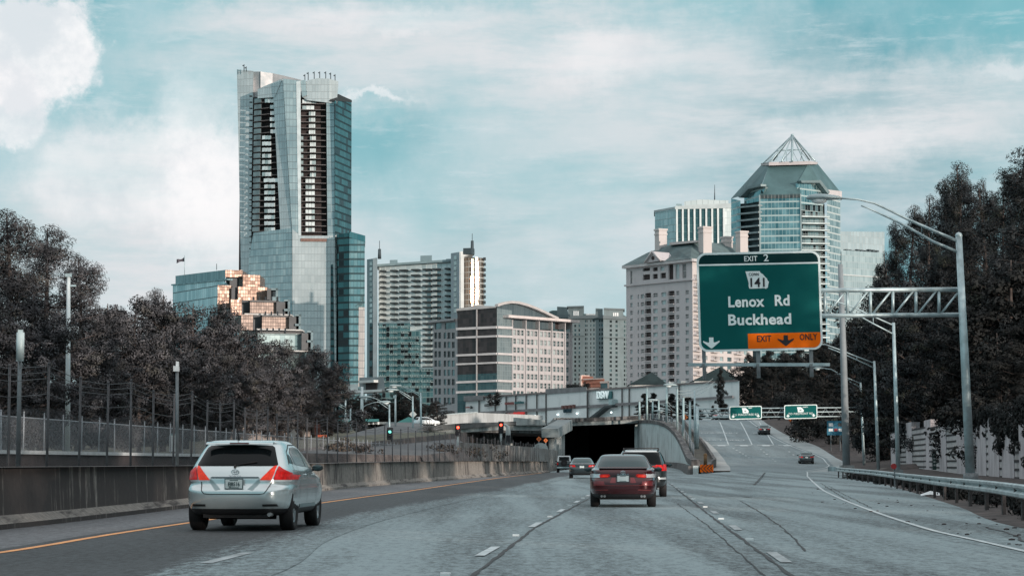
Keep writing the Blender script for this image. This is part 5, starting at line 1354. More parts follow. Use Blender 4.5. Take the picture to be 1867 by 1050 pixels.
# red-orange rooftop entrance
t = thing('entrance_pavilion', 'salmon pink stepped entrance structure on the shopping centre roof', 'pavilion', W(1085, 700, 560))
wq = Wall(1060, 560, 1114, 552); pk = M('salmon', (.62, .25, .17), .7, 0, .15, .6); m = MB()
wq.rect(m, (1068, 692, 1102, 699), 8, 0); wq.rect(m, (1071, 699, 1096, 706), 7, -.5); wq.poly(m, [(1061, 685), (1083, 686), (1083, 692), (1066, 695), (1063, 700)], 8, .3); m.build('body', pk, t)
m = MB(); wq.rect(m, (1066, 690.5, 1103, 692.5), 9, .6); wq.rect(m, (1060, 684, 1063, 712), 3, .6); wq.rect(m, (1060, 708, 1096, 712), 3, .8); m.build('trim', M('salmon_pale', (.72, .55, .48), .7, 0, .1, .6), t)
m = MB(); wq.rect(m, (1096, 698, 1112, 708), 6, .2); m.build('glass_box', g_mid, t); m = MB(); wq.rect(m, (1096, 695, 1113, 698.5), 6.5, .5); wq.rect(m, (1110, 696, 1113, 709), 6, .5); m.build('frame', M('salmon_pale', 0), t)
# dark pyramid roofs
for x0, xa, x1, ya, yb, Y, lab in ((1146, 1189, 1218, 678, 701, 540, 'dark pyramid roof pavilion with pale windows in front of the hip roofed apartments'), (1263, 1314, 1352, 668, 694, 545, 'wider dark pyramid roof pavilion below the exit sign')):
    t = thing('roof_pavilion', lab, 'pavilion', W(xa, yb, Y)); a, b = W(x0, yb, Y), W(x1, yb, Y); ap = W(xa, ya, Y + 5); m = MB()
    dpt = 12
    m.raw([a, b, b + Vector((0, dpt, 0)), a + Vector((0, dpt, 0)), ap], [(0, 1, 4), (1, 2, 4), (2, 3, 4), (3, 0, 4), (3, 2, 1, 0)]); m.build('roof', roof_dark, t)
    m = MB(); c_ = (a + b) / 2; m.box((c_.x, Y + dpt / 2, a.z - 1.8), ((b.x - a.x) * .93, dpt * .9, 3.5)); m.build('wall', white_c, t)
    for i in range(7):
        m = MB(); xx = a.x + (b.x - a.x) * (i + .75) / 8; m.box((xx, Y + .55, a.z - 1.3), (.55, .3, 1.5)); m.build('window', g_mid, t)
# grey podium between the towers (left) and green station roof
t = thing('podium_block', 'small grey concrete podium with a dark opening below the glass tower', 'building', W(690, 715, 560))
wq = Wall(652, 566, 702, 556); m = MB(); wq.poly(m, [(655, 688), (700, 687), (702, 713), (655, 715)], 14); m.build('wall', M('podium_grey', (.22, .25, .26), .8, 0, .15, .3), t)
m = MB(); wq.rect(m, (668, 698, 688, 711), .4, .2); m.build('opening', recess_m, t); m = MB(); wq.rect(m, (662, 694, 690, 698.5), 3, 1.5); m.build('canopy', white_c, t)
m = MB(); wq.rect(m, (628, 701, 653, 718), 8, 0); m.build('side_block', white_c, t); m = MB(); wq.rect(m, (628, 713, 702, 717), 6, 1); m.build('base', white_c, t)
t = thing('station_canopy', 'low station building under a long flat green roof beyond the side street', 'station', W(650, 775, 400))
wq = Wall(608, 405, 745, 395); grn = M('canopy_green', (.08, .26, .25), .6, 0, .15, .4)
m = MB(); wq.rect(m, (608, 765, 700, 769.5), 6, 1.5); wq.poly(m, [(733, 769), (752, 760), (765, 764), (765, 771), (728, 771)], 6, 1.2); m.build('roof', grn, t)
m = MB(); wq.rect(m, (610, 770, 700, 783), 3, -.5); m.build('wall', M('station_wall', (.34, .36, .36), .8, 0, .2, .4), t)
for i in range(11):
    m = MB(); wq.rect(m, (612 + i * 8, 769, 613.5 + i * 8, 783), .5, .8); m.build('column', white_c, t)
for i in range(6):
    m = MB(); wq.rect(m, (615 + i * 15, 773, 620 + i * 15, 780), .2, -.3); m.build('window', g_dark, t)
# stone sound wall with peach panels on the bank (left-mid)
t = thing('peach_sound_wall', 'peach coloured panel noise wall climbing the bank before the dark trees', 'noise wall', W(520, 800, 230))
SP2 = [(430, 790, 822, 175), (470, 778, 818, 190), (520, 771, 812, 215), (560, 766, 800, 245), (609, 759, 786, 290)]
pm1 = stained('peach_panel', (.50, .40, .34), (.62, .50, .43), (.34, .26, .23), .5, 1.2, .52)
for i in range(16):
    s = i / 16 * 4; k = min(int(s), 3); f = s - k; a = [SP2[k][j] + (SP2[k + 1][j] - SP2[k][j]) * f for j in range(4)]
    s2 = (i + 1) / 16 * 4; k2 = min(int(s2 - 1e-6), 3); f2 = s2 - k2; b = [SP2[k2][j] + (SP2[k2 + 1][j] - SP2[k2][j]) * f2 for j in range(4)]
    if i in (9,): continue
    m = MB(); P = [W(a[0], a[2] + 6, a[3]), W(b[0], b[2] + 6, b[3]), W(b[0], b[1], b[3]), W(a[0], a[1] + (0 if i % 2 else 0), a[3])]
    P[2].z = P[3].z = (P[2].z + P[3].z) / 2
    m.prism(P, (0, .4, 0)); m.build('panel', pm1, t)
    m = MB(); m.box((P[0].x, P[0].y - .2, (P[0].z + P[3].z) / 2 + .1), (.7, .7, P[3].z - P[0].z + .3)); m.build('post', M('peach_post', (.42, .35, .31), .8, 0, .1, 1), t)
t = thing('red_door_panel', 'rust red panel set into the peach noise wall', 'door', W(568, 795, 247)); m = MB(); m.box(W(569, 781, 247), (1.6, .3, 2.4)); m.build('leaf', M('rust_red', (.30, .09, .07), .7, 0, .2, 2), t)
m = MB(); m.box(W(569, 781, 246.8), (1.9, .2, 2.7)); m.build('frame', M('rust_frame', (.16, .07, .06), .7, 0, .2, 2), t); 

# ================================================================== OVERPASS
t = thing('overpass', 'grey concrete overpass with dark tunnel mouth across the highway and rail tracks', 'bridge', W(1018, 848, 366))
gird = stained('girder_concrete', (.30, .33, .33), (.42, .45, .44), (.13, .14, .14), .6, .6, .52)
m = MB(); wr = Wall(1016, 366, 1170, 370)
wr.poly(m, [(1018, 768), (1120, 764.5), (1168, 762), (1168, 770), (1120, 773), (1018, 777)], 1.2, 0); m.build('edge_girder', gird, t)
m = MB(); wr.poly(m, [(1014, 763), (1120, 759.5), (1170, 757), (1170, 763), (1120, 766), (1014, 770)], .8, .6); m.build('parapet', conc_d, t)
zd = W(1100, 773, 368).z
m = MB(); m.prism([W(1010, 600, 367).xy.to_3d() + Vector((0, 0, zd + .2)), W(1172, 600, 371).xy.to_3d() + Vector((0, 0, zd + .2)), W(1172, 600, 371).xy.to_3d() + Vector((8, 120, zd + .2)), W(1010, 600, 367).xy.to_3d() + Vector((0, 120, zd + .2))], (0, 0, .9)); m.build('deck', conc_m, t)
m = MB(); a = W(1018, 800, 368)
m.hexa([Vector((a.x - .8, 369, -.2)), Vector((a.x, 369, -.2)), Vector((a.x + 7, 488, -.2)), Vector((a.x + 6, 488, -.2))] + [Vector((a.x - .8, 369, zd)), Vector((a.x, 369, zd)), Vector((a.x + 7, 488, zd)), Vector((a.x + 6, 488, zd))]); m.build('tunnel_wall', conc_m, t)
a = W(1168, 800, 372); m = MB(); m.hexa([Vector((a.x - 1.0, 373, -.2)), Vector((a.x, 373, -.2)), Vector((a.x + 9, 488, -.2)), Vector((a.x + 8, 488, -.2))] + [Vector((a.x - 1.0, 373, zd)), Vector((a.x, 373, zd)), Vector((a.x + 9, 488, zd)), Vector((a.x + 8, 488, zd))]); m.build('tunnel_wall', wf, t)
m = MB(); m.box((W(1100, 800, 486).x + 4, 487, 3.5), (34, .5, 9)); m.build('tunnel_shade_sheet', M('tunnel_shade', (.008, .008, .009), .9, 0, 0), t)  # black sheet closing the bore, standing in for its deep shade
# pier cap and columns
m = MB(); c0, c1 = W(986, 795, 300), W(1014, 768, 358)
m.prism([W(986, 781, 300), W(1017, 765, 356), W(1017, 784, 356), W(988, 797, 300)], (2.4, 0, 0)); m.build('pier_cap', M('cap_concrete', (.17, .20, .205), .85, 0, .25, .6), t)
m = MB(); m.prism([W(1014, 765, 356), W(1021, 768, 352), W(1021, 785, 352), W(1014, 787, 356)], (0, 2.4, 0)); m.build('pier_cap_end', gird, t)
for i, (x, Y) in enumerate(((1000, 304), (1006, 320), (1011, 336), (1017, 351))):
    m = MB(); p = W(x, 820, Y); m.tube([Vector((p.x + .6, Y, -.2)), Vector((p.x + .6, Y, W(x, 790, Y).z))], .55, 12); m.build('column', gird, t)
# left span
wl = Wall(775, 300, 990, 318)
m = MB(); wl.poly(m, [(772, 784), (905, 774), (990, 774), (990, 785), (905, 784), (772, 793)], 1.0, 0); m.build('edge_girder', gird, t)
m = MB(); wl.poly(m, [(772, 777), (845, 771), (905, 769.5), (936, 768), (936, 774), (905, 776), (772, 786)], .6, .5); m.build('parapet', M('parapet_dark', (.10, .105, .105), .85, 0, .4, .5), t)
m = MB(); wl.poly(m, [(936, 761), (988, 766), (990, 775), (936, 775)], .6, .6); m.build('parapet_light', gird, t)
m = MB(); za_ = W(850, 786, 305).z; m.hexa([Vector((W(772, 800, 301).x, 301, za_ - .1)), Vector((W(992, 800, 319).x, 319, za_ - .1)), Vector((W(992, 800, 319).x, 400, za_ + .3)), Vector((W(772, 800, 301).x - 8, 392, za_ + .3))] + [Vector((W(772, 800, 301).x, 301, za_ + .5)), Vector((W(992, 800, 319).x, 319, za_ + .5)), Vector((W(992, 800, 319).x, 400, za_ + .9)), Vector((W(772, 800, 301).x - 8, 392, za_ + .9))]); m.build('deck', conc_m, t)
m = MB(); m.box((W(880, 800, 388).x, 389, 3.6), (34, .6, 7.4)); m.build('abutment', M('abutment_shade', (.014, .014, .015), .9, 0, .3), t)  # near-black colour puts the shade under the span onto this face
for i in range(9):
    m = MB(); Y = 330 + i * 3; p = W(880 + i * 6.3, 800, Y); m.tube([Vector((p.x, Y, -.2)), Vector((p.x, Y, za_))], .38, 8); m.build('column', gird, t)
m = MB(); m.prism([W(760, 800, 300), W(772, 785, 300), W(778, 785, 302), W(778, 832, 302), W(742, 832, 300)], (0, 3, 0)); m.build('wing_wall', conc_l, t)
# ================================================================== SIGNS, POLES, GANTRIES
green = M('sign_green', (.002, .105, .100), .6, 0, .06, .5, spec=.12); green_top = M('sign_green_dark', (.002, .034, .036), .6, 0, .06, .5, spec=.12)
sign_white = M('sign_white', (.86, .95, .94), .4, 0, .04, 1); orange = M('sign_orange', (.97, .165, .006), .6, 0, .05, 1, spec=.1); sign_black = M('sign_ink', (.012, .01, .014), .5, 0, 0)
sback = M('sign_back', (.12, .14, .15), .5, .4, .15, 1)
def rounded(x0, y0, x1, y1, r, n=6):
    P = []
    for cx, cy, a0 in ((x1 - r, y1 - r, 0), (x0 + r, y1 - r, 90), (x0 + r, y0 + r, 180), (x1 - r, y0 + r, 270)):
        for i in range(n + 1): a = R(a0 + 90 * i / n); P.append((cx + r * math.cos(a), cy + r * math.sin(a)))
    return P
YG = 85.0
t = thing('exit_sign', 'big green overhead exit sign for Lenox Rd Buckhead with an orange exit only corner', 'road sign', W(1385, 640, YG))
wl = Wall(1271, YG, 1498, YG, 550)
k = F / YG       # photo pixels per metre here
def sx(px): return (px - 1271) / k
tilt = -5.0 / 226                     # the panel leans a touch: its top edge climbs to the right
zc_ = W(1385, 549, YG).z
def SP(x, y, w=0.0):                  # x,y in metres from the panel centre
    a = .0212; xx = x * math.cos(a) - y * math.sin(a) ; yy = x * math.sin(a) + y * math.cos(a)
    c = W(1385, 549, YG); return Vector((c.x + xx, YG - w, zc_ + yy))
PWd, PHt = 226 / k, 181 / k
def spoly(pts, w, dep, mat, name, par=None, flip=False):
    m = MB(); m.prism([SP(x, y, w) for x, y in pts], (0, dep, 0)); return m.build(name, mat, par or t)
panel = spoly(rounded(-PWd / 2, -PHt / 2, PWd / 2, PHt / 2, .36), 0, .06, sign_white, 'border')
b_ = .085
spoly(rounded(-PWd / 2 + b_, -PHt / 2 + b_, PWd / 2 - b_, PHt / 2 - b_, .29), .012, .02, green, 'panel')
zt_ = PHt / 2 - 22.5 / k
P = [p for p in rounded(-PWd / 2 + b_, -PHt / 2 + b_, PWd / 2 - b_, PHt / 2 - b_, .29) if p[1] > zt_ + .02]
spoly([(PWd / 2 - b_, zt_ + .03)] + P + [(-PWd / 2 + b_, zt_ + .03)], .016, .01, green_top, 'exit_number_panel')
spoly([(-PWd / 2 + b_ * .5, zt_ - .03), (PWd / 2 - b_ * .5, zt_ - .03), (PWd / 2 - b_ * .5, zt_ + .035), (-PWd / 2 + b_ * .5, zt_ + .035)], .02, .01, sign_white, 'divider')
P = [p for p in rounded(-PWd / 2 + b_, -PHt / 2 + b_, PWd / 2 - b_, PHt / 2 - b_, .29) if p[0] > 1 and p[1] < -1]
ox0, oy1 = (1362 - 1385.5) / k, -(608 - 549) / k
spoly([(ox0, -PHt / 2 + b_)] + P + [(PWd / 2 - b_, oy1), (ox0, oy1)], .018, .01, orange, 'exit_only_panel')
def stext(s, px, py, hpx, mat, wpx, bold=.0, w=.03, name='lettering', wt=1.0):
    "cap height hpx and overall width wpx in photo pixels; px = centre, py = baseline"
    cu = bpy.data.curves.new('m', 'FONT'); cu.body = s; cu.size = 1; cu.offset = bold; cu.align_x = 'CENTER'; cu.space_character = 1.06
    tmp = bpy.data.objects.new('tmp', cu); COL.objects.link(tmp); dg = bpy.context.evaluated_depsgraph_get(); me = tmp.evaluated_get(dg).to_mesh()
    xs = [v.co.x for v in me.vertices]; wid = max(xs) - min(xs); mid = (max(xs) + min(xs)) / 2; bpy.data.objects.remove(tmp)
    size = hpx / k / .70; fx = (wpx / k) / (wid * size)
    x0, y0 = (px - 1385) / k - mid * size * fx, (549 - py) / k
    return text_obj(name, s, size, mat, t, lambda x, y, z: SP(x0 + x * fx, y0 + y, w + z) - t.location, .01, bold * size, 'CENTER', 1.0, 1.06)
stext('EXIT', 1371, 475.5, 9.5, sign_white, 24, .012)
stext('2', 1399, 476, 12.5, sign_white, 9, .012)
stext('Lenox', 1360.5, 558.5, 19, sign_white, 66, .030)
stext('Rd', 1426, 557.5, 19, sign_white, 27, .030)
stext('Buckhead', 1384, 591.5, 19, sign_white, 115, .030)
stext('EXIT', 1391, 623, 11, sign_black, 26, .018)
stext('ONLY', 1472, 621.5, 11, sign_black, 32, .018)
stA = [(1361, 494), (1387, 494), (1388.5, 497), (1393, 500), (1397, 505), (1400, 508), (1401, 511), (1403.5, 514), (1402, 519), (1401, 525), (1398.5, 525.5), (1398, 527), (1395.5, 525.5), (1367.5, 525.8), (1366, 521), (1366.5, 517), (1364.5, 507)]
spoly([((x - 1385.5) / k, (549 - y) / k) for x, y in stA][::-1], .022, .01, sign_white, 'state_shield')
stext('CONN', 1375.5, 502.2, 5.2, sign_black, 18, .006, .036); stext('141', 1382, 522.5, 16, sign_black, 26, .022, .036)
def arrow(cx, cy, mat, s=1.0, w=.03):
    pts = [(-4, 11), (4, 11), (4, 2.5), (6, 1.5), (15, 5), (15, 2.5), (1.2, -8.8), (-1.2, -8.8), (-15, 2.5), (-15, 5), (-6, 1.5), (-4, 2.5)]
    spoly([((cx - 1385.5 + x * s) / k, (549 - cy + y * s) / k) for x, y in pts], w, .01, mat, 'arrow')
arrow(1295, 624.5, sign_white); arrow(1431, 623, sign_black, .98)
for x in (1281, 1380, 1477):
    m = MB(); xx = (x - 1385) / k; m.prism([SP(xx - .07, -3.05, -.1), SP(xx + .07, -3.05, -.1), SP(xx + .07, 2, -.1), SP(xx - .07, 2, -.1)], (0, .12, 0)); m.build('mounting_post', galv_d, t)
m = MB(); a, b = W(1255, 666.5, YG - .6), W(1512, 663, YG - .6); m.box(((a.x + b.x) / 2, YG - .6, a.z + .04), (b.x - a.x, .35, .12)); m.build('walkway_bar', galv, t)
for x in (1281, 1380, 1477): m = MB(); p = W(x, 665, YG - .6); m.box((p.x, YG - .3, p.z - .02), (.1, 1.3, .1)); m.build('bracket', galv_d, t)
# cantilever with luminaire
t = thing('sign_gantry', 'galvanised cantilever truss post carrying the exit sign, with a street lamp on top', 'sign gantry', W(1768, 880, YG) * 1)
bp = Vector((W(1770, 875, YG).x, YG, .3)); tp = W(1748, 430, YG)
m = MB(); m.tube([bp, bp.lerp(tp, .5), tp], [.19, .165, .13], 14); m.sphere(tp, .15, 8); m.build('pole', galv, t)
m = MB(); m.box((bp.x, bp.y, .45), (.7, .7, .25)); m.tube([bp + Vector((0, 0, .1)), bp + Vector((0, 0, .5))], .3, 12); m.build('base', galv_d, t)
yt0, yt1 = 529.5, 575.5
def TRp(px, top, back=0): 
    s = (px - 1500) / 245; py = (yt0 - 1.8 * s + (1.5 if False else 0)) if top else (yt1 - 1.5 * s); return W(px, py, YG + .3 + back * .9)
for bkk in (0, 1):
    for top in (1, 0):
        m = MB(); m.tube([TRp(1310, top, bkk), TRp(1753, top, bkk)], .095 if not bkk else .08, 10); m.build('chord', galv, t)
for bkk in (0, 1):
    for i, px in enumerate((1340, 1382, 1424, 1464, 1504, 1545, 1587, 1628, 1670, 1712)):
        m = MB(); m.tube([TRp(px, 0, bkk), TRp(px, 1, bkk)], .062, 8); m.tube([TRp(px + 2, 0, bkk), TRp(px + 39, 1, bkk)], .042, 8); m.build('truss_brace', galv, t)
m = MB()
for px in (1504, 1587, 1670, 1745): m.tube([TRp(px, 1, 0), TRp(px, 1, 1)], .04, 6); m.tube([TRp(px, 0, 0), TRp(px, 0, 1)], .04, 6)
m.build('cross_tie', galv, t)
def luminaire(t, head, s=1.0, d=(-1, 0, 0), hn='lamp_head'):
    d = Vector(d); m = MB(); n = 10; rings = []
    for q, (a, rw, rh) in enumerate(((0, .05, .04), (.08, .10, .07), (.25, .15, .10), (.5, .19, .12), (.7, .20, .12), (.88, .14, .09), (.95, .03, .03))):
        c = head + d * a * s; side = Vector((-d.y, d.x, 0))
        rings.append([c + side * (math.cos(2 * math.pi * j / n) * rw * s) + Vector((0, 0, (math.sin(2 * math.pi * j / n) * rh * s) * (1 if math.sin(2 * math.pi * j / n) > 0 else .5))) for j in range(n)])
    vs = [p for r in rings for p in r]; fs = [(i * n + j, i * n + (j + 1) % n, (i + 1) * n + (j + 1) % n, (i + 1) * n + j) for i in range(len(rings) - 1) for j in range(n)] + [tuple(range(n))[::-1], tuple(range((len(rings) - 1) * n, len(rings) * n))]
    m.raw(vs, fs, 0, True); h = m.build(hn, M('lamp_housing', (.32, .40, .41), .45, .3, .1, 4), t)
    m = MB(); m.sphere(head + d * .6 * s - Vector((0, 0, .07 * s)), .17 * s, 10, 0, (1.3, .9, .55)); m.build('lens', M('lamp_lens', (.72, .78, .78), .2, 0, 0), h)
hd = W(1533, 361.5, YG); m = MB()
up = [(1745, 439), (1700, 420), (1655, 400), (1625, 385), (1595, 371), (1565, 364), (1533, 361.5)]; lo = [(1745, 459), (1700, 440), (1655, 414), (1625, 399), (1583, 380), (1570, 375)]
m.tube([W(x, y, YG) for x, y in up], [.065, .06, .055, .05, .045, .04, .04], 8); m.tube([W(x, y, YG) for x, y in lo], [.06, .055, .05, .045, .03, .03], 8)
for a, b in ((0, 0), (2, 2)):
    m.tube([W(1681, 411, YG), W(1681, 430, YG)], .03, 6)
m.build('lamp_arm', galv, t); luminaire(t, hd, 1.45)
# lamp posts beyond
def lamp_post(label, base, top, Y, arm, low, head, zf, r=.13, hs=1.3, group='lamp posts along the right shoulder', nm='street_lamp', hd_=(-1, 0, 0)):
    b = W(*base, Y); t = thing(nm, label, 'street lamp', b, group); tpp = W(*top, Y)
    b0 = Vector((b.x, b.y, b.z - .3)); m = MB(); m.tube([b0, b0.lerp(tpp, .5), tpp], [r, r * .85, r * .65], 10); m.build('pole', galv, t)
    m = MB(); m.box((b.x, b.y, b.z + .1), (r * 3.4, r * 3.4, .25)); m.build('base', galv_d, t)
    if arm:
        m = MB(); m.tube([W(x, y, Y) for x, y in arm], r * .33, 6)
        if low: 
            m.tube([W(x, y, Y) for x, y in low], r * .33, 6)
            a_, l_ = W(*arm[1], Y), W(*low[1], Y); m.tube([a_, Vector((a_.x, a_.y, l_.z))], r * .2, 5)
        m.build('lamp_arm', galv, t)
    if head: luminaire(t, W(*head, Y), hs, hd_)
    return t
lamp_post('tall galvanised lamp post just right of the exit sign truss, arm passing behind the truss', (1638, 862), (1629, 588), 137, [(1629, 593), (1592, 577), (1560, 562), (1520, 548), (1488, 545)], [(1629, 609), (1592, 590), (1556, 570), (1540, 562)], (1488, 545), zR, .15)
lamp_post('second galvanised lamp post, between the grey mast and the tall lamp post', (1602, 860), (1594, 658), 189, [(1594, 662), (1562, 650), (1530, 637), (1505, 628), (1485, 628)], [(1594, 671), (1562, 656), (1528, 641), (1510, 634)], (1485, 628), zR, .16)
lamp_post('farthest lamp post of the right shoulder, its lamp head showing below the exit sign', (1576, 855), (1569, 697), 240, [(1569, 699), (1548, 690), (1528, 680), (1515, 673), (1503, 671.5)], [(1569, 706), (1548, 695), (1526, 681)], (1503, 671.5), zR, .16)
# grey mast
t = thing('concrete_mast', 'thick grey mast right of the exit sign, reaching above the truss', 'mast', W(1543, 852, 150)); m = MB()
m.tube([W(1543.5, 856, 150), W(1538, 650, 150), W(1532, 482, 150)], [.27, .23, .17], 14); m.build('pole', M('mast_grey', (.24, .27, .285), .7, .1, .15, 1), t)
m = MB(); m.box(W(1544, 853, 150), (.9, .9, .4)); m.build('base', conc_m, t)

# small sign gantry over the ramp
YS = 290
t = thing('ramp_sign_gantry', 'low lattice gantry spanning the exit ramp with two small green signs', 'sign gantry', W(1272, 828, YS))
def gp2(px, py): return W(px, py, YS)
m = MB(); m.tube([gp2(1271, 830), gp2(1271, 740)], .26, 10); m.tube([gp2(1266.5, 828), gp2(1266.5, 712)], .12, 8); m.build('post', galv, t)
m = MB(); m.tube([gp2(1574, 850), gp2(1574, 741)], .22, 10); m.build('post', galv, t)
for y in (744, 751.5, 760):
    m = MB(); m.tube([gp2(1268, y + 1), gp2(1578, y - 1.5)], .085, 6); m.build('chord', galv, t)
for i in range(30):
    x = 1275 + i * 10; m = MB(); a, b = (744, 760) if i % 2 else (760, 744); m.tube([gp2(x, a), gp2(x + 10, b)], .045, 5); m.build('truss_brace', galv_d, t)
for nm, x0, y0, x1, y1, txt, lab in (('guide_sign', 1330, 740, 1389, 764, 'TO PEACHTREE RD', 'small green overhead sign to Peachtree Rd, left one on the ramp gantry'), ('guide_sign', 1430, 737.5, 1490, 763, 'TO PIEDMONT RD', 'small green overhead sign to Piedmont Rd, right one on the ramp gantry')):
    t = thing(nm, lab, 'road sign', W((x0 + x1) / 2, y1, YS - 1), 'overhead signs on the ramp gantry'); a, b = W(x0, y1, YS - .7), W(x1, y0, YS - .7); c = (a + b) / 2; hw, hh = (b.x - a.x) / 2, (b.z - a.z) / 2
    def pp(x, z, w): return Vector((c.x + x, YS - .7 - w, c.z + z + x * .022))
    m = MB(); m.prism([pp(x, z, 0) for x, z in rounded(-hw, -hh, hw, hh, .22)], (0, .1, 0)); m.build('border', sign_white, t)
    m = MB(); m.prism([pp(x, z, .02) for x, z in rounded(-hw + .11, -hh + .11, hw - .11, hh - .11, .18)], (0, .03, 0)); m.build('panel', green, t)
    text_obj('lettering', txt, .40, sign_white, t, lambda x, y, z: pp(x + .0, y - .40, .04 + z) - t.location, .01, .0, 'CENTER', .93, 1.1)
    text_obj('lettering', 'WEST' if 'PEACH' in txt else 'NORTH', .2, sign_white, t, lambda x, y, z: pp(x + .62, y + .55, .04 + z) - t.location, .01, .006, 'CENTER', 1)
    m = MB(); sc_ = .022
    m.prism([pp((x - 1390) * sc_ + .12, (510 - y) * sc_ + .28, .04) for x, y in stA][::-1], (0, .01, 0)); m.build('state_shield', sign_white, t)
    text_obj('lettering', '141', .26, sign_black, t, lambda x, y, z: pp(x - .05, y + .12, .06 + z) - t.location, .01, .004, 'CENTER', .8)
    for sxx in (-hw + .5, hw - .5):
        m = MB(); m.prism([pp(sxx + x, -hh + .42 + z, .045) for x, z in ((-.25, 0), (0, -.2), (.25, 0), (.08, .05), (.08, .2), (-.08, .2), (-.08, .05))], (0, .01, 0)); m.build('arrow', sign_white, t)
# blue service sign
t = thing('service_sign', 'blue roadside service sign with small white logo panels on the right bank', 'road sign', W(1522, 818, 255)); YB = 255
m = MB(); a, b = W(1508, 793, YB), W(1538, 767, YB); m.box(((a.x + b.x) / 2, YB, (a.z + b.z) / 2), (b.x - a.x, .1, b.z - a.z)); m.build('panel', M('sign_blue', (.015, .14, .22), .5, 0, .05, 1), t)
for (x0, y0, x1, y1, c) in ((1511, 771, 1519, 777, 'w'), (1528, 771, 1536, 777, 'd'), (1511, 781, 1519, 786, 'w'), (1521, 781, 1527, 786, 'r'), (1529, 781, 1536, 786, 'w')):
    m = MB(); a, b = W(x0, y1, YB - .1), W(x1, y0, YB - .1); m.box(((a.x + b.x) / 2, YB - .07, (a.z + b.z) / 2), (b.x - a.x, .03, b.z - a.z)); m.build('logo_panel', {'w': white_paint, 'd': M('logo_dark', (.03, .035, .04), .5, 0, 0), 'r': M('logo_red', (.35, .04, .05), .5, 0, 0)}[c], t)
for x in (1515, 1532):
    m = MB(); m.tube([W(x, 822, YB + .1), W(x, 768, YB + .1)], .07, 6); m.build('post', galv_d, t)
# chevron marker at the gore
t = thing('chevron_marker', 'orange and black chevron crash marker at the nose of the exit ramp divide', 'traffic sign', W(1289, 860, 188)); m = MB(); YC = 188
c = W(1288.5, 853.5, YC); m.box(c, (1.15, .12, .66)); m.build('panel', orange, t)
m = MB()
for i in range(4):
    x = -.62 + i * .30
    for s in (1, -1):
        pts = [(x, 0), (x + .13, 0), (x + .13 + .36, .33 * s), (x + .36, .33 * s)]; pts = [(max(-.57, min(.57, q)), z) for q, z in pts]
        P = [Vector((c.x + q, YC - .065, c.z + z)) for q, z in pts]; m.prism(P, (0, .005, 0))
m.build('stripes', sign_black, t); m = MB(); m.box((c.x, YC + .3, c.z - .5), (.8, .5, .8)); m.build('base', conc_m, t)
t = thing('orange_stump', 'short rusty marker post standing behind the orange chevron marker', 'post', W(1286, 845, 200)); m = MB(); m.tube([W(1286, 850, 200), W(1286, 830, 200)], .16, 8); m.build('post', M('rusty', (.16, .10, .05), .9, 0, .3, 3), t)
m = MB(); m.sphere(W(1286, 829.5, 200), .19, 8); m.build('cap', M('rusty', 0), t)
# construction diamonds
def diamond(label, px, py, r, Y, mat, base, group='diamond warning signs', pole=True, marks=True):
    c = W(px, py, Y); rr_ = r * Y / F; t = thing('warning_sign', label, 'road sign', W(px, base, Y), group); m = MB()
    m.prism([c + Vector((rr_, 0, 0)), c + Vector((0, 0, rr_)), c + Vector((-rr_, 0, 0)), c + Vector((0, 0, -rr_))], (0, .06, 0)); m.build('panel', mat, t)
    m = MB(); m.tube([W(px, base, Y + .2), c + Vector((0, .12, rr_ * .6))], .06, 6); m.build('post', galv_d, t)
    if marks:
        m = MB()
        for i in range(3): m.box(c + Vector((0, -.02, (1 - i) * rr_ * .33)), (rr_ * (.7 if i == 1 else .45), .02, rr_ * .14))
        m.build('legend', sign_black, t)
om = M('orange_fabric', (.80, .20, .05), .6, 0, .1, 1, emit=(.8, .2, .05), es=.0)
diamond('orange diamond roadworks sign, left one above the round topped pier', 982.5, 800, 4.8, 262, om, 822); diamond('orange diamond roadworks sign, right one beside the bridge columns', 995, 802.5, 4.2, 275, om, 822)
diamond('orange diamond roadworks sign at the top left of the exit ramp', 1249, 760.5, 5.5, 400, om, 775); diamond('grey back of a diamond sign on the grassy bank before the peach wall', 534, 790.5, 7.5, 190, sback, 818, marks=False)
diamond('pale back of a diamond sign beside the lamp posts of the side street', 631, 765, 6.5, 330, M('sign_back_pale', (.42, .46, .46), .5, .2, 0), 782, marks=False); diamond('pale back of a diamond sign left of the whitewashed wall', 753, 755, 7, 370, M('sign_back_pale', 0), 775, marks=False)
diamond('small orange warning sign hanging dark against the bank under the right ramp sign', 1441, 766, 3.6, 330, om, 772, marks=False)
t = thing('orange_board', 'long orange reflective board on the grassy bank by the side street', 'road sign', W(587, 802, 240)); m = MB(); m.box(W(587, 797, 240), (1.15, .1, .55)); m.build('panel', M('orange_red', (.75, .16, .08), .6, 0, .1, 2), t)
m = MB(); p = W(587, 800, 240); m.box((p.x - .4, 240.1, p.z - .2), (.08, .08, .9)); m.box((p.x + .4, 240.1, p.z - .2), (.08, .08, .9)); m.build('legs', galv_d, t)
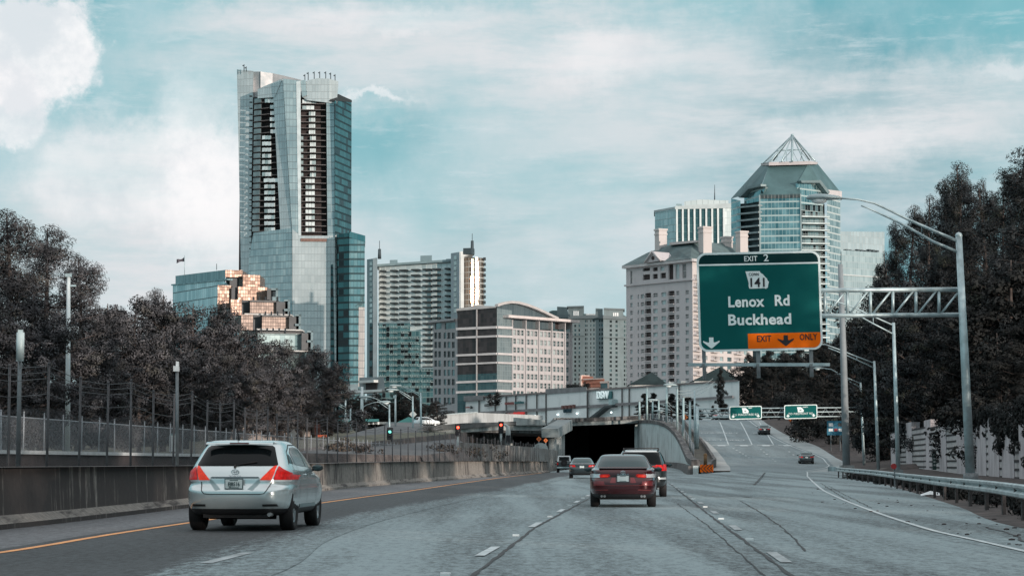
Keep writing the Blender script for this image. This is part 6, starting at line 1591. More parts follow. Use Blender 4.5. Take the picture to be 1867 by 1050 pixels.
# traffic signals
def signal(label, px, py, Y, base, col, arm=False):
    t = thing('traffic_signal', label, 'traffic light', W(px, base, Y), 'signal lights beside the rail tracks'); c = W(px, py, Y); m = MB()
    m.box((c.x, Y, c.z - .28), (.42, .3, 1.15)); m.box((c.x, Y + .1, c.z - .28), (.62, .04, 1.4)); m.build('housing', sign_black, t)
    m = MB(); m.sphere((c.x, Y - .2, c.z), .15, 10, 0, (1, .5, 1)); m.build('lit_lens', M('lens_' + col, (.9, .1, .05) if col == 'red' else (.2, .9, .7), .4, 0, 0, emit=(1, .06, .03) if col == 'red' else (.2, 1, .8), es=5 if col == 'red' else 1.2), t)
    m = MB(); m.sphere((c.x, Y - .17, c.z - .38), .14, 8, 0, (1, .5, 1)); m.build('dark_lens', M('lens_dark', (.03, .03, .03), .3, 0, 0), t)
    m = MB(); m.tube([W(px, base, Y + .2), Vector((c.x, Y + .2, c.z - .8))], .13, 8); m.build('post', M('signal_post', (.40, .45, .45), .6, 0, .15, 2), t)
signal('lit red traffic light on a pale post in front of the left bridge span, leftmost', 835, 779, 240, 830, 'red'); signal('lit red traffic light in front of the bridge beside the bent pole', 913.5, 774.5, 250, 812, 'red'); signal('green rail signal on a post at the side street', 711, 787, 215, 835, 'green')
t = thing('bent_pole', 'pale pole with a bent arm over to the red light at the bridge', 'pole', W(927, 808, 252)); m = MB(); m.tube([W(926, 812, 252), W(926.5, 785, 252), W(926, 778, 252), W(921, 774, 252), W(915, 774, 252)], [.3, .28, .2, .14, .1], 8); m.build('pole', M('signal_post', 0), t)
m = MB(); m.box(W(926.5, 800, 251.6), (.5, .4, .9)); m.build('box', sign_black, t)

# left side poles
t = thing('tall_light_mast', 'tall white mast among the left trees, taller than every fence post', 'mast', W(123, 824, 102)); m = MB(); m.tube([W(123, 826, 102), W(124, 660, 102), W(125, 503, 102)], [.13, .115, .09], 10); m.build('pole', M('mast_white', (.62, .68, .69), .45, .2, .08, 2), t)
m = MB(); m.box(W(125, 502, 102), (.28, .2, .16)); m.box(W(133, 521, 102), (.3, .12, .08)); m.build('camera_unit', galv, t)
t = thing('box_topped_pole', 'steel pole with a long pale cabinet at its top, far left of the fence', 'pole', W(34, 848, 47)); m = MB(); m.tube([W(33, 850, 47), W(37, 604, 47)], [.055, .04], 8); m.build('pole', galv_d, t)
m = MB(); p = W(37, 631, 46.9); m.tube([p - Vector((0, 0, .30)), p + Vector((0, 0, .30))], .088, 10); m.box(p + Vector((0, 0, .33)), (.10, .08, .06)); m.box(p - Vector((0, 0, .31)), (.14, .1, .03)); m.build('cabinet', M('cabinet_pale', (.46, .56, .57), .5, .1, .1, 3), t)
t = thing('camera_pole', 'thin steel pole with a small white camera box beyond the median wall', 'pole', W(323, 846, 56)); m = MB(); m.tube([W(323, 850, 56), W(323, 668, 56)], [.045, .04], 8); m.build('pole', galv_d, t)
m = MB(); m.box(W(321.5, 672, 56), (.13, .2, .14)); m.box(W(323.5, 663, 56), (.07, .1, .12)); m.build('camera_box', white_paint, t)
lamp_post('street lamp reaching in from beyond the left border, only its head in view', (-60, 850), (-60, 640), 110, [(-60, 644), (-30, 650), (-14, 653)], None, (12, 652.5), zM, .1, .7, 'lamp posts beyond the median wall', 'street_lamp')
for lab, b_, tp_, Y, arm, low, head, hdir in (
    ('lamp post with long twin arm to the left, where the side street begins', (640, 806), (639, 744), 330, [(639, 747), (622, 738), (605, 729), (590, 725.5)], [(639, 751), (620, 741), (608, 734)], (592, 725.5), (-1, 0, 0)),
    ('lamp post whose single arm rises rightwards to a white lamp head', (630, 806), (630, 721), 345, [(631, 760), (650, 751), (668, 738), (684, 733), (692, 733)], None, (690, 733), (1, 0, 0)),
    ('lamp post over the rail signal with an arm to the left', (710, 812), (710, 737), 330, [(710, 741), (698, 733), (686, 727), (676, 724)], [(710, 746), (698, 738), (688, 731)], (678, 724), (-1, 0, 0)),
    ('tall lamp post left of the pair by the whitewashed wall', (753, 806), (752.5, 722), 330, [(752, 726), (738, 717), (726, 711)], [(752, 730), (738, 721), (728, 714)], (727, 711), (-1, 0, 0)),
    ('tall lamp post right of the pair by the whitewashed wall', (768, 800), (767, 716), 335, [(767, 719), (750, 710), (732, 703.5)], [(767, 723), (750, 713), (738, 707)], (733, 703.5), (-1, 0, 0))):
    lamp_post(lab, b_, tp_, Y, arm, low, head, zM, .17, 2.1, 'lamp posts beyond the median wall', 'street_lamp', hdir)
for lab, b_, tp_, Y in (('thick white mast of the side street standing between two lamp posts', (660, 777), (660, 705), 330), ('plain white mast right of the rail signal, before the dark shrubs', (721, 780), (721, 720), 340), ('thin pale pole at the foot of the dark trees', (586, 760), (586, 722), 300)):
    t = thing('mast', lab, 'mast', W(*b_, Y)); m = MB(); m.tube([W(b_[0], b_[1] + 2, Y), W(*tp_, Y)], [.28 if 'thick' in lab else .18, .2 if 'thick' in lab else .12], 8); m.build('pole', M('mast_white', 0), t)
    m = MB(); m.box(W(tp_[0] - 1, tp_[1] + 3, Y), (.5, .3, .4)); m.build('fitting', galv, t)
# poles over the approach wall
RL = [(1166, 762, 730, 365, None, 'short steel post at the right end of the bridge parapet'), (1179.6, 768, 706, 362, None, 'thin steel lighting pole standing at the crown of the approach wall'), (1190, 760, 730, 385, (1197, 749.5), 'lamp post with a low lamp head before the left conifer'), (1201, 762, 727, 390, (1195, 729.5), 'lamp post with white head just left of the brown mall posts'),
      (1215.5, 772, 700, 350, None, 'steel pole right of the brown mall posts'), (1234.6, 788, 706, 322, (1222, 702), 'taller wired steel pole on the curve of the approach wall'), (1246, 808, 722, 300, None, 'steel pole between the wired pole and the gantry post'), (1258, 830, 730, 285, None, 'thin steel pole immediately left of the gantry post')]
for px, yb_, yt_, Y, head, lab in RL:
    t = thing('wall_pole', lab, 'pole', W(px, yb_, Y), 'poles along the approach wall'); m = MB(); m.tube([W(px, yb_ + 3, Y), W(px, yt_, Y)], [.2, .14], 8); m.build('pole', M('pole_teal', (.38, .50, .51), .5, .3, .12, 2), t)
    m = MB(); m.box(W(px, yt_ + 1, Y), (.35, .3, .12)); m.build('cap', galv_d, t)
    if head:
        luminaire(t, W(px, head[1], Y), 2.2, (-1 if head[0] < px else 1, 0, 0))
t = thing('utility_wires', 'thin overhead wires strung between the poles above the approach wall', 'wires', W(1234, 712, 322)); 
for (a, b) in (((1234.6, 713), (1300, 690)), ((1234.6, 718), (1304, 695)), ((1246, 724), (1300, 700)), ((1215.5, 735), (1246, 752)), ((1215.5, 728), (1234, 738)), ((1234.6, 722), (1270, 740)), ((1234.6, 740), (1268, 757))):
    m = MB(); A, B = W(*a, 318), W(*b, 330 if b[0] > 1275 else 318); P = [A.lerp(B, q / 6) - Vector((0, 0, 1.2 * (q / 6) * (1 - q / 6) * 2)) for q in range(7)]; m.tube(P, .035, 4); m.build('wire', M('wire_grey', (.36, .42, .42), .6, .2, 0), t)
# fence on approach wall
fence('bridge_railing', 'thin pale rail fence running down along the approach wall coping', lambda Y: smooth_tab(wall_t, Y) + .9, lambda Y: interp(TW[::-1], Y) + .1, rows(250, 370, 8), 1.5, (.98, .5), postl, link2, .05, (0, .95))
m = None
# little cabinets
t = thing('roadside_cabinet', 'small white equipment cabinet by the second fence', 'cabinet', W(315, 822, 120)); m = MB(); m.box(W(315, 808, 120), (.34, .3, .9)); m.build('body', white_paint, t); m = MB(); m.box(W(315, 793, 120), (.28, .25, .2)); m.build('top_unit', M('cabinet_teal', (.2, .32, .33), .5, 0, .1, 2), t)
t = thing('orange_hazard_panel', 'small sign plate dark green with pale lettering on the noise wall', 'sign', W(1703, 850, 172)); t.name = 'wall_plate'; m = MB(); c = W(1703.5, 839, 166); m.box(c, (.30, .06, 1.45)); m.build('plate', M('plate_green', (.02, .05, .045), .5, 0, 0), t)
m = MB()
for i in range(4): m.box(c + Vector((0, -.04, .42 - i * .26)), (.14, .02, .12))
m.build('marks', M('plate_marks', (.4, .42, .42), .5, 0, 0), t)
# ================================================================== TREES
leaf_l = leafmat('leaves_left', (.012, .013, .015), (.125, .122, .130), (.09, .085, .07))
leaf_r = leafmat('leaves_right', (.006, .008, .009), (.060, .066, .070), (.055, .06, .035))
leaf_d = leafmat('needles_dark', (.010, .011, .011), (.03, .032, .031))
bark = M('bark', (.075, .058, .052), .9, 0, .4, 2)
def crown_mesh(m, clumps, rng, per, size, flat=.75, needle=False):
    per *= 1.45; size *= .82; m.cn = getattr(m, 'cn', [])
    for c, r in clumps:
        n = int(per * r * r * 1.55)
        for _ in range(n):
            v = Vector((rng.gauss(0, 1), rng.gauss(0, 1), rng.gauss(0, 1))).normalized() * (r * rng.uniform(.45, 1.0) ** .6)
            v.z *= flat; p = c + v
            nrm = (v.normalized() + Vector((rng.uniform(-1, 1), rng.uniform(-1, 1), rng.uniform(-.4, 1.1))) * .5).normalized()
            a = nrm.orthogonal().normalized(); b = nrm.cross(a); an = rng.uniform(0, 6.3); a, b = a * math.cos(an) + b * math.sin(an), b * math.cos(an) - a * math.sin(an)
            s = size * rng.uniform(.6, 1.3); w_ = s * (.22 if needle else .55)
            m.v += [p - a * s * .5, p + b * w_ * .5 + nrm * s * .06, p + a * s * .5, p - b * w_ * .5 + nrm * s * .06]
            cnv = (v.x / r, v.y / r, v.z / r + .25); m.cn += [cnv] * 4
            k = len(m.v); m.f.append((k - 4, k - 3, k - 2, k - 1)); m.mi.append(0); m.sm.append(False)
def tree(kind, seed, H, Wd, lm, size, per, base_frac=.25):
    rng = random.Random(seed); t = thing(kind, 'x', 'tree', (0, 0, 0), None, 0, True)
    tr = MB(); lean = Vector((rng.uniform(-.04, .04) * H, rng.uniform(-.04, .04) * H, 0)); r0 = H * .016 + .05
    axis = lambda s: lean * s * s + Vector((0, 0, H * .97 * s)) + Vector((math.sin(s * 5 + seed), math.cos(s * 4 + seed), 0)) * H * .008
    tr.tube([axis(i / 8) for i in range(9)], [r0 * (1 - i / 8.6) ** .8 for i in range(9)], 7)
    cl = []
    if kind == 'pine_tree':
        nb = int(H * 2.6)
        for i in range(nb):
            s = base_frac + (1 - base_frac) * (i + rng.random()) / nb; prof = (1 - s) ** .55 * (.55 + .45 * min(1, (s - base_frac) / .2)) + .10
            L = Wd / 2 * prof * rng.uniform(.65, 1.15); az_ = rng.uniform(0, 6.28); d = Vector((math.cos(az_), math.sin(az_), rng.uniform(.05, .45))); p0 = axis(s * .96)
            p1 = p0 + d * L * .55 + Vector((0, 0, -.02 * L)); p2 = p0 + d * L
            tr.tube([p0, p1, p2], [r0 * .32 * (1.1 - s), r0 * .2 * (1.1 - s) + .01, .012], 4)
            for q in range(int(2 + L)):
                f = rng.uniform(.35, 1.05); cl.append((p0 + d * L * f + Vector((rng.uniform(-.5, .5), rng.uniform(-.5, .5), rng.uniform(-.1, .45))), rng.uniform(.45, .9)))
        for q in range(int(H * 1.5)): cl.append((axis(rng.uniform(base_frac, .93)) + Vector((rng.uniform(-1, 1), rng.uniform(-1, 1), 0)) * Wd * .13, rng.uniform(.7, 1.2)))
        cl.append((axis(1.0), .5))
    elif kind == 'broadleaf_tree':
        nb = int(H * 2.2)
        for i in range(nb):
            s = base_frac + (1 - base_frac) * (i + rng.random()) / nb; u = (s - base_frac) / (1 - base_frac)
            prof = max(.12, math.sin(math.pi * min(1, .18 + u * .80)) ** .7); L = Wd / 2 * prof * rng.uniform(.6, 1.12); az_ = rng.uniform(0, 6.28)
            d = Vector((math.cos(az_), math.sin(az_), rng.uniform(.1, .8))); p0 = axis(s * .9); p2 = p0 + d * L
            tr.tube([p0, p0 + d * L * .5 + Vector((0, 0, .1)), p2], [r0 * .35 * (1.15 - s), r0 * .2 * (1.15 - s) + .01, .012], 4)
            for q in range(int(2 + L * 1.1)):
                f = rng.uniform(.3, 1.02); cl.append((p0 + d * L * f + Vector((rng.uniform(-.6, .6), rng.uniform(-.6, .6), rng.uniform(-.3, .5))), rng.uniform(.45, .95)))
        for q in range(int(H * 2)): cl.append((axis(rng.uniform(base_frac + .05, .88)) + Vector((rng.uniform(-1, 1), rng.uniform(-1, 1), 0)) * Wd * .2, rng.uniform(.8, 1.4)))
        for q in range(4): cl.append((axis(.97) + Vector((rng.uniform(-.7, .7), rng.uniform(-.7, .7), rng.uniform(-.9, .3))), .7))
    else:   # conifer
        nb = int(H * 7)
        for i in range(nb):
            s = .04 + .95 * (i + rng.random()) / nb; L = Wd / 2 * (1 - s) ** .85 * rng.uniform(.75, 1.1) + .08; az_ = rng.uniform(0, 6.28); d = Vector((math.cos(az_), math.sin(az_), -.12)); p0 = axis(s)
            if i % 3 == 0: tr.tube([p0, p0 + d * L], [.03, .01], 3)
            for q in range(max(1, int(L * 1.6))):
                f = rng.uniform(.25, 1.0); cl.append((p0 + d * L * f, rng.uniform(.22, .42)))
    m = MB(); crown_mesh(m, cl, rng, per, size, .7, kind != 'broadleaf_tree'); m.build('crown', lm, t); tr.build('trunk', bark, t)
    t['local'] = 1
    return t
protos = {
 'L1': tree('pine_tree', 11, 16, 9.0, leaf_l, .27, 130, .12), 'L2': tree('broadleaf_tree', 12, 14, 9.5, leaf_l, .25, 95, .06), 'L3': tree('pine_tree', 13, 15, 8.0, leaf_l, .27, 130, .18), 'L4': tree('broadleaf_tree', 14, 13, 9.0, leaf_l, .25, 95, .05),
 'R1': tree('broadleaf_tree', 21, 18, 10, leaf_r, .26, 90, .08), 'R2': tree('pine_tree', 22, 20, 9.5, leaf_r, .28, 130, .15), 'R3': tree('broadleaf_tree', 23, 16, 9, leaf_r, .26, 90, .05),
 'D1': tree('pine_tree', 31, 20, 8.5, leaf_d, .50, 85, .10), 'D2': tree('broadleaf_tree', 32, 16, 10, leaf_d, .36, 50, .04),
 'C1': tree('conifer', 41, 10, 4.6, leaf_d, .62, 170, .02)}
pH = {'L1': 16, 'L2': 14, 'L3': 15, 'L4': 13, 'R1': 18, 'R2': 20, 'R3': 16, 'D1': 20, 'D2': 16, 'C1': 10}
used = set(); trng = random.Random(99)
def plant(key, px, top_py, Y, ground=None, label=None, wide=1.0, group=None, base_py=None):
    g_ = W(px, base_py, Y).z if base_py else ground
    tp = W(px, top_py, Y); s = (tp.z - g_) / (pH[key] * 1.0); loc = (tp.x, Y, g_); rz = trng.uniform(0, 6.28)
    if key not in used:
        used.add(key); t = protos[key]; t.location = loc; t.rotation_euler = (0, 0, rz); t.scale = (s * wide, s * wide, s); t['label'] = label
        if group: t['group'] = group
        return t
    return dup(protos[key], loc, rz, label, (s * wide, s * wide, s), group)
# left wood: front row (labels tell each by what stands before it)
GL_, GR_ = 'trees of the wood beyond the rail tracks', 'trees behind the right noise wall'
left = [  # px, top, Y, kind, wide, label
 (-45, 392, 92, 'L1', 1.0, 'tall pine cut by the left border of the view, highest of the left wood'),
 (25, 378, 104, 'L3', 1.15, 'tall dark pine above the pole with the long pale cabinet'),
 (88, 405, 112, 'L1', 1.15, 'tall spreading pine directly left of the tall white mast'),
 (150, 462, 120, 'L3', 1.1, 'pine with layered boughs just right of the tall white mast'),
 (60, 520, 96, 'L2', 1.1, 'leafy tree low behind the pole with the pale cabinet'),
 (-10, 560, 90, 'L4', 1.2, 'bushy tree at the left border under the tall pines'),
 (196, 545, 124, 'L2', 1.1, 'round grey tree where the tall pines step down'),
 (238, 532, 135, 'L4', 1.15, 'bushy tree with a pointed top left of the roof flag'),
 (282, 520, 150, 'L1', .8, 'slim pine tip standing out below the roof flag'),
 (300, 528, 146, 'L2', 1.1, 'grey tree below the left end of the stepped building'),
 (345, 545, 158, 'L4', 1.1, 'grey tree hiding the foot of the stepped building, left part'),
 (398, 538, 172, 'L2', .9, 'darker round tree standing out against the sunlit glass fronts'),
 (430, 585, 180, 'L4', 1.05, 'grey tree below the upper sunlit terrace'),
 (470, 603, 190, 'L2', 1.1, 'grey tree below the middle terrace of the stepped building'),
 (512, 612, 205, 'L4', 1.1, 'grey tree below the lowest terrace of the stepped building'),
 (545, 640, 222, 'L3', 1.1, 'small pine between the lowest terrace and the skyscraper'),
 (572, 622, 238, 'L2', 1.15, 'round dark tree before the foot of the skyscraper'),
 (606, 655, 255, 'L4', 1.0, 'last tree of the left wood, sloping down to the street lamps'),
 (255, 600, 128, 'L4', 1.1, 'low bushy tree above the middle of the tall fence'),
 (120, 590, 106, 'L2', 1.2, 'low grey tree behind the tall white mast'),
 (190, 610, 116, 'L4', 1.2, 'low leafy tree right of the tall white mast'),
 (330, 620, 140, 'L2', 1.2, 'low grey tree behind the camera pole'),
 (395, 630, 155, 'L4', 1.2, 'low grey tree right of the camera pole'),
 (450, 650, 170, 'L2', 1.2, 'low grey tree above the roof of the silver car'),
 (500, 668, 190, 'L4', 1.2, 'low grey tree above the left end of the peach wall'),
 (550, 680, 215, 'L2', 1.1, 'low dark tree above the peach wall'),
 (600, 690, 245, 'L1', 1.0, 'small pine above the right end of the peach wall')]
for px, ty, Y, kk, wd, lab in left:
    x = W(px, 800, Y).x; plant(kk, px, ty, Y, bankz(x, Y), lab, wd, GL_)
# shrubs filling the foot of the wood
sh = MB(); rng = random.Random(8); cl = []
for i in range(300):
    Y = rng.uniform(88, 300); L = rng.uniform(38.5, 46); x = HD * Y - L; cl.append((Vector((x, Y, bankz(x, Y) + rng.uniform(.3, 2.6))), rng.uniform(.7, 1.4)))
crown_mesh(sh, cl, rng, 60, .42, .8); tag(sh.build('undergrowth', leaf_l), kind='stuff')
# distant dark trees at the end of the side street
for i, (px, ty, Y, kk, wd, by, lab) in enumerate([(655, 718, 415, 'D2', 1.5, 775, 'dark distant tree left of the thick white mast'), (690, 712, 420, 'D2', 1.5, 775, 'dark distant tree in front of the grey podium'), (728, 707, 415, 'D2', 1.6, 775, 'widest dark tree before the dark apartment block'), (758, 712, 410, 'D2', 1.4, 775, 'dark distant tree at the left end of the whitewashed wall'), (785, 735, 405, 'D2', 1.1, 775, 'small dark tree right of the whitewashed wall lamps'),
    (905, 713, 560, 'D2', 1.6, 740, 'dark round tree on the roof line before the arched office'), (895, 716, 556, 'D2', 1.3, 740, 'small dark bush beside the round roof line tree')]):
    plant(kk, px, ty, Y, None, lab, wd, 'distant dark trees by the shopping centre', by)
for i, px in enumerate((640, 668, 700, 715, 742, 772, 798)):
    plant('D2', px, 722 + (i * 7) % 12, 422 + (i % 3) * 4, None, 'low dark tree in the thicket behind the station canopy', 1.9, 'thicket behind the station canopy', 778)
# conifers by the mall
for px, ty, Y, wd, by, lab in ((1176, 716, 430, 1.25, 768, 'dark conifer behind the thin pole at the crown of the approach wall'), (1191, 715, 434, 1.2, 768, 'dark conifer with two tips, second from the bridge end'), (1225, 716, 428, 1.3, 768, 'narrow dark conifer between the brown posts and the wired pole'), (1256, 722, 435, 1.9, 768, 'loose brownish conifer behind the wired pole')):
    plant('C1', px, ty, Y, None, lab, wd * 1.9, 'conifers before the shopping centre', by)
plant('D1', 1314, 668, 430, None, 'tall narrow dark cypress like tree in front of the shopping centre', .62, None, 775)
plant('C1', 1322, 735, 428, None, 'bushy dark conifer at the foot of the tall narrow tree', 2.2, None, 770)
plant('C1', 1300, 738, 428, None, 'low dark conifer left of the tall narrow tree', 1.7, None, 770)
# right wood
right = [
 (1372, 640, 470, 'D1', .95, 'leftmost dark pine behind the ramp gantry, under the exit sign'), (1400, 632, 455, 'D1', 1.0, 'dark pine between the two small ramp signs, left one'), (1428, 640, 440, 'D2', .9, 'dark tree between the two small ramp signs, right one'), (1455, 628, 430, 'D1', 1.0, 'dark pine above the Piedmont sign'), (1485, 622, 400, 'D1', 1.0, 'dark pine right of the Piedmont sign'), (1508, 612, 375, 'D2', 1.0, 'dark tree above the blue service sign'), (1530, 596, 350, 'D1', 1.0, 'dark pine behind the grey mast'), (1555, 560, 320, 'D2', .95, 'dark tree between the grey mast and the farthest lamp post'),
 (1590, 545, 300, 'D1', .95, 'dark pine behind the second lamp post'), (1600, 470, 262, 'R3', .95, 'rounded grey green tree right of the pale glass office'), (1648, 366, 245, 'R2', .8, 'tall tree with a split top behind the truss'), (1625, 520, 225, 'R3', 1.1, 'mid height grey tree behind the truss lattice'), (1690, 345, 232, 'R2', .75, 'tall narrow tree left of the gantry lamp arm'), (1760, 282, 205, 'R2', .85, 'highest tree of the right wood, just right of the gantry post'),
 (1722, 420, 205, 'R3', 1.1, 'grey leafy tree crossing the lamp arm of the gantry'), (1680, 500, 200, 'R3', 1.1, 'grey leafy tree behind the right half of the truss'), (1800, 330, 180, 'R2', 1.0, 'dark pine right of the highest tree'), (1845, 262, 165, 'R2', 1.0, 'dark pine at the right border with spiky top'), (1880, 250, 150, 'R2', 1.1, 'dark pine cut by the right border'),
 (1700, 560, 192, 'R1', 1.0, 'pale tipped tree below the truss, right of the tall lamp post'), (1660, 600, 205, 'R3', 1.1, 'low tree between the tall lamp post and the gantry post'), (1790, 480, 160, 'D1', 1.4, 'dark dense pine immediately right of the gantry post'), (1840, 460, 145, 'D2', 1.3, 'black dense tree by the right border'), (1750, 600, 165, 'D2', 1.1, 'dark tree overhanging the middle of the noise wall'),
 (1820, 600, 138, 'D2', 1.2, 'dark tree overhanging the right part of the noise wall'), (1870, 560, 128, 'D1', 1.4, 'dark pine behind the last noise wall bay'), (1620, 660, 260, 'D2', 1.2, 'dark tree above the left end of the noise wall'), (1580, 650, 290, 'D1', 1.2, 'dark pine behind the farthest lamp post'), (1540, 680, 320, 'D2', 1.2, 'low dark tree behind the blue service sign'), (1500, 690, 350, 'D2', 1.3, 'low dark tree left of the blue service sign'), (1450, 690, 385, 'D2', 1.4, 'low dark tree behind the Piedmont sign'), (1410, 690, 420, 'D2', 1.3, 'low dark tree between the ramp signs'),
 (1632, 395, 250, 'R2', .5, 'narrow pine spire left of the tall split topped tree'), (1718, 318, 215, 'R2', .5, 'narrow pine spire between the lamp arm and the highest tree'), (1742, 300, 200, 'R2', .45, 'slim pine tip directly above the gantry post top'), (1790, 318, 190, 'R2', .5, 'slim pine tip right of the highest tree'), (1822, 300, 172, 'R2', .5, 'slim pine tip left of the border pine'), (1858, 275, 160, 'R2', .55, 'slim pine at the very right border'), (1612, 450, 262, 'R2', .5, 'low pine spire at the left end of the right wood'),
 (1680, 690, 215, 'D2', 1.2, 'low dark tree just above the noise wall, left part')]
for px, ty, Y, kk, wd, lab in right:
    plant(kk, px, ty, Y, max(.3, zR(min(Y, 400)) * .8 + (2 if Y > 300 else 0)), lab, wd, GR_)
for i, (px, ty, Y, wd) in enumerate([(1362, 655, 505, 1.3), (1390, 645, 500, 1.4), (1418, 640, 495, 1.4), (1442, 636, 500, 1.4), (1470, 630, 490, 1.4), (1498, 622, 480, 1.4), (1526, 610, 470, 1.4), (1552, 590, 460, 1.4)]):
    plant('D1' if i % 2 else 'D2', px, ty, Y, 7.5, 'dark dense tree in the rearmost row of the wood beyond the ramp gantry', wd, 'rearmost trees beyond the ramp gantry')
# wood continued unseen beside and behind the camera, added to shade the road
for i, (x, y, h) in enumerate([(26 + (j % 3) * 7 + max(0, 88 - j * 5.5 - 30) * .17, 88 - j * 5.5, 19 + (j * 7) % 4) for j in range(44)] if 1 else ((27, 62, 20), (30, 40, 19), (26, 22, 21), (30, 4, 20), (27, -14, 20), (31, -32, 21), (26, -50, 20), (38, 12, 22), (38, -22, 22), (34, -70, 22), (24, -90, 21), (36, 80, 22), (42, 55, 23), (30, -110, 20), (44, -50, 22), (20, -130, 20))):
    k_ = ('R1', 'D1', 'R2')[i % 3]; s = h / pH[k_]; dup(protos[k_], (x, y, 0), i * 1.7, 'unseen tree added beside the camera to shade the road', (s * 1.2, s * 1.2, s), 'unseen shade trees beside the camera')
# undergrowth and ivy on the right
sh = MB(); rng = random.Random(18); cl = []
for i in range(520):
    Y = rng.uniform(128, 420); px = 1540 + (1 - min(1, (Y - 128) / 240)) * 330; px = min(px, 1900) if Y < 300 else 1440 - (Y - 300) * .35
    p = W(px + rng.uniform(-10, 90) + (30 if Y < 300 else 20), 850, Y); z = zR(min(Y, 395)); cl.append((Vector((p.x, Y, z + rng.uniform(.2, 4.2))), rng.uniform(.7, 1.6)))
crown_mesh(sh, cl, rng, 45, .45, .8); tag(sh.build('undergrowth', leaf_d), kind='stuff')
sh = MB(); cl = []; rng = random.Random(28)
for c_, r0_, n in ((.40, .6, 14), (.47, .9, 22), (.53, .8, 20), (.60, 1.2, 26), (.66, 1.5, 34), (.72, 1.6, 36), (.78, 1.3, 28), (.84, 1.2, 26), (.3, .4, 8), (.9, .9, 14)):
    for i in range(n):
        p = swp(min(1, max(0, c_ + rng.gauss(0, .02)))); cl.append((Vector((p.x - .3, p.y - .4, 4.4 - abs(rng.gauss(0, .75)) * r0_)), rng.uniform(.25, .6)))
crown_mesh(sh, cl, rng, 420, .24, .8); t = thing('ivy', 'dark ivy hanging over the top of the pale noise wall', 'ivy', (0, 0, 0)); sh.build('foliage', leaf_d, t)
m = MB(); rng = random.Random(3)
for i in range(12):
    p = swp(.5 + .035 * i); m.tube([Vector((p.x, p.y - .5, 4.5)), Vector((p.x + rng.uniform(-.5, .5), p.y - .55, 3.6)), Vector((p.x + rng.uniform(-1, 1), p.y - .5, rng.uniform(1.5, 3)))], .02, 4)
m.build('stems', bark, t)
# weeds: left bank shrubs
sh = MB(); cl = []; rng = random.Random(38)
for (px, py, Y, n, sp) in ((612, 818, 170, 16, 1.4), (625, 822, 165, 12, 1.2), (663, 826, 160, 8, .6), (585, 806, 200, 8, 2), (860, 825, 190, 14, 1.5), (790, 822, 190, 10, 1.2)):
    for i in range(n): p = W(px, py, Y); cl.append((p + Vector((rng.gauss(0, sp), rng.gauss(0, 1), rng.uniform(-.3, .5))), rng.uniform(.25, .55)))
crown_mesh(sh, cl, rng, 120, .25, .8); tag(sh.build('bank_shrubbery', leafmat('bank_leaf', (.07, .05, .045), (.17, .13, .09))), kind='stuff')
t = thing('bare_shrub', 'grey twiggy bush before the whitewashed wall', 'shrub', W(783, 785, 296)); m = MB(); rng = random.Random(5)
for i in range(60):
    p = W(783, 786, 296); d = Vector((rng.gauss(0, 1), rng.gauss(0, .4), abs(rng.gauss(0, .8)))).normalized(); L = rng.uniform(.8, 2.2); m.tube([p, p + d * L * .5 + Vector((0, 0, .1)), p + d * L], [.04, .03, .01], 4)
m.build('stems', M('twig', (.25, .24, .235), .9, 0, .2), t)
sh = MB(); cl = []; rng = random.Random(58)
for i in range(210):
    Y = 24 + 128 * (i + rng.random()) / 210; X = railX(Y) + rng.uniform(.45, 1.6); cl.append((Vector((X, Y, vz(X, Y) + rng.uniform(.0, .25))), rng.uniform(.22, .5)))
crown_mesh(sh, cl, rng, 300, .16, .7); tag(sh.build('verge_weeds', leaf_d), kind='stuff')
# hedge on mall roof
sh = MB(); cl = []; rng = random.Random(48)
for i in range(30):
    x = rng.uniform(1022, 1066); p = mw.pt(*mw.uz(x, 706 - (x - 1022) * .04), -2); cl.append((p + Vector((0, 0, rng.uniform(-.2, .6))), rng.uniform(.4, .8)))
crown_mesh(sh, cl, rng, 80, .3, .8); t = thing('roof_hedge', 'dark hedge on the raised roof of the shopping centre', 'hedge', mw.pt(*mw.uz(1045, 708), -2)); sh.build('foliage', leaf_d, t)
m = MB()
for i in range(14): p = mw.pt(*mw.uz(1023 + i * 3.1, 709), -2); m.tube([p - Vector((0, 0, .6)), p + Vector((0, 0, .5))], .04, 4)
m.build('stems', bark, t)
# ================================================================== CARS
def paint(name, col, metal=.6, rough=.32, coat=.8):
    m = bpy.data.materials.new(name); m.use_nodes = True; t = NT(m.node_tree); b = m.node_tree.nodes['Principled BSDF']
    co = t.node('ShaderNodeTexCoord').outputs['Object']; s = t.sep(co)
    dirt = t.m('MULTIPLY', t.sstep(t.m('ADD', s[2], t.m('MULTIPLY', t.noise(co, 4, 4, .6), .5)), .85, .35), .45)
    c = t.mix(dirt, tuple(col) + (1,), tuple(x * .55 + .02 for x in col) + (1,))
    t.l.new(c, b.inputs['Base Color']); b.inputs['Metallic'].default_value = metal; b.inputs['Roughness'].default_value = rough
    b.inputs['Coat Weight'].default_value = coat; b.inputs['Coat Roughness'].default_value = .08; return m
car_glass = M('car_glass', (.005, .007, .008), .08, 0, 0, spec=.12); car_glass_t = M('car_glass_teal', (.022, .055, .060), .08, 0, 0, spec=.14)
light_red = M('tail_lamp_red', (.42, .006, .006), .35, 0, .5, 9, emit=(1, .03, .02), es=.08, coat=.15, spec=.2); light_dk = M('tail_lamp_dark', (.12, .01, .012), .15, 0, 0, coat=.6)
light_or = M('tail_lamp_orange', (.55, .022, .010), .35, 0, .4, 9, emit=(1, .08, .03), es=.22, coat=.15, spec=.2)
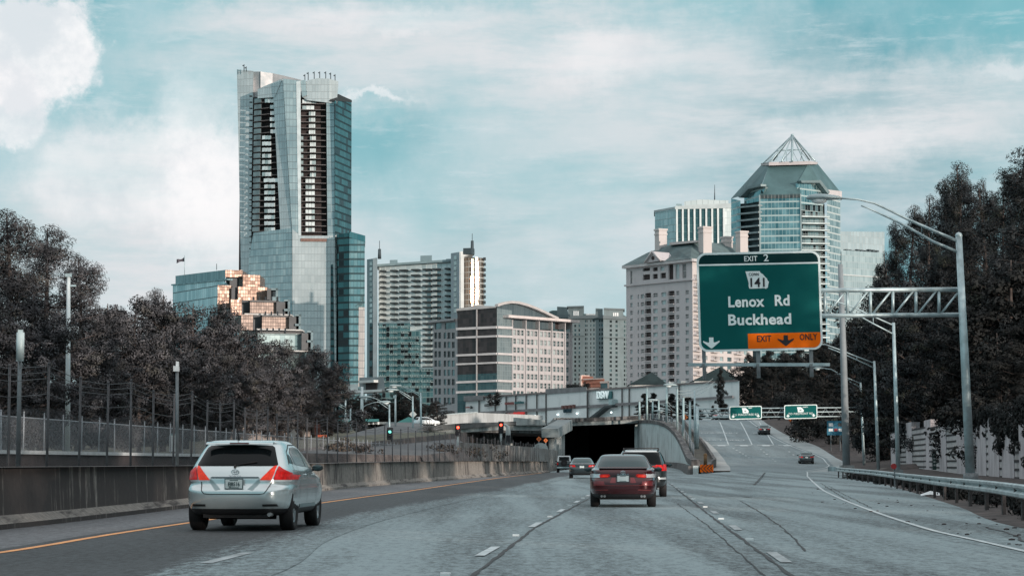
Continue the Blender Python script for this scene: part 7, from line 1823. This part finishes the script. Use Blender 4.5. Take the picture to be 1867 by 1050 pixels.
light_cl = M('tail_lamp_clear', (.62, .66, .68), .12, .2, 0, coat=.6); chrome = M('chrome', (.62, .68, .7), .12, 1.0, 0); seam = M('panel_seam', (.01, .012, .013), .6, 0, 0)
rim_m = M('alloy', (.42, .46, .48), .3, .8, .1, 6); plate_w = M('plate_white', (.60, .68, .68), .5, 0, .05, 30); plate_t = M('plate_ink', (.03, .08, .09), .5, 0, 0)
def catmull(rows_, n):
    out = []; N_ = len(rows_)
    for i in range(N_ - 1):
        p0, p1, p2, p3 = rows_[max(0, i - 1)], rows_[i], rows_[i + 1], rows_[min(N_ - 1, i + 2)]
        for j in range(n):
            s = j / n; r = []
            for a, b, c, d in zip(p0, p1, p2, p3):
                m0, m1 = (c - a) * .5, (d - b) * .5
                m0 = max(-3 * abs(c - b), min(3 * abs(c - b), m0)) if (c - b) * m0 >= 0 else 0; m1 = max(-3 * abs(c - b), min(3 * abs(c - b), m1)) if (c - b) * m1 >= 0 else 0
                r.append((2 * s**3 - 3 * s**2 + 1) * b + (s**3 - 2 * s**2 + s) * m0 + (-2 * s**3 + 3 * s**2) * c + (s**3 - s**2) * m1)
            out.append(r)
    out.append(list(rows_[-1])); return out
def make_car(name, label, loc, yaw, rows_, pt, wheels, wr, ww, zlow, rear_polys, side_polys, n_exp=5.2, mirrors=None, extras=None, group=None, rim=rim_m):
    t = thing(name, label, 'car', loc, group, -yaw, True)
    RW = catmull(rows_, 5); NA = 96; vs = []; fs = []
    for z, y0, y1, hw, ex in RW:
        for k_ in range(NA):
            a = 2 * math.pi * k_ / NA
            # spread points evenly round a rounded box
            c, s = math.cos(a), math.sin(a); e = 2 / ex
            vs.append((hw * math.copysign(abs(c) ** e, c), (y0 + y1) / 2 + (y1 - y0) / 2 * math.copysign(abs(s) ** e, s), z))
    for i in range(len(RW) - 1):
        for k_ in range(NA): q = (k_ + 1) % NA; fs.append((i * NA + k_, i * NA + q, (i + 1) * NA + q, (i + 1) * NA + k_))
    fs.append(tuple(range(NA))[::-1]); fs.append(tuple(range((len(RW) - 1) * NA, len(RW) * NA)))
    me = bpy.data.meshes.new('body'); me.from_pydata(vs, [], fs); me.materials.append(pt); me.materials.append(black); me.update()
    ob = bpy.data.objects.new('body', me); COL.objects.link(ob)
    # wheel wells
    cut = MB()
    for wy in wheels:
        for s in (-1, 1):
            hwm = max(r[3] for r in rows_)
            cut.tube([(s * (hwm - .34), wy, wr), (s * (hwm + .2), wy, wr)] if s > 0 else [(-(hwm + .2), wy, wr), (-(hwm - .34), wy, wr)], wr + .065, 28, 0, False)
    co = cut.build('cutter', black)
    md = ob.modifiers.new('b', 'BOOLEAN'); md.object = co; md.operation = 'DIFFERENCE'; md.solver = 'EXACT'
    dg = bpy.context.evaluated_depsgraph_get(); me2 = bpy.data.meshes.new_from_object(ob.evaluated_get(dg)); me2.name = 'body'
    bpy.data.objects.remove(ob); bpy.data.objects.remove(co)
    bm = bmesh.new(); bm.from_mesh(me2); bmesh.ops.recalc_face_normals(bm, faces=bm.faces)
    # separate the dark lower skirt
    bvh = BVHTree.FromBMesh(bm)
    low_f = [f for f in bm.faces if f.calc_center_median().z < zlow]; 
    lo = bm.copy(); lo.faces.ensure_lookup_table()
    bmesh.ops.delete(lo, geom=[f for f in lo.faces if f.calc_center_median().z >= zlow], context='FACES'); bmesh.ops.delete(bm, geom=low_f, context='FACES')
    hwm = max(r[3] for r in rows_)
    for bm_, nm, mt in ((bm, 'body', pt), (lo, 'lower_bumper', dark_trim)):
        mo = bpy.data.meshes.new(nm); bm_.to_mesh(mo); mo.materials.clear(); mo.materials.append(mt); mo.materials.append(black)
        for p in mo.polygons:
            p.use_smooth = True; c = p.center
            well = any((Vector((0, c.y - wy, c.z - wr)).length < wr + .055) and abs(c.x) > hwm - .36 for wy in wheels) and abs(c.x) < hwm - .02
            p.material_index = 1 if (well or (nm == 'body' and False)) else 0
        o = bpy.data.objects.new(nm, mo); COL.objects.link(o); o.parent = t
        try:
            o.data.set_sharp_from_angle(angle=R(38))
        except Exception: pass
    def decal(nm, poly, mode, mat, off=.006, par=None, thick=.0):
        "poly in (x,z) for mode 'rear', in (y,z) for mode 'side+'/'side-', drawn onto the body skin"
        b2 = bmesh.new(); V = [b2.verts.new((a, b, 0)) for a, b in poly]; b2.faces.new(V); bmesh.ops.triangulate(b2, faces=b2.faces)
        for _ in range(8):
            le = [e for e in b2.edges if e.calc_length() > .045]
            if not le: break
            bmesh.ops.subdivide_edges(b2, edges=le, cuts=1); bmesh.ops.triangulate(b2, faces=[f for f in b2.faces if len(f.verts) > 3])
        bad = []
        for v in b2.verts:
            a, b = v.co.x, v.co.y
            if mode == 'rear': o_, d_ = Vector((a, -2, b)), Vector((0, 1, 0))
            elif mode == 'side+': o_, d_ = Vector((3, a, b)), Vector((-1, 0, 0))
            else: o_, d_ = Vector((-3, a, b)), Vector((1, 0, 0))
            hit, nrm, _, _ = bvh.ray_cast(o_, d_)
            if hit is None: bad.append(v); continue
            if nrm.dot(d_) > 0: nrm = -nrm
            v.co = hit + nrm * off
        bmesh.ops.delete(b2, geom=bad, context='VERTS')
        for f in b2.faces: f.smooth = True
        mo = bpy.data.meshes.new(nm); b2.to_mesh(mo); mo.materials.append(mat); o = bpy.data.objects.new(nm, mo); COL.objects.link(o); o.parent = par or t; return o
    def surf(a, b, mode='rear'):
        o_, d_ = (Vector((a, -2, b)), Vector((0, 1, 0))) if mode == 'rear' else (Vector((3 if mode == 'side+' else -3, a, b)), Vector((-1 if mode == 'side+' else 1, 0, 0)))
        h = bvh.ray_cast(o_, d_)[0]; return h
    for nm, poly, mat, off in rear_polys: decal(nm, poly, 'rear', mat, off)
    for nm, poly, mat, off in side_polys:
        for sd_ in ('side+', 'side-'): decal(nm, poly, sd_, mat, off)
    for wy in wheels:
        for s in (-1, 1):
            cx = s * (hwm - ww / 2 - .02); w_ = thing('wheel', None, None, (cx, wy, wr), None, 0, True); w_.parent = t
            m = MB(); h = ww / 2
            prof = [(-h * .8, wr * .62), (-h, wr * .75), (-h, wr * .93), (-h * .82, wr), (h * .82, wr), (h, wr * .93), (h, wr * .75), (h * .8, wr * .62)]
            n = 28
            vs_ = [(x, r * math.cos(2 * math.pi * j / n), r * math.sin(2 * math.pi * j / n)) for x, r in prof for j in range(n)]
            m.raw(vs_, [(i * n + j, (i + 1) * n + j, (i + 1) * n + (j + 1) % n, i * n + (j + 1) % n) for i in range(len(prof) - 1) for j in range(n)], 0, True)
            m.build('tyre', black, w_)
            m = MB(); xo = s * h * .72
            m.tube([(xo - s * .10, 0, 0), (xo - s * .09, 0, 0)], wr * .62, 20, 1, False)
            ring = [(xo, wr * .64), (xo + s * .01, wr * .60), (xo - s * .03, wr * .56)]
            vs_ = [(x, r * math.cos(2 * math.pi * j / n), r * math.sin(2 * math.pi * j / n)) for x, r in ring for j in range(n)]
            m.raw(vs_, [(i * n + j, (i + 1) * n + j, (i + 1) * n + (j + 1) % n, i * n + (j + 1) % n) for i in range(2) for j in range(n)], 0, True)
            for q in range(5):
                a = 2 * math.pi * q / 5 + .3 * wy; u_ = Vector((0, math.cos(a), math.sin(a))); v_ = Vector((0, -math.sin(a), math.cos(a)))
                P = [u_ * wr * .1 - v_ * .05, u_ * wr * .6 - v_ * .035, u_ * wr * .6 + v_ * .035, u_ * wr * .1 + v_ * .05]
                m.prism([p + Vector((xo, 0, 0)) for p in P], (-s * .04, 0, 0))
            m.tube([(xo - s * .05, 0, 0), (xo + s * .012, 0, 0)], wr * .14, 12, 0, False)
            m.build('rim', [rim, black], w_)
    if mirrors:
        y, z, mx = mirrors
        for s in (-1, 1):
            m = MB(); m.sphere((s * (mx + .10), y, z), .085, 12, 0, (1.3, .7, .8)); m.sphere((s * (mx + .10), y - .045, z), .072, 12, 1, (1.25, .3, .78)); m.tube([(s * (mx - .06), y + .03, z - .06), (s * (mx + .08), y, z - .02)], .025, 6, 0)
            m.build('side_mirror', [dark_trim, M('mirror_glass', (.05, .08, .085), .1, .3, 0)], t)
    if extras: extras(t, decal, surf, bvh)
    return t
def ringpoly(poly, wdt):
    "thin outline strip around an open path"
    L, Q = [], []
    for i, p in enumerate(poly):
        a = Vector(poly[max(0, i - 1)]); b = Vector(poly[min(len(poly) - 1, i + 1)]); d = (b - a).normalized(); n = Vector((-d.y, d.x)) * wdt / 2; L.append(Vector(p) + n); Q.append(Vector(p) - n)
    return [tuple(x) for x in L + Q[::-1]]
def ctext(t, s, size, mat, surf, x0, z0, sx=1.0, bold=0.0, off=.012, name='badge', flat=None):
    def pl(x, y, z):
        h = surf(x0 + x, z0 + y) if flat is None else Vector((x0 + x, flat, z0 + y)); 
        if h is None: h = Vector((x0 + x, 0, z0 + y))
        return Vector((x0 + x, h.y - off + z * 0, z0 + y))
    return text_obj(name, s, size, mat, t, pl, .004, bold, 'CENTER', sx)
def emblem(t, surf, x0, z0, r, mat=None, generic=False):
    m = MB(); h = surf(x0, z0); y = h.y - .02
    def oval(cx, cz, rx, rz, th):
        n = 20; P = [Vector((cx + rx * math.cos(2 * math.pi * i / n), y, cz + rz * math.sin(2 * math.pi * i / n))) for i in range(n + 1)]; m.tube(P, th, 5, 0, True, False)
    oval(x0, z0, r, r * .66, r * .1)
    if not generic: oval(x0, z0 - r * .0, r * .32, r * .6, r * .08); oval(x0, z0 + r * .28, r * .62, r * .32, r * .08)
    m.build('emblem', mat or chrome, t)
def plate(t, x0, z0, surf, txt, w_=.30, h_=.155, top=True, col=plate_w):
    y = min(surf(x0, z0 - h_ / 2).y, surf(x0, z0 + h_ / 2).y) - .02; m = MB(); m.box((x0, y, z0), (w_ + .03, .014, h_ + .03)); pf = m.build('plate_frame', M('plate_frame_dark', (.06, .10, .11), .5, .2, 0), t)
    m = MB(); m.box((x0, y - .010, z0), (w_, .006, h_)); p = m.build('licence_plate', col, t)
    m = MB(); m.box((x0, y - .0145, z0 + h_ * .40), (w_ * .5, .003, h_ * .09)); m.box((x0, y - .0145, z0 - h_ * .42), (w_ * .6, .003, h_ * .08)); m.build('plate_marks', plate_t, p)
    if txt: ctext(t, txt, .095, plate_t, surf, x0, z0 - .038, .78, .003, 0, 'plate_number', y - .017)
def tailpipe(t, pts):
    for x in pts:
        m = MB(); m.tube([(x, .05, .30), (x, .35, .30)], .035, 10); m.build('tailpipe', galv_d, t)
YAW = math.atan(HD)
# ---- silver crossover
silver = paint('paint_silver', (.58, .65, .655), .6, .24)
vrows = [(.27, .30, 4.50, .72, 5), (.31, .14, 4.62, .86, 5), (.40, .05, 4.72, .925, 5.5), (.52, .0, 4.78, .945, 6), (.64, -.01, 4.80, .95, 6), (.72, .0, 4.79, .95, 6), (.765, .04, 4.77, .948, 6), (.82, .085, 4.70, .945, 5.5), (.92, .10, 4.50, .945, 5.5), (1.0, .125, 4.0, .938, 5), (1.06, .15, 3.75, .925, 5), (1.12, .20, 3.62, .90, 5), (1.20, .28, 3.50, .865, 5), (1.32, .42, 3.22, .81, 5), (1.44, .56, 2.92, .75, 4.8), (1.52, .66, 2.68, .70, 4.2), (1.575, .62, 2.48, .65, 3.8), (1.602, .78, 2.25, .56, 3.2), (1.612, 1.2, 1.9, .36, 2.6)]
def v_extra(t, decal, surf, bvh):
    emblem(t, surf, 0.0, 1.045, .066); plate(t, 0.0, .835, surf, 'EJB516')
    ctext(t, 'V E N Z A', .045, chrome, surf, 0.0, .962, 1.1, .002, .018)
    m = MB(); m.tube([(-.10, .95, 1.61), (-.10, .93, 1.66), (-.12, .82, 1.86)], [.028, .012, .006], 8); m.build('aerial', black, t)
    tailpipe(t, (.62,))
    m = MB(); a, b = surf(-.02, 1.16), surf(.36, 1.22); m.tube([a + Vector((0, -.03, 0)), b + Vector((0, -.03, 0))], .012, 5); m.tube([surf(-.02, 1.12) + Vector((0, -.02, 0)), a + Vector((0, -.03, 0))], .02, 6); m.build('rear_wiper', black, t)
    m = MB(); m.box((0, .495, 1.548), (.34, .03, .02)); m.build('high_brake_light', light_dk, t)
    m = MB(); m.box((0, .45, .29), (1.15, .5, .10)); m.tube([(-.6, .9, .25), (.6, .9, .25)], .05, 8); m.build('underbody', black, t)
    m = MB(); h = surf(0, 1.53); 
    for i in range(12):
        a0, a1 = -.60 + i * .1, -.50 + i * .1; 
        m.hexa([(a0, .62, 1.535), (a1, .62, 1.535), (a1, .48 + .05 * abs(a1) ** 2, 1.53), (a0, .48 + .05 * abs(a0) ** 2, 1.53), (a0, .62, 1.575), (a1, .62, 1.575), (a1, .50 + .05 * abs(a1) ** 2, 1.56), (a0, .50 + .05 * abs(a0) ** 2, 1.56)])
    m.build('spoiler', silver, t)
    for s in (1, -1):
        for y in (1.95, 2.95):
            h = surf(y, .985, 'side+' if s > 0 else 'side-'); m = MB(); m.sphere((h.x + s * .015, y, .985), .03, 8, 0, (.8, 3.2, .7)); m.build('door_handle', silver, t)
RWP = [(-.70, 1.145), (.70, 1.145), (.715, 1.17), (.60, 1.47), (.55, 1.505), (-.55, 1.505), (-.60, 1.47), (-.715, 1.17)]
tl = lambda s: [(s * .46, .905), (s * .60, .90), (s * .60, 1.03), (s * .705, 1.145)][::1]
rear = [('rear_window', RWP, car_glass, .006)]
for s in (-1, 1):
    rear += [('tail_light', [(s * .44, .90), (s * .635, .90), (s * .665, .99), (s * .70, 1.14), (s * .655, 1.135)], light_or, .022), ('tail_light', [(s * .665, .905), (s * .94, .905), (s * .94, 1.0), (s * .80, 1.085), (s * .725, 1.14)], light_red, .018),
             ('lamp_lower', [(s * .44, .875), (s * .90, .875), (s * .91, .903), (s * .44, .897)], light_cl, .011), ('reflector', [(s * .50, .445), (s * .76, .445), (s * .74, .485), (s * .50, .482)], seam, .008),
             ('lower_shade', [(s * .33, .72), (s * .48, .90), (s * .42, .92), (s * .24, .74)], M('silver_shade', (.26, .34, .35), .4, .5, 0), .004)]  # darker silver patches paint shade into the tailgate folds
rear += [('tailgate_seam', ringpoly([(-.60, .895), (-.575, .72), (-.53, .665), (-.45, .655), (.45, .655), (.53, .665), (.575, .72), (.66, .895)], .014), seam, .008), ('trim_strip', [(-.44, .932), (.44, .932), (.41, .955), (-.41, .955)], M('dark_chrome', (.10, .13, .14), .2, .8, 0), .018)]
side = [('quarter_window', [(.80, 1.20), (1.12, 1.175), (1.10, 1.30), (.98, 1.36)], car_glass, .006), ('rear_door_window', [(1.22, 1.165), (2.20, 1.13), (2.22, 1.47), (1.85, 1.49), (1.45, 1.47), (1.18, 1.38)], car_glass_t, .006), ('front_door_window', [(2.28, 1.13), (3.28, 1.10), (3.12, 1.20), (2.75, 1.40), (2.30, 1.48)], car_glass_t, .006),
        ('window_trim', ringpoly([(.74, 1.17), (.98, 1.40), (1.45, 1.52), (2.2, 1.525), (2.75, 1.44), (3.2, 1.2)], .02), dark_trim, .004), ('door_seam', ringpoly([(1.30, 1.14), (1.42, .95), (1.40, .75), (1.34, .55)], .012), seam, .006), ('door_seam', ringpoly([(2.24, 1.12), (2.22, .48)], .012), seam, .006), ('door_seam', ringpoly([(3.25, 1.08), (3.30, .5)], .012), seam, .006), ('sill', [(1.4, .40), (3.2, .40), (3.2, .46), (1.4, .46)], M('silver_shade', 0), .012)]
yv = 37.6; cxv = W(426, 900, yv)
make_car('crossover_car', 'silver crossover estate car in the left lane beside the stained median wall', (cxv.x, yv, .0), YAW, vrows, silver, (.98, 3.76), .365, .24, .40, rear, side, mirrors=(3.12, 1.11, .90), extras=v_extra)
# ---- red sedan
red_p = paint('paint_dark_red', (.060, .006, .009), .3, .2, .7)
srows = [(.23, .25, 4.62, .70, 5), (.27, .10, 4.74, .82, 5), (.36, .03, 4.80, .89, 5.5), (.48, .0, 4.84, .915, 6), (.62, .0, 4.86, .92, 6), (.72, .02, 4.84, .92, 6), (.80, .06, 4.74, .915, 5.5), (.90, .07, 4.50, .905, 5.2), (.98, .09, 3.9, .89, 5), (1.02, .14, 3.72, .875, 4.8), (1.045, .40, 3.55, .85, 4.6), (1.07, .62, 3.42, .825, 4.6), (1.15, .82, 3.20, .775, 4.6), (1.25, 1.06, 2.92, .715, 4.4), (1.34, 1.32, 2.62, .655, 4), (1.40, 1.52, 2.40, .60, 3.6), (1.43, 1.72, 2.25, .50, 3.0), (1.442, 1.95, 2.1, .30, 2.6)]
def s_extra(t, decal, surf, bvh):
    emblem(t, surf, 0, .945, .062); plate(t, 0, .775, surf, None, .31, .155); ctext(t, 'C A M R Y', .045, chrome, surf, 0, .872, 1.5, .002, .014)
    m = MB(); m.prism([(0 - .02, 1.85, 1.43), (0 + .02, 1.85, 1.43), (.0, 1.95, 1.50)], (0, .12, -.02)); m.tube([(0, 1.9, 1.43), (0, 1.84, 1.485)], [.02, .008], 6); m.build('shark_fin', red_p, t)
    tailpipe(t, (-.58, -.5, .5, .58)); m = MB(); m.box((0, .55, .26), (1.3, .6, .10)); m.build('underbody', black, t)
    m = MB()
    for i in range(10):
        a0, a1 = -.65 + i * .13, -.52 + i * .13; m.hexa([(a0, .40, 1.03), (a1, .40, 1.03), (a1, .13 + .08 * a1 * a1, 1.035), (a0, .13 + .08 * a0 * a0, 1.035), (a0, .40, 1.055), (a1, .40, 1.055), (a1, .12 + .08 * a1 * a1, 1.065), (a0, .12 + .08 * a0 * a0, 1.065)])
    m.build('boot_spoiler', M('spoiler_dark', (.03, .012, .015), .25, .2, 0), t)
rs_ = [('rear_window', [(-.70, 1.085), (.70, 1.085), (.60, 1.365), (.54, 1.385), (-.54, 1.385), (-.60, 1.365)], car_glass_t, .006), ('dark_panel', [(-.53, .83), (.53, .83), (.5, .865), (-.5, .865)], seam, .010), ('crease_highlight', ringpoly([(-.75, .46), (-.40, .475)], .02), M('red_crease_light', (.22, .05, .05), .3, .2, 0), .006), ('crease_highlight', ringpoly([(.75, .46), (.40, .475)], .02), M('red_crease_light', 0), .006), ('crease_highlight', ringpoly([(-.7, .60), (0, .585), (.7, .60)], .014), M('red_crease_light', 0), .006), ('diffuser', [(-.6, .27), (.6, .27), (.52, .36), (-.52, .36)], dark_trim, .01)]  # lighter red lines paint the light caught by the bumper creases
for s in (-1, 1):
    rs_ += [('tail_light', [(s * .34, .845), (s * .42, .80), (s * .60, .80), (s * .64, .86), (s * .60, .885), (s * .38, .90)], light_red, .012), ('tail_light', [(s * .40, .825), (s * .56, .82), (s * .55, .86), (s * .42, .87)], light_or, .016),
            ('tail_light', [(s * .645, .80), (s * .88, .80), (s * .905, .90), (s * .80, .905), (s * .66, .885)], light_cl, .012), ('body_highlight', [(s * .50, .60), (s * .80, .58), (s * .80, .70), (s * .72, .715), (s * .52, .70)], M('red_highlight', (.20, .03, .035), .3, .2, 0, coat=.4), .004), ('plate_recess_light', [(s * .20, .66), (s * .36, .66), (s * .30, .80), (s * .20, .81)], M('red_highlight', 0), .004)]  # lighter red patches paint highlights onto the body
ss_ = [('rear_door_window', [(1.20, 1.10), (2.10, 1.07), (2.12, 1.33), (1.75, 1.33)], car_glass, .006), ('front_door_window', [(2.18, 1.07), (3.10, 1.05), (2.75, 1.25), (2.20, 1.335)], car_glass, .006), ('tail_light', [(.12, .80), (.34, .83), (.30, .89), (.13, .90)], light_cl, .012), ('door_seam', ringpoly([(2.15, 1.05), (2.13, .4)], .012), seam, .006)]
yc = 58.2; cc_ = W(1136, 900, yc)
make_car('sedan_car', 'dark red sedan in the middle lane, seen straight from behind', (cc_.x, yc, 0), YAW - .008, srows, red_p, (1.05, 3.87), .335, .23, .36, rs_, ss_, mirrors=(3.0, 1.02, .90), extras=s_extra)
# ---- dark SUV
black_p = paint('paint_black', (.022, .028, .030), .3, .18); urows = [(.30, .25, 4.5, .72, 5), (.36, .08, 4.64, .87, 5), (.50, .0, 4.72, .92, 6), (.70, .0, 4.74, .925, 6), (.84, .04, 4.70, .925, 6), (1.0, .08, 4.40, .92, 5.5), (1.08, .11, 3.8, .905, 5), (1.15, .14, 3.62, .885, 5), (1.30, .22, 3.30, .83, 5), (1.45, .31, 2.95, .77, 5), (1.56, .40, 2.66, .71, 4.6), (1.63, .44, 2.45, .66, 4), (1.665, .60, 2.25, .57, 3.4), (1.68, 1.0, 1.95, .36, 2.8)]
def u_extra(t, decal, surf, bvh):
    for s in (-1, 1):
        m = MB(); m.tube([(s * .62, .65, 1.63), (s * .62, .75, 1.72), (s * .62, 2.3, 1.72), (s * .62, 2.45, 1.62)], .022, 6); m.build('roof_rail', dark_trim, t)
    m = MB(); m.tube([(-.62, .75, 1.72), (.62, .75, 1.72)], .02, 6); m.build('cross_bar', dark_trim, t)
    plate(t, 0, .80, surf, None); emblem(t, surf, 0, 1.0, .06, None, True); tailpipe(t, (.6,)); m = MB(); m.box((0, .5, .33), (1.3, .6, .14)); m.build('underbody', black, t)
ru = [('rear_window', [(-.72, 1.14), (.72, 1.14), (.62, 1.56), (-.62, 1.56)], car_glass, .006), ('pale_band', [(-.60, 1.04), (.60, 1.04), (.62, 1.12), (-.62, 1.12)], car_glass_t, .006), ('roof_edge', [(-.58, 1.585), (.58, 1.585), (.54, 1.635), (-.54, 1.635)], M('suv_pale_edge', (.55, .60, .61), .3, .3, 0), .006)]
for s in (-1, 1): ru += [('tail_light', [(s * .70, .92), (s * .90, .92), (s * .885, 1.14), (s * .78, 1.16)], light_red, .012), ('reflector', [(s * .62, .62), (s * .88, .62), (s * .88, .69), (s * .62, .68)], M('lamp_grey', (.45, .5, .52), .3, .2, 0), .01)]
su = [('rear_quarter_window', [(.65, 1.2), (1.15, 1.18), (1.15, 1.5), (.8, 1.5)], car_glass, .006), ('rear_door_window', [(1.2, 1.17), (2.1, 1.15), (2.1, 1.52), (1.2, 1.52)], car_glass, .006), ('front_door_window', [(2.18, 1.15), (3.2, 1.12), (2.75, 1.38), (2.18, 1.5)], car_glass, .006), ('tail_light', [(.10, .93), (.32, .95), (.28, 1.12), (.12, 1.13)], light_red, .012)]
yu = 76; cu_ = W(1169, 880, yu)
make_car('suv_car', 'black SUV with roof rails half hidden ahead of the red sedan', (cu_.x, yu, .0), YAW, urows, black_p, (.95, 3.65), .36, .25, .42, ru, su, mirrors=(3.05, 1.13, .93), extras=u_extra)
# ---- generic sedans farther off
def far_sedan(label, loc, yaw, pt, sc=1.0, lights=light_red, hi=M('bumper_pale', (.30, .36, .37), .3, .4, 0)):
    rr_ = [('rear_window', [(-.70, 1.085), (.70, 1.085), (.60, 1.365), (.54, 1.385), (-.54, 1.385), (-.60, 1.365)], car_glass_t, .006)]
    for s in (-1, 1): rr_ += [('tail_light', [(s * .42, .80), (s * .88, .80), (s * .88, .95), (s * .50, .92)], lights, .012)]
    def ex(t, decal, surf, bvh): plate(t, 0, .80, surf, None); emblem(t, surf, 0, .96, .06, None, True)
    return make_car('sedan_car', label, loc, yaw, srows, pt, (1.05, 3.87), .335, .23, .36, rr_, ss_, mirrors=(3.0, 1.02, .90), extras=ex)
y = 150; c = W(1061, 870, y); far_sedan('black sedan two lanes left of the red one, close to the tunnel mouth', (c.x, y, zM(y)), YAW - .02, paint('paint_charcoal', (.03, .04, .045), .4, .2))
y = 260; c = W(1471, 845, y); far_sedan('dark sedan low on the exit ramp near the right edge line', (c.x, y, zR(y)), .10, paint('paint_ramp', (.035, .045, .05), .4, .2), lights=light_red).rotation_euler = (R(1.5), 0, -.10)
y = 325; c = W(1394, 792, y); far_sedan('small dark sedan higher up the exit ramp by the right kerb', (c.x, y, zR(y)), .08, paint('paint_ramp_dark', (.025, .025, .03), .4, .2)).rotation_euler = (R(4), 0, -.08)
# ---- boxy off-roader
jrows = [(.42, .20, 3.9, .70, 7), (.46, .08, 3.98, .82, 8), (.70, .06, 4.0, .84, 9), (1.10, .06, 3.9, .83, 9), (1.16, .08, 2.75, .81, 9), (1.24, .10, 2.6, .79, 9), (1.6, .18, 2.35, .72, 8), (1.76, .22, 2.2, .69, 7), (1.82, .32, 2.05, .62, 5)]
wj = paint('paint_white', (.05, .06, .065), .2, .3)
def j_extra(t, decal, surf, bvh):
    m = MB(); m.tube([(0.0, .03, 1.02), (0.0, -.20, 1.02)], .36, 24); m.build('spare_wheel', black, t); m = MB(); m.tube([(0, -.2, 1.02), (0, -.21, 1.02)], .14, 12); m.build('spare_hub', dark_trim, t)
    m = MB(); m.box((0, -.02, .55), (1.55, .14, .14)); m.build('rear_bumper', galv, t)
    for s in (-1, 1):
        m = MB(); m.box((s * .90, .72, .90), (.18, .95, .08)); m.box((s * .90, 3.2, .90), (.18, .95, .08)); m.build('wing_flare', dark_trim, t)
        m = MB(); m.box((s * .70, .03, .95), (.12, .05, .2)); m.build('tail_light', light_red, t)
y = 232; c = W(1028.5, 860, y)
make_car('off_roader_car', 'boxy off-roader with spare wheel on its tailgate, farthest car before the tunnel', (c.x, y, zM(y)), YAW - .02, jrows, wj, (.72, 3.15), .40, .26, .5, [('rear_window', [(-.55, 1.30), (.55, 1.30), (.52, 1.68), (-.52, 1.68)], car_glass, .006), ('pillar', [(-.76, 1.2), (-.58, 1.2), (-.54, 1.74), (-.66, 1.74)], M('jeep_white', (.62, .66, .67), .4, 0, 0), .006), ('pillar', [(.76, 1.2), (.58, 1.2), (.54, 1.74), (.66, 1.74)], M('jeep_white', 0), .006), ('roof_edge', [(-.6, 1.70), (.6, 1.70), (.58, 1.79), (-.58, 1.79)], M('jeep_white', 0), .006)], [], n_exp=8, mirrors=(2.5, 1.25, .84), extras=j_extra)
# ---- small traffic far off: van by the station, cars at the head of the ramp
y = 380; c = W(756, 775, y)
make_car('van_car', 'white van parked by the green roofed station', (c.x, y, c.z - .2), 1.1, urows, paint('paint_van', (.7, .74, .75), .1, .3), (.95, 3.65), .36, .25, .42, [('rear_window', [(-.72, 1.14), (.72, 1.14), (.62, 1.56), (-.62, 1.56)], car_glass, .006)], [('side_window', [(.7, 1.2), (3.0, 1.14), (2.7, 1.4), (2.1, 1.5), (.8, 1.5)], car_glass, .006)])
for px, lab, pt_, yw in ((1299, 'pale car crossing at the head of the exit ramp, left of the Peachtree sign', paint('paint_pale', (.5, .55, .56), .4, .3), 1.5), (1330, 'white and red tailed car at the head of the exit ramp under the Peachtree sign', paint('paint_offwhite', (.65, .66, .67), .2, .3), .4)):
    y = 400; c = W(px, 766, y); far_sedan(lab, (c.x, y, zR(y)), yw, pt_)

# ================================================================== tidy up
for k_, t in protos.items():
    if k_ not in used:
        for o in list(t.children): bpy.data.objects.remove(o)
        bpy.data.objects.remove(t)
for o in bpy.data.objects:
    if 'local' in o: del o['local']
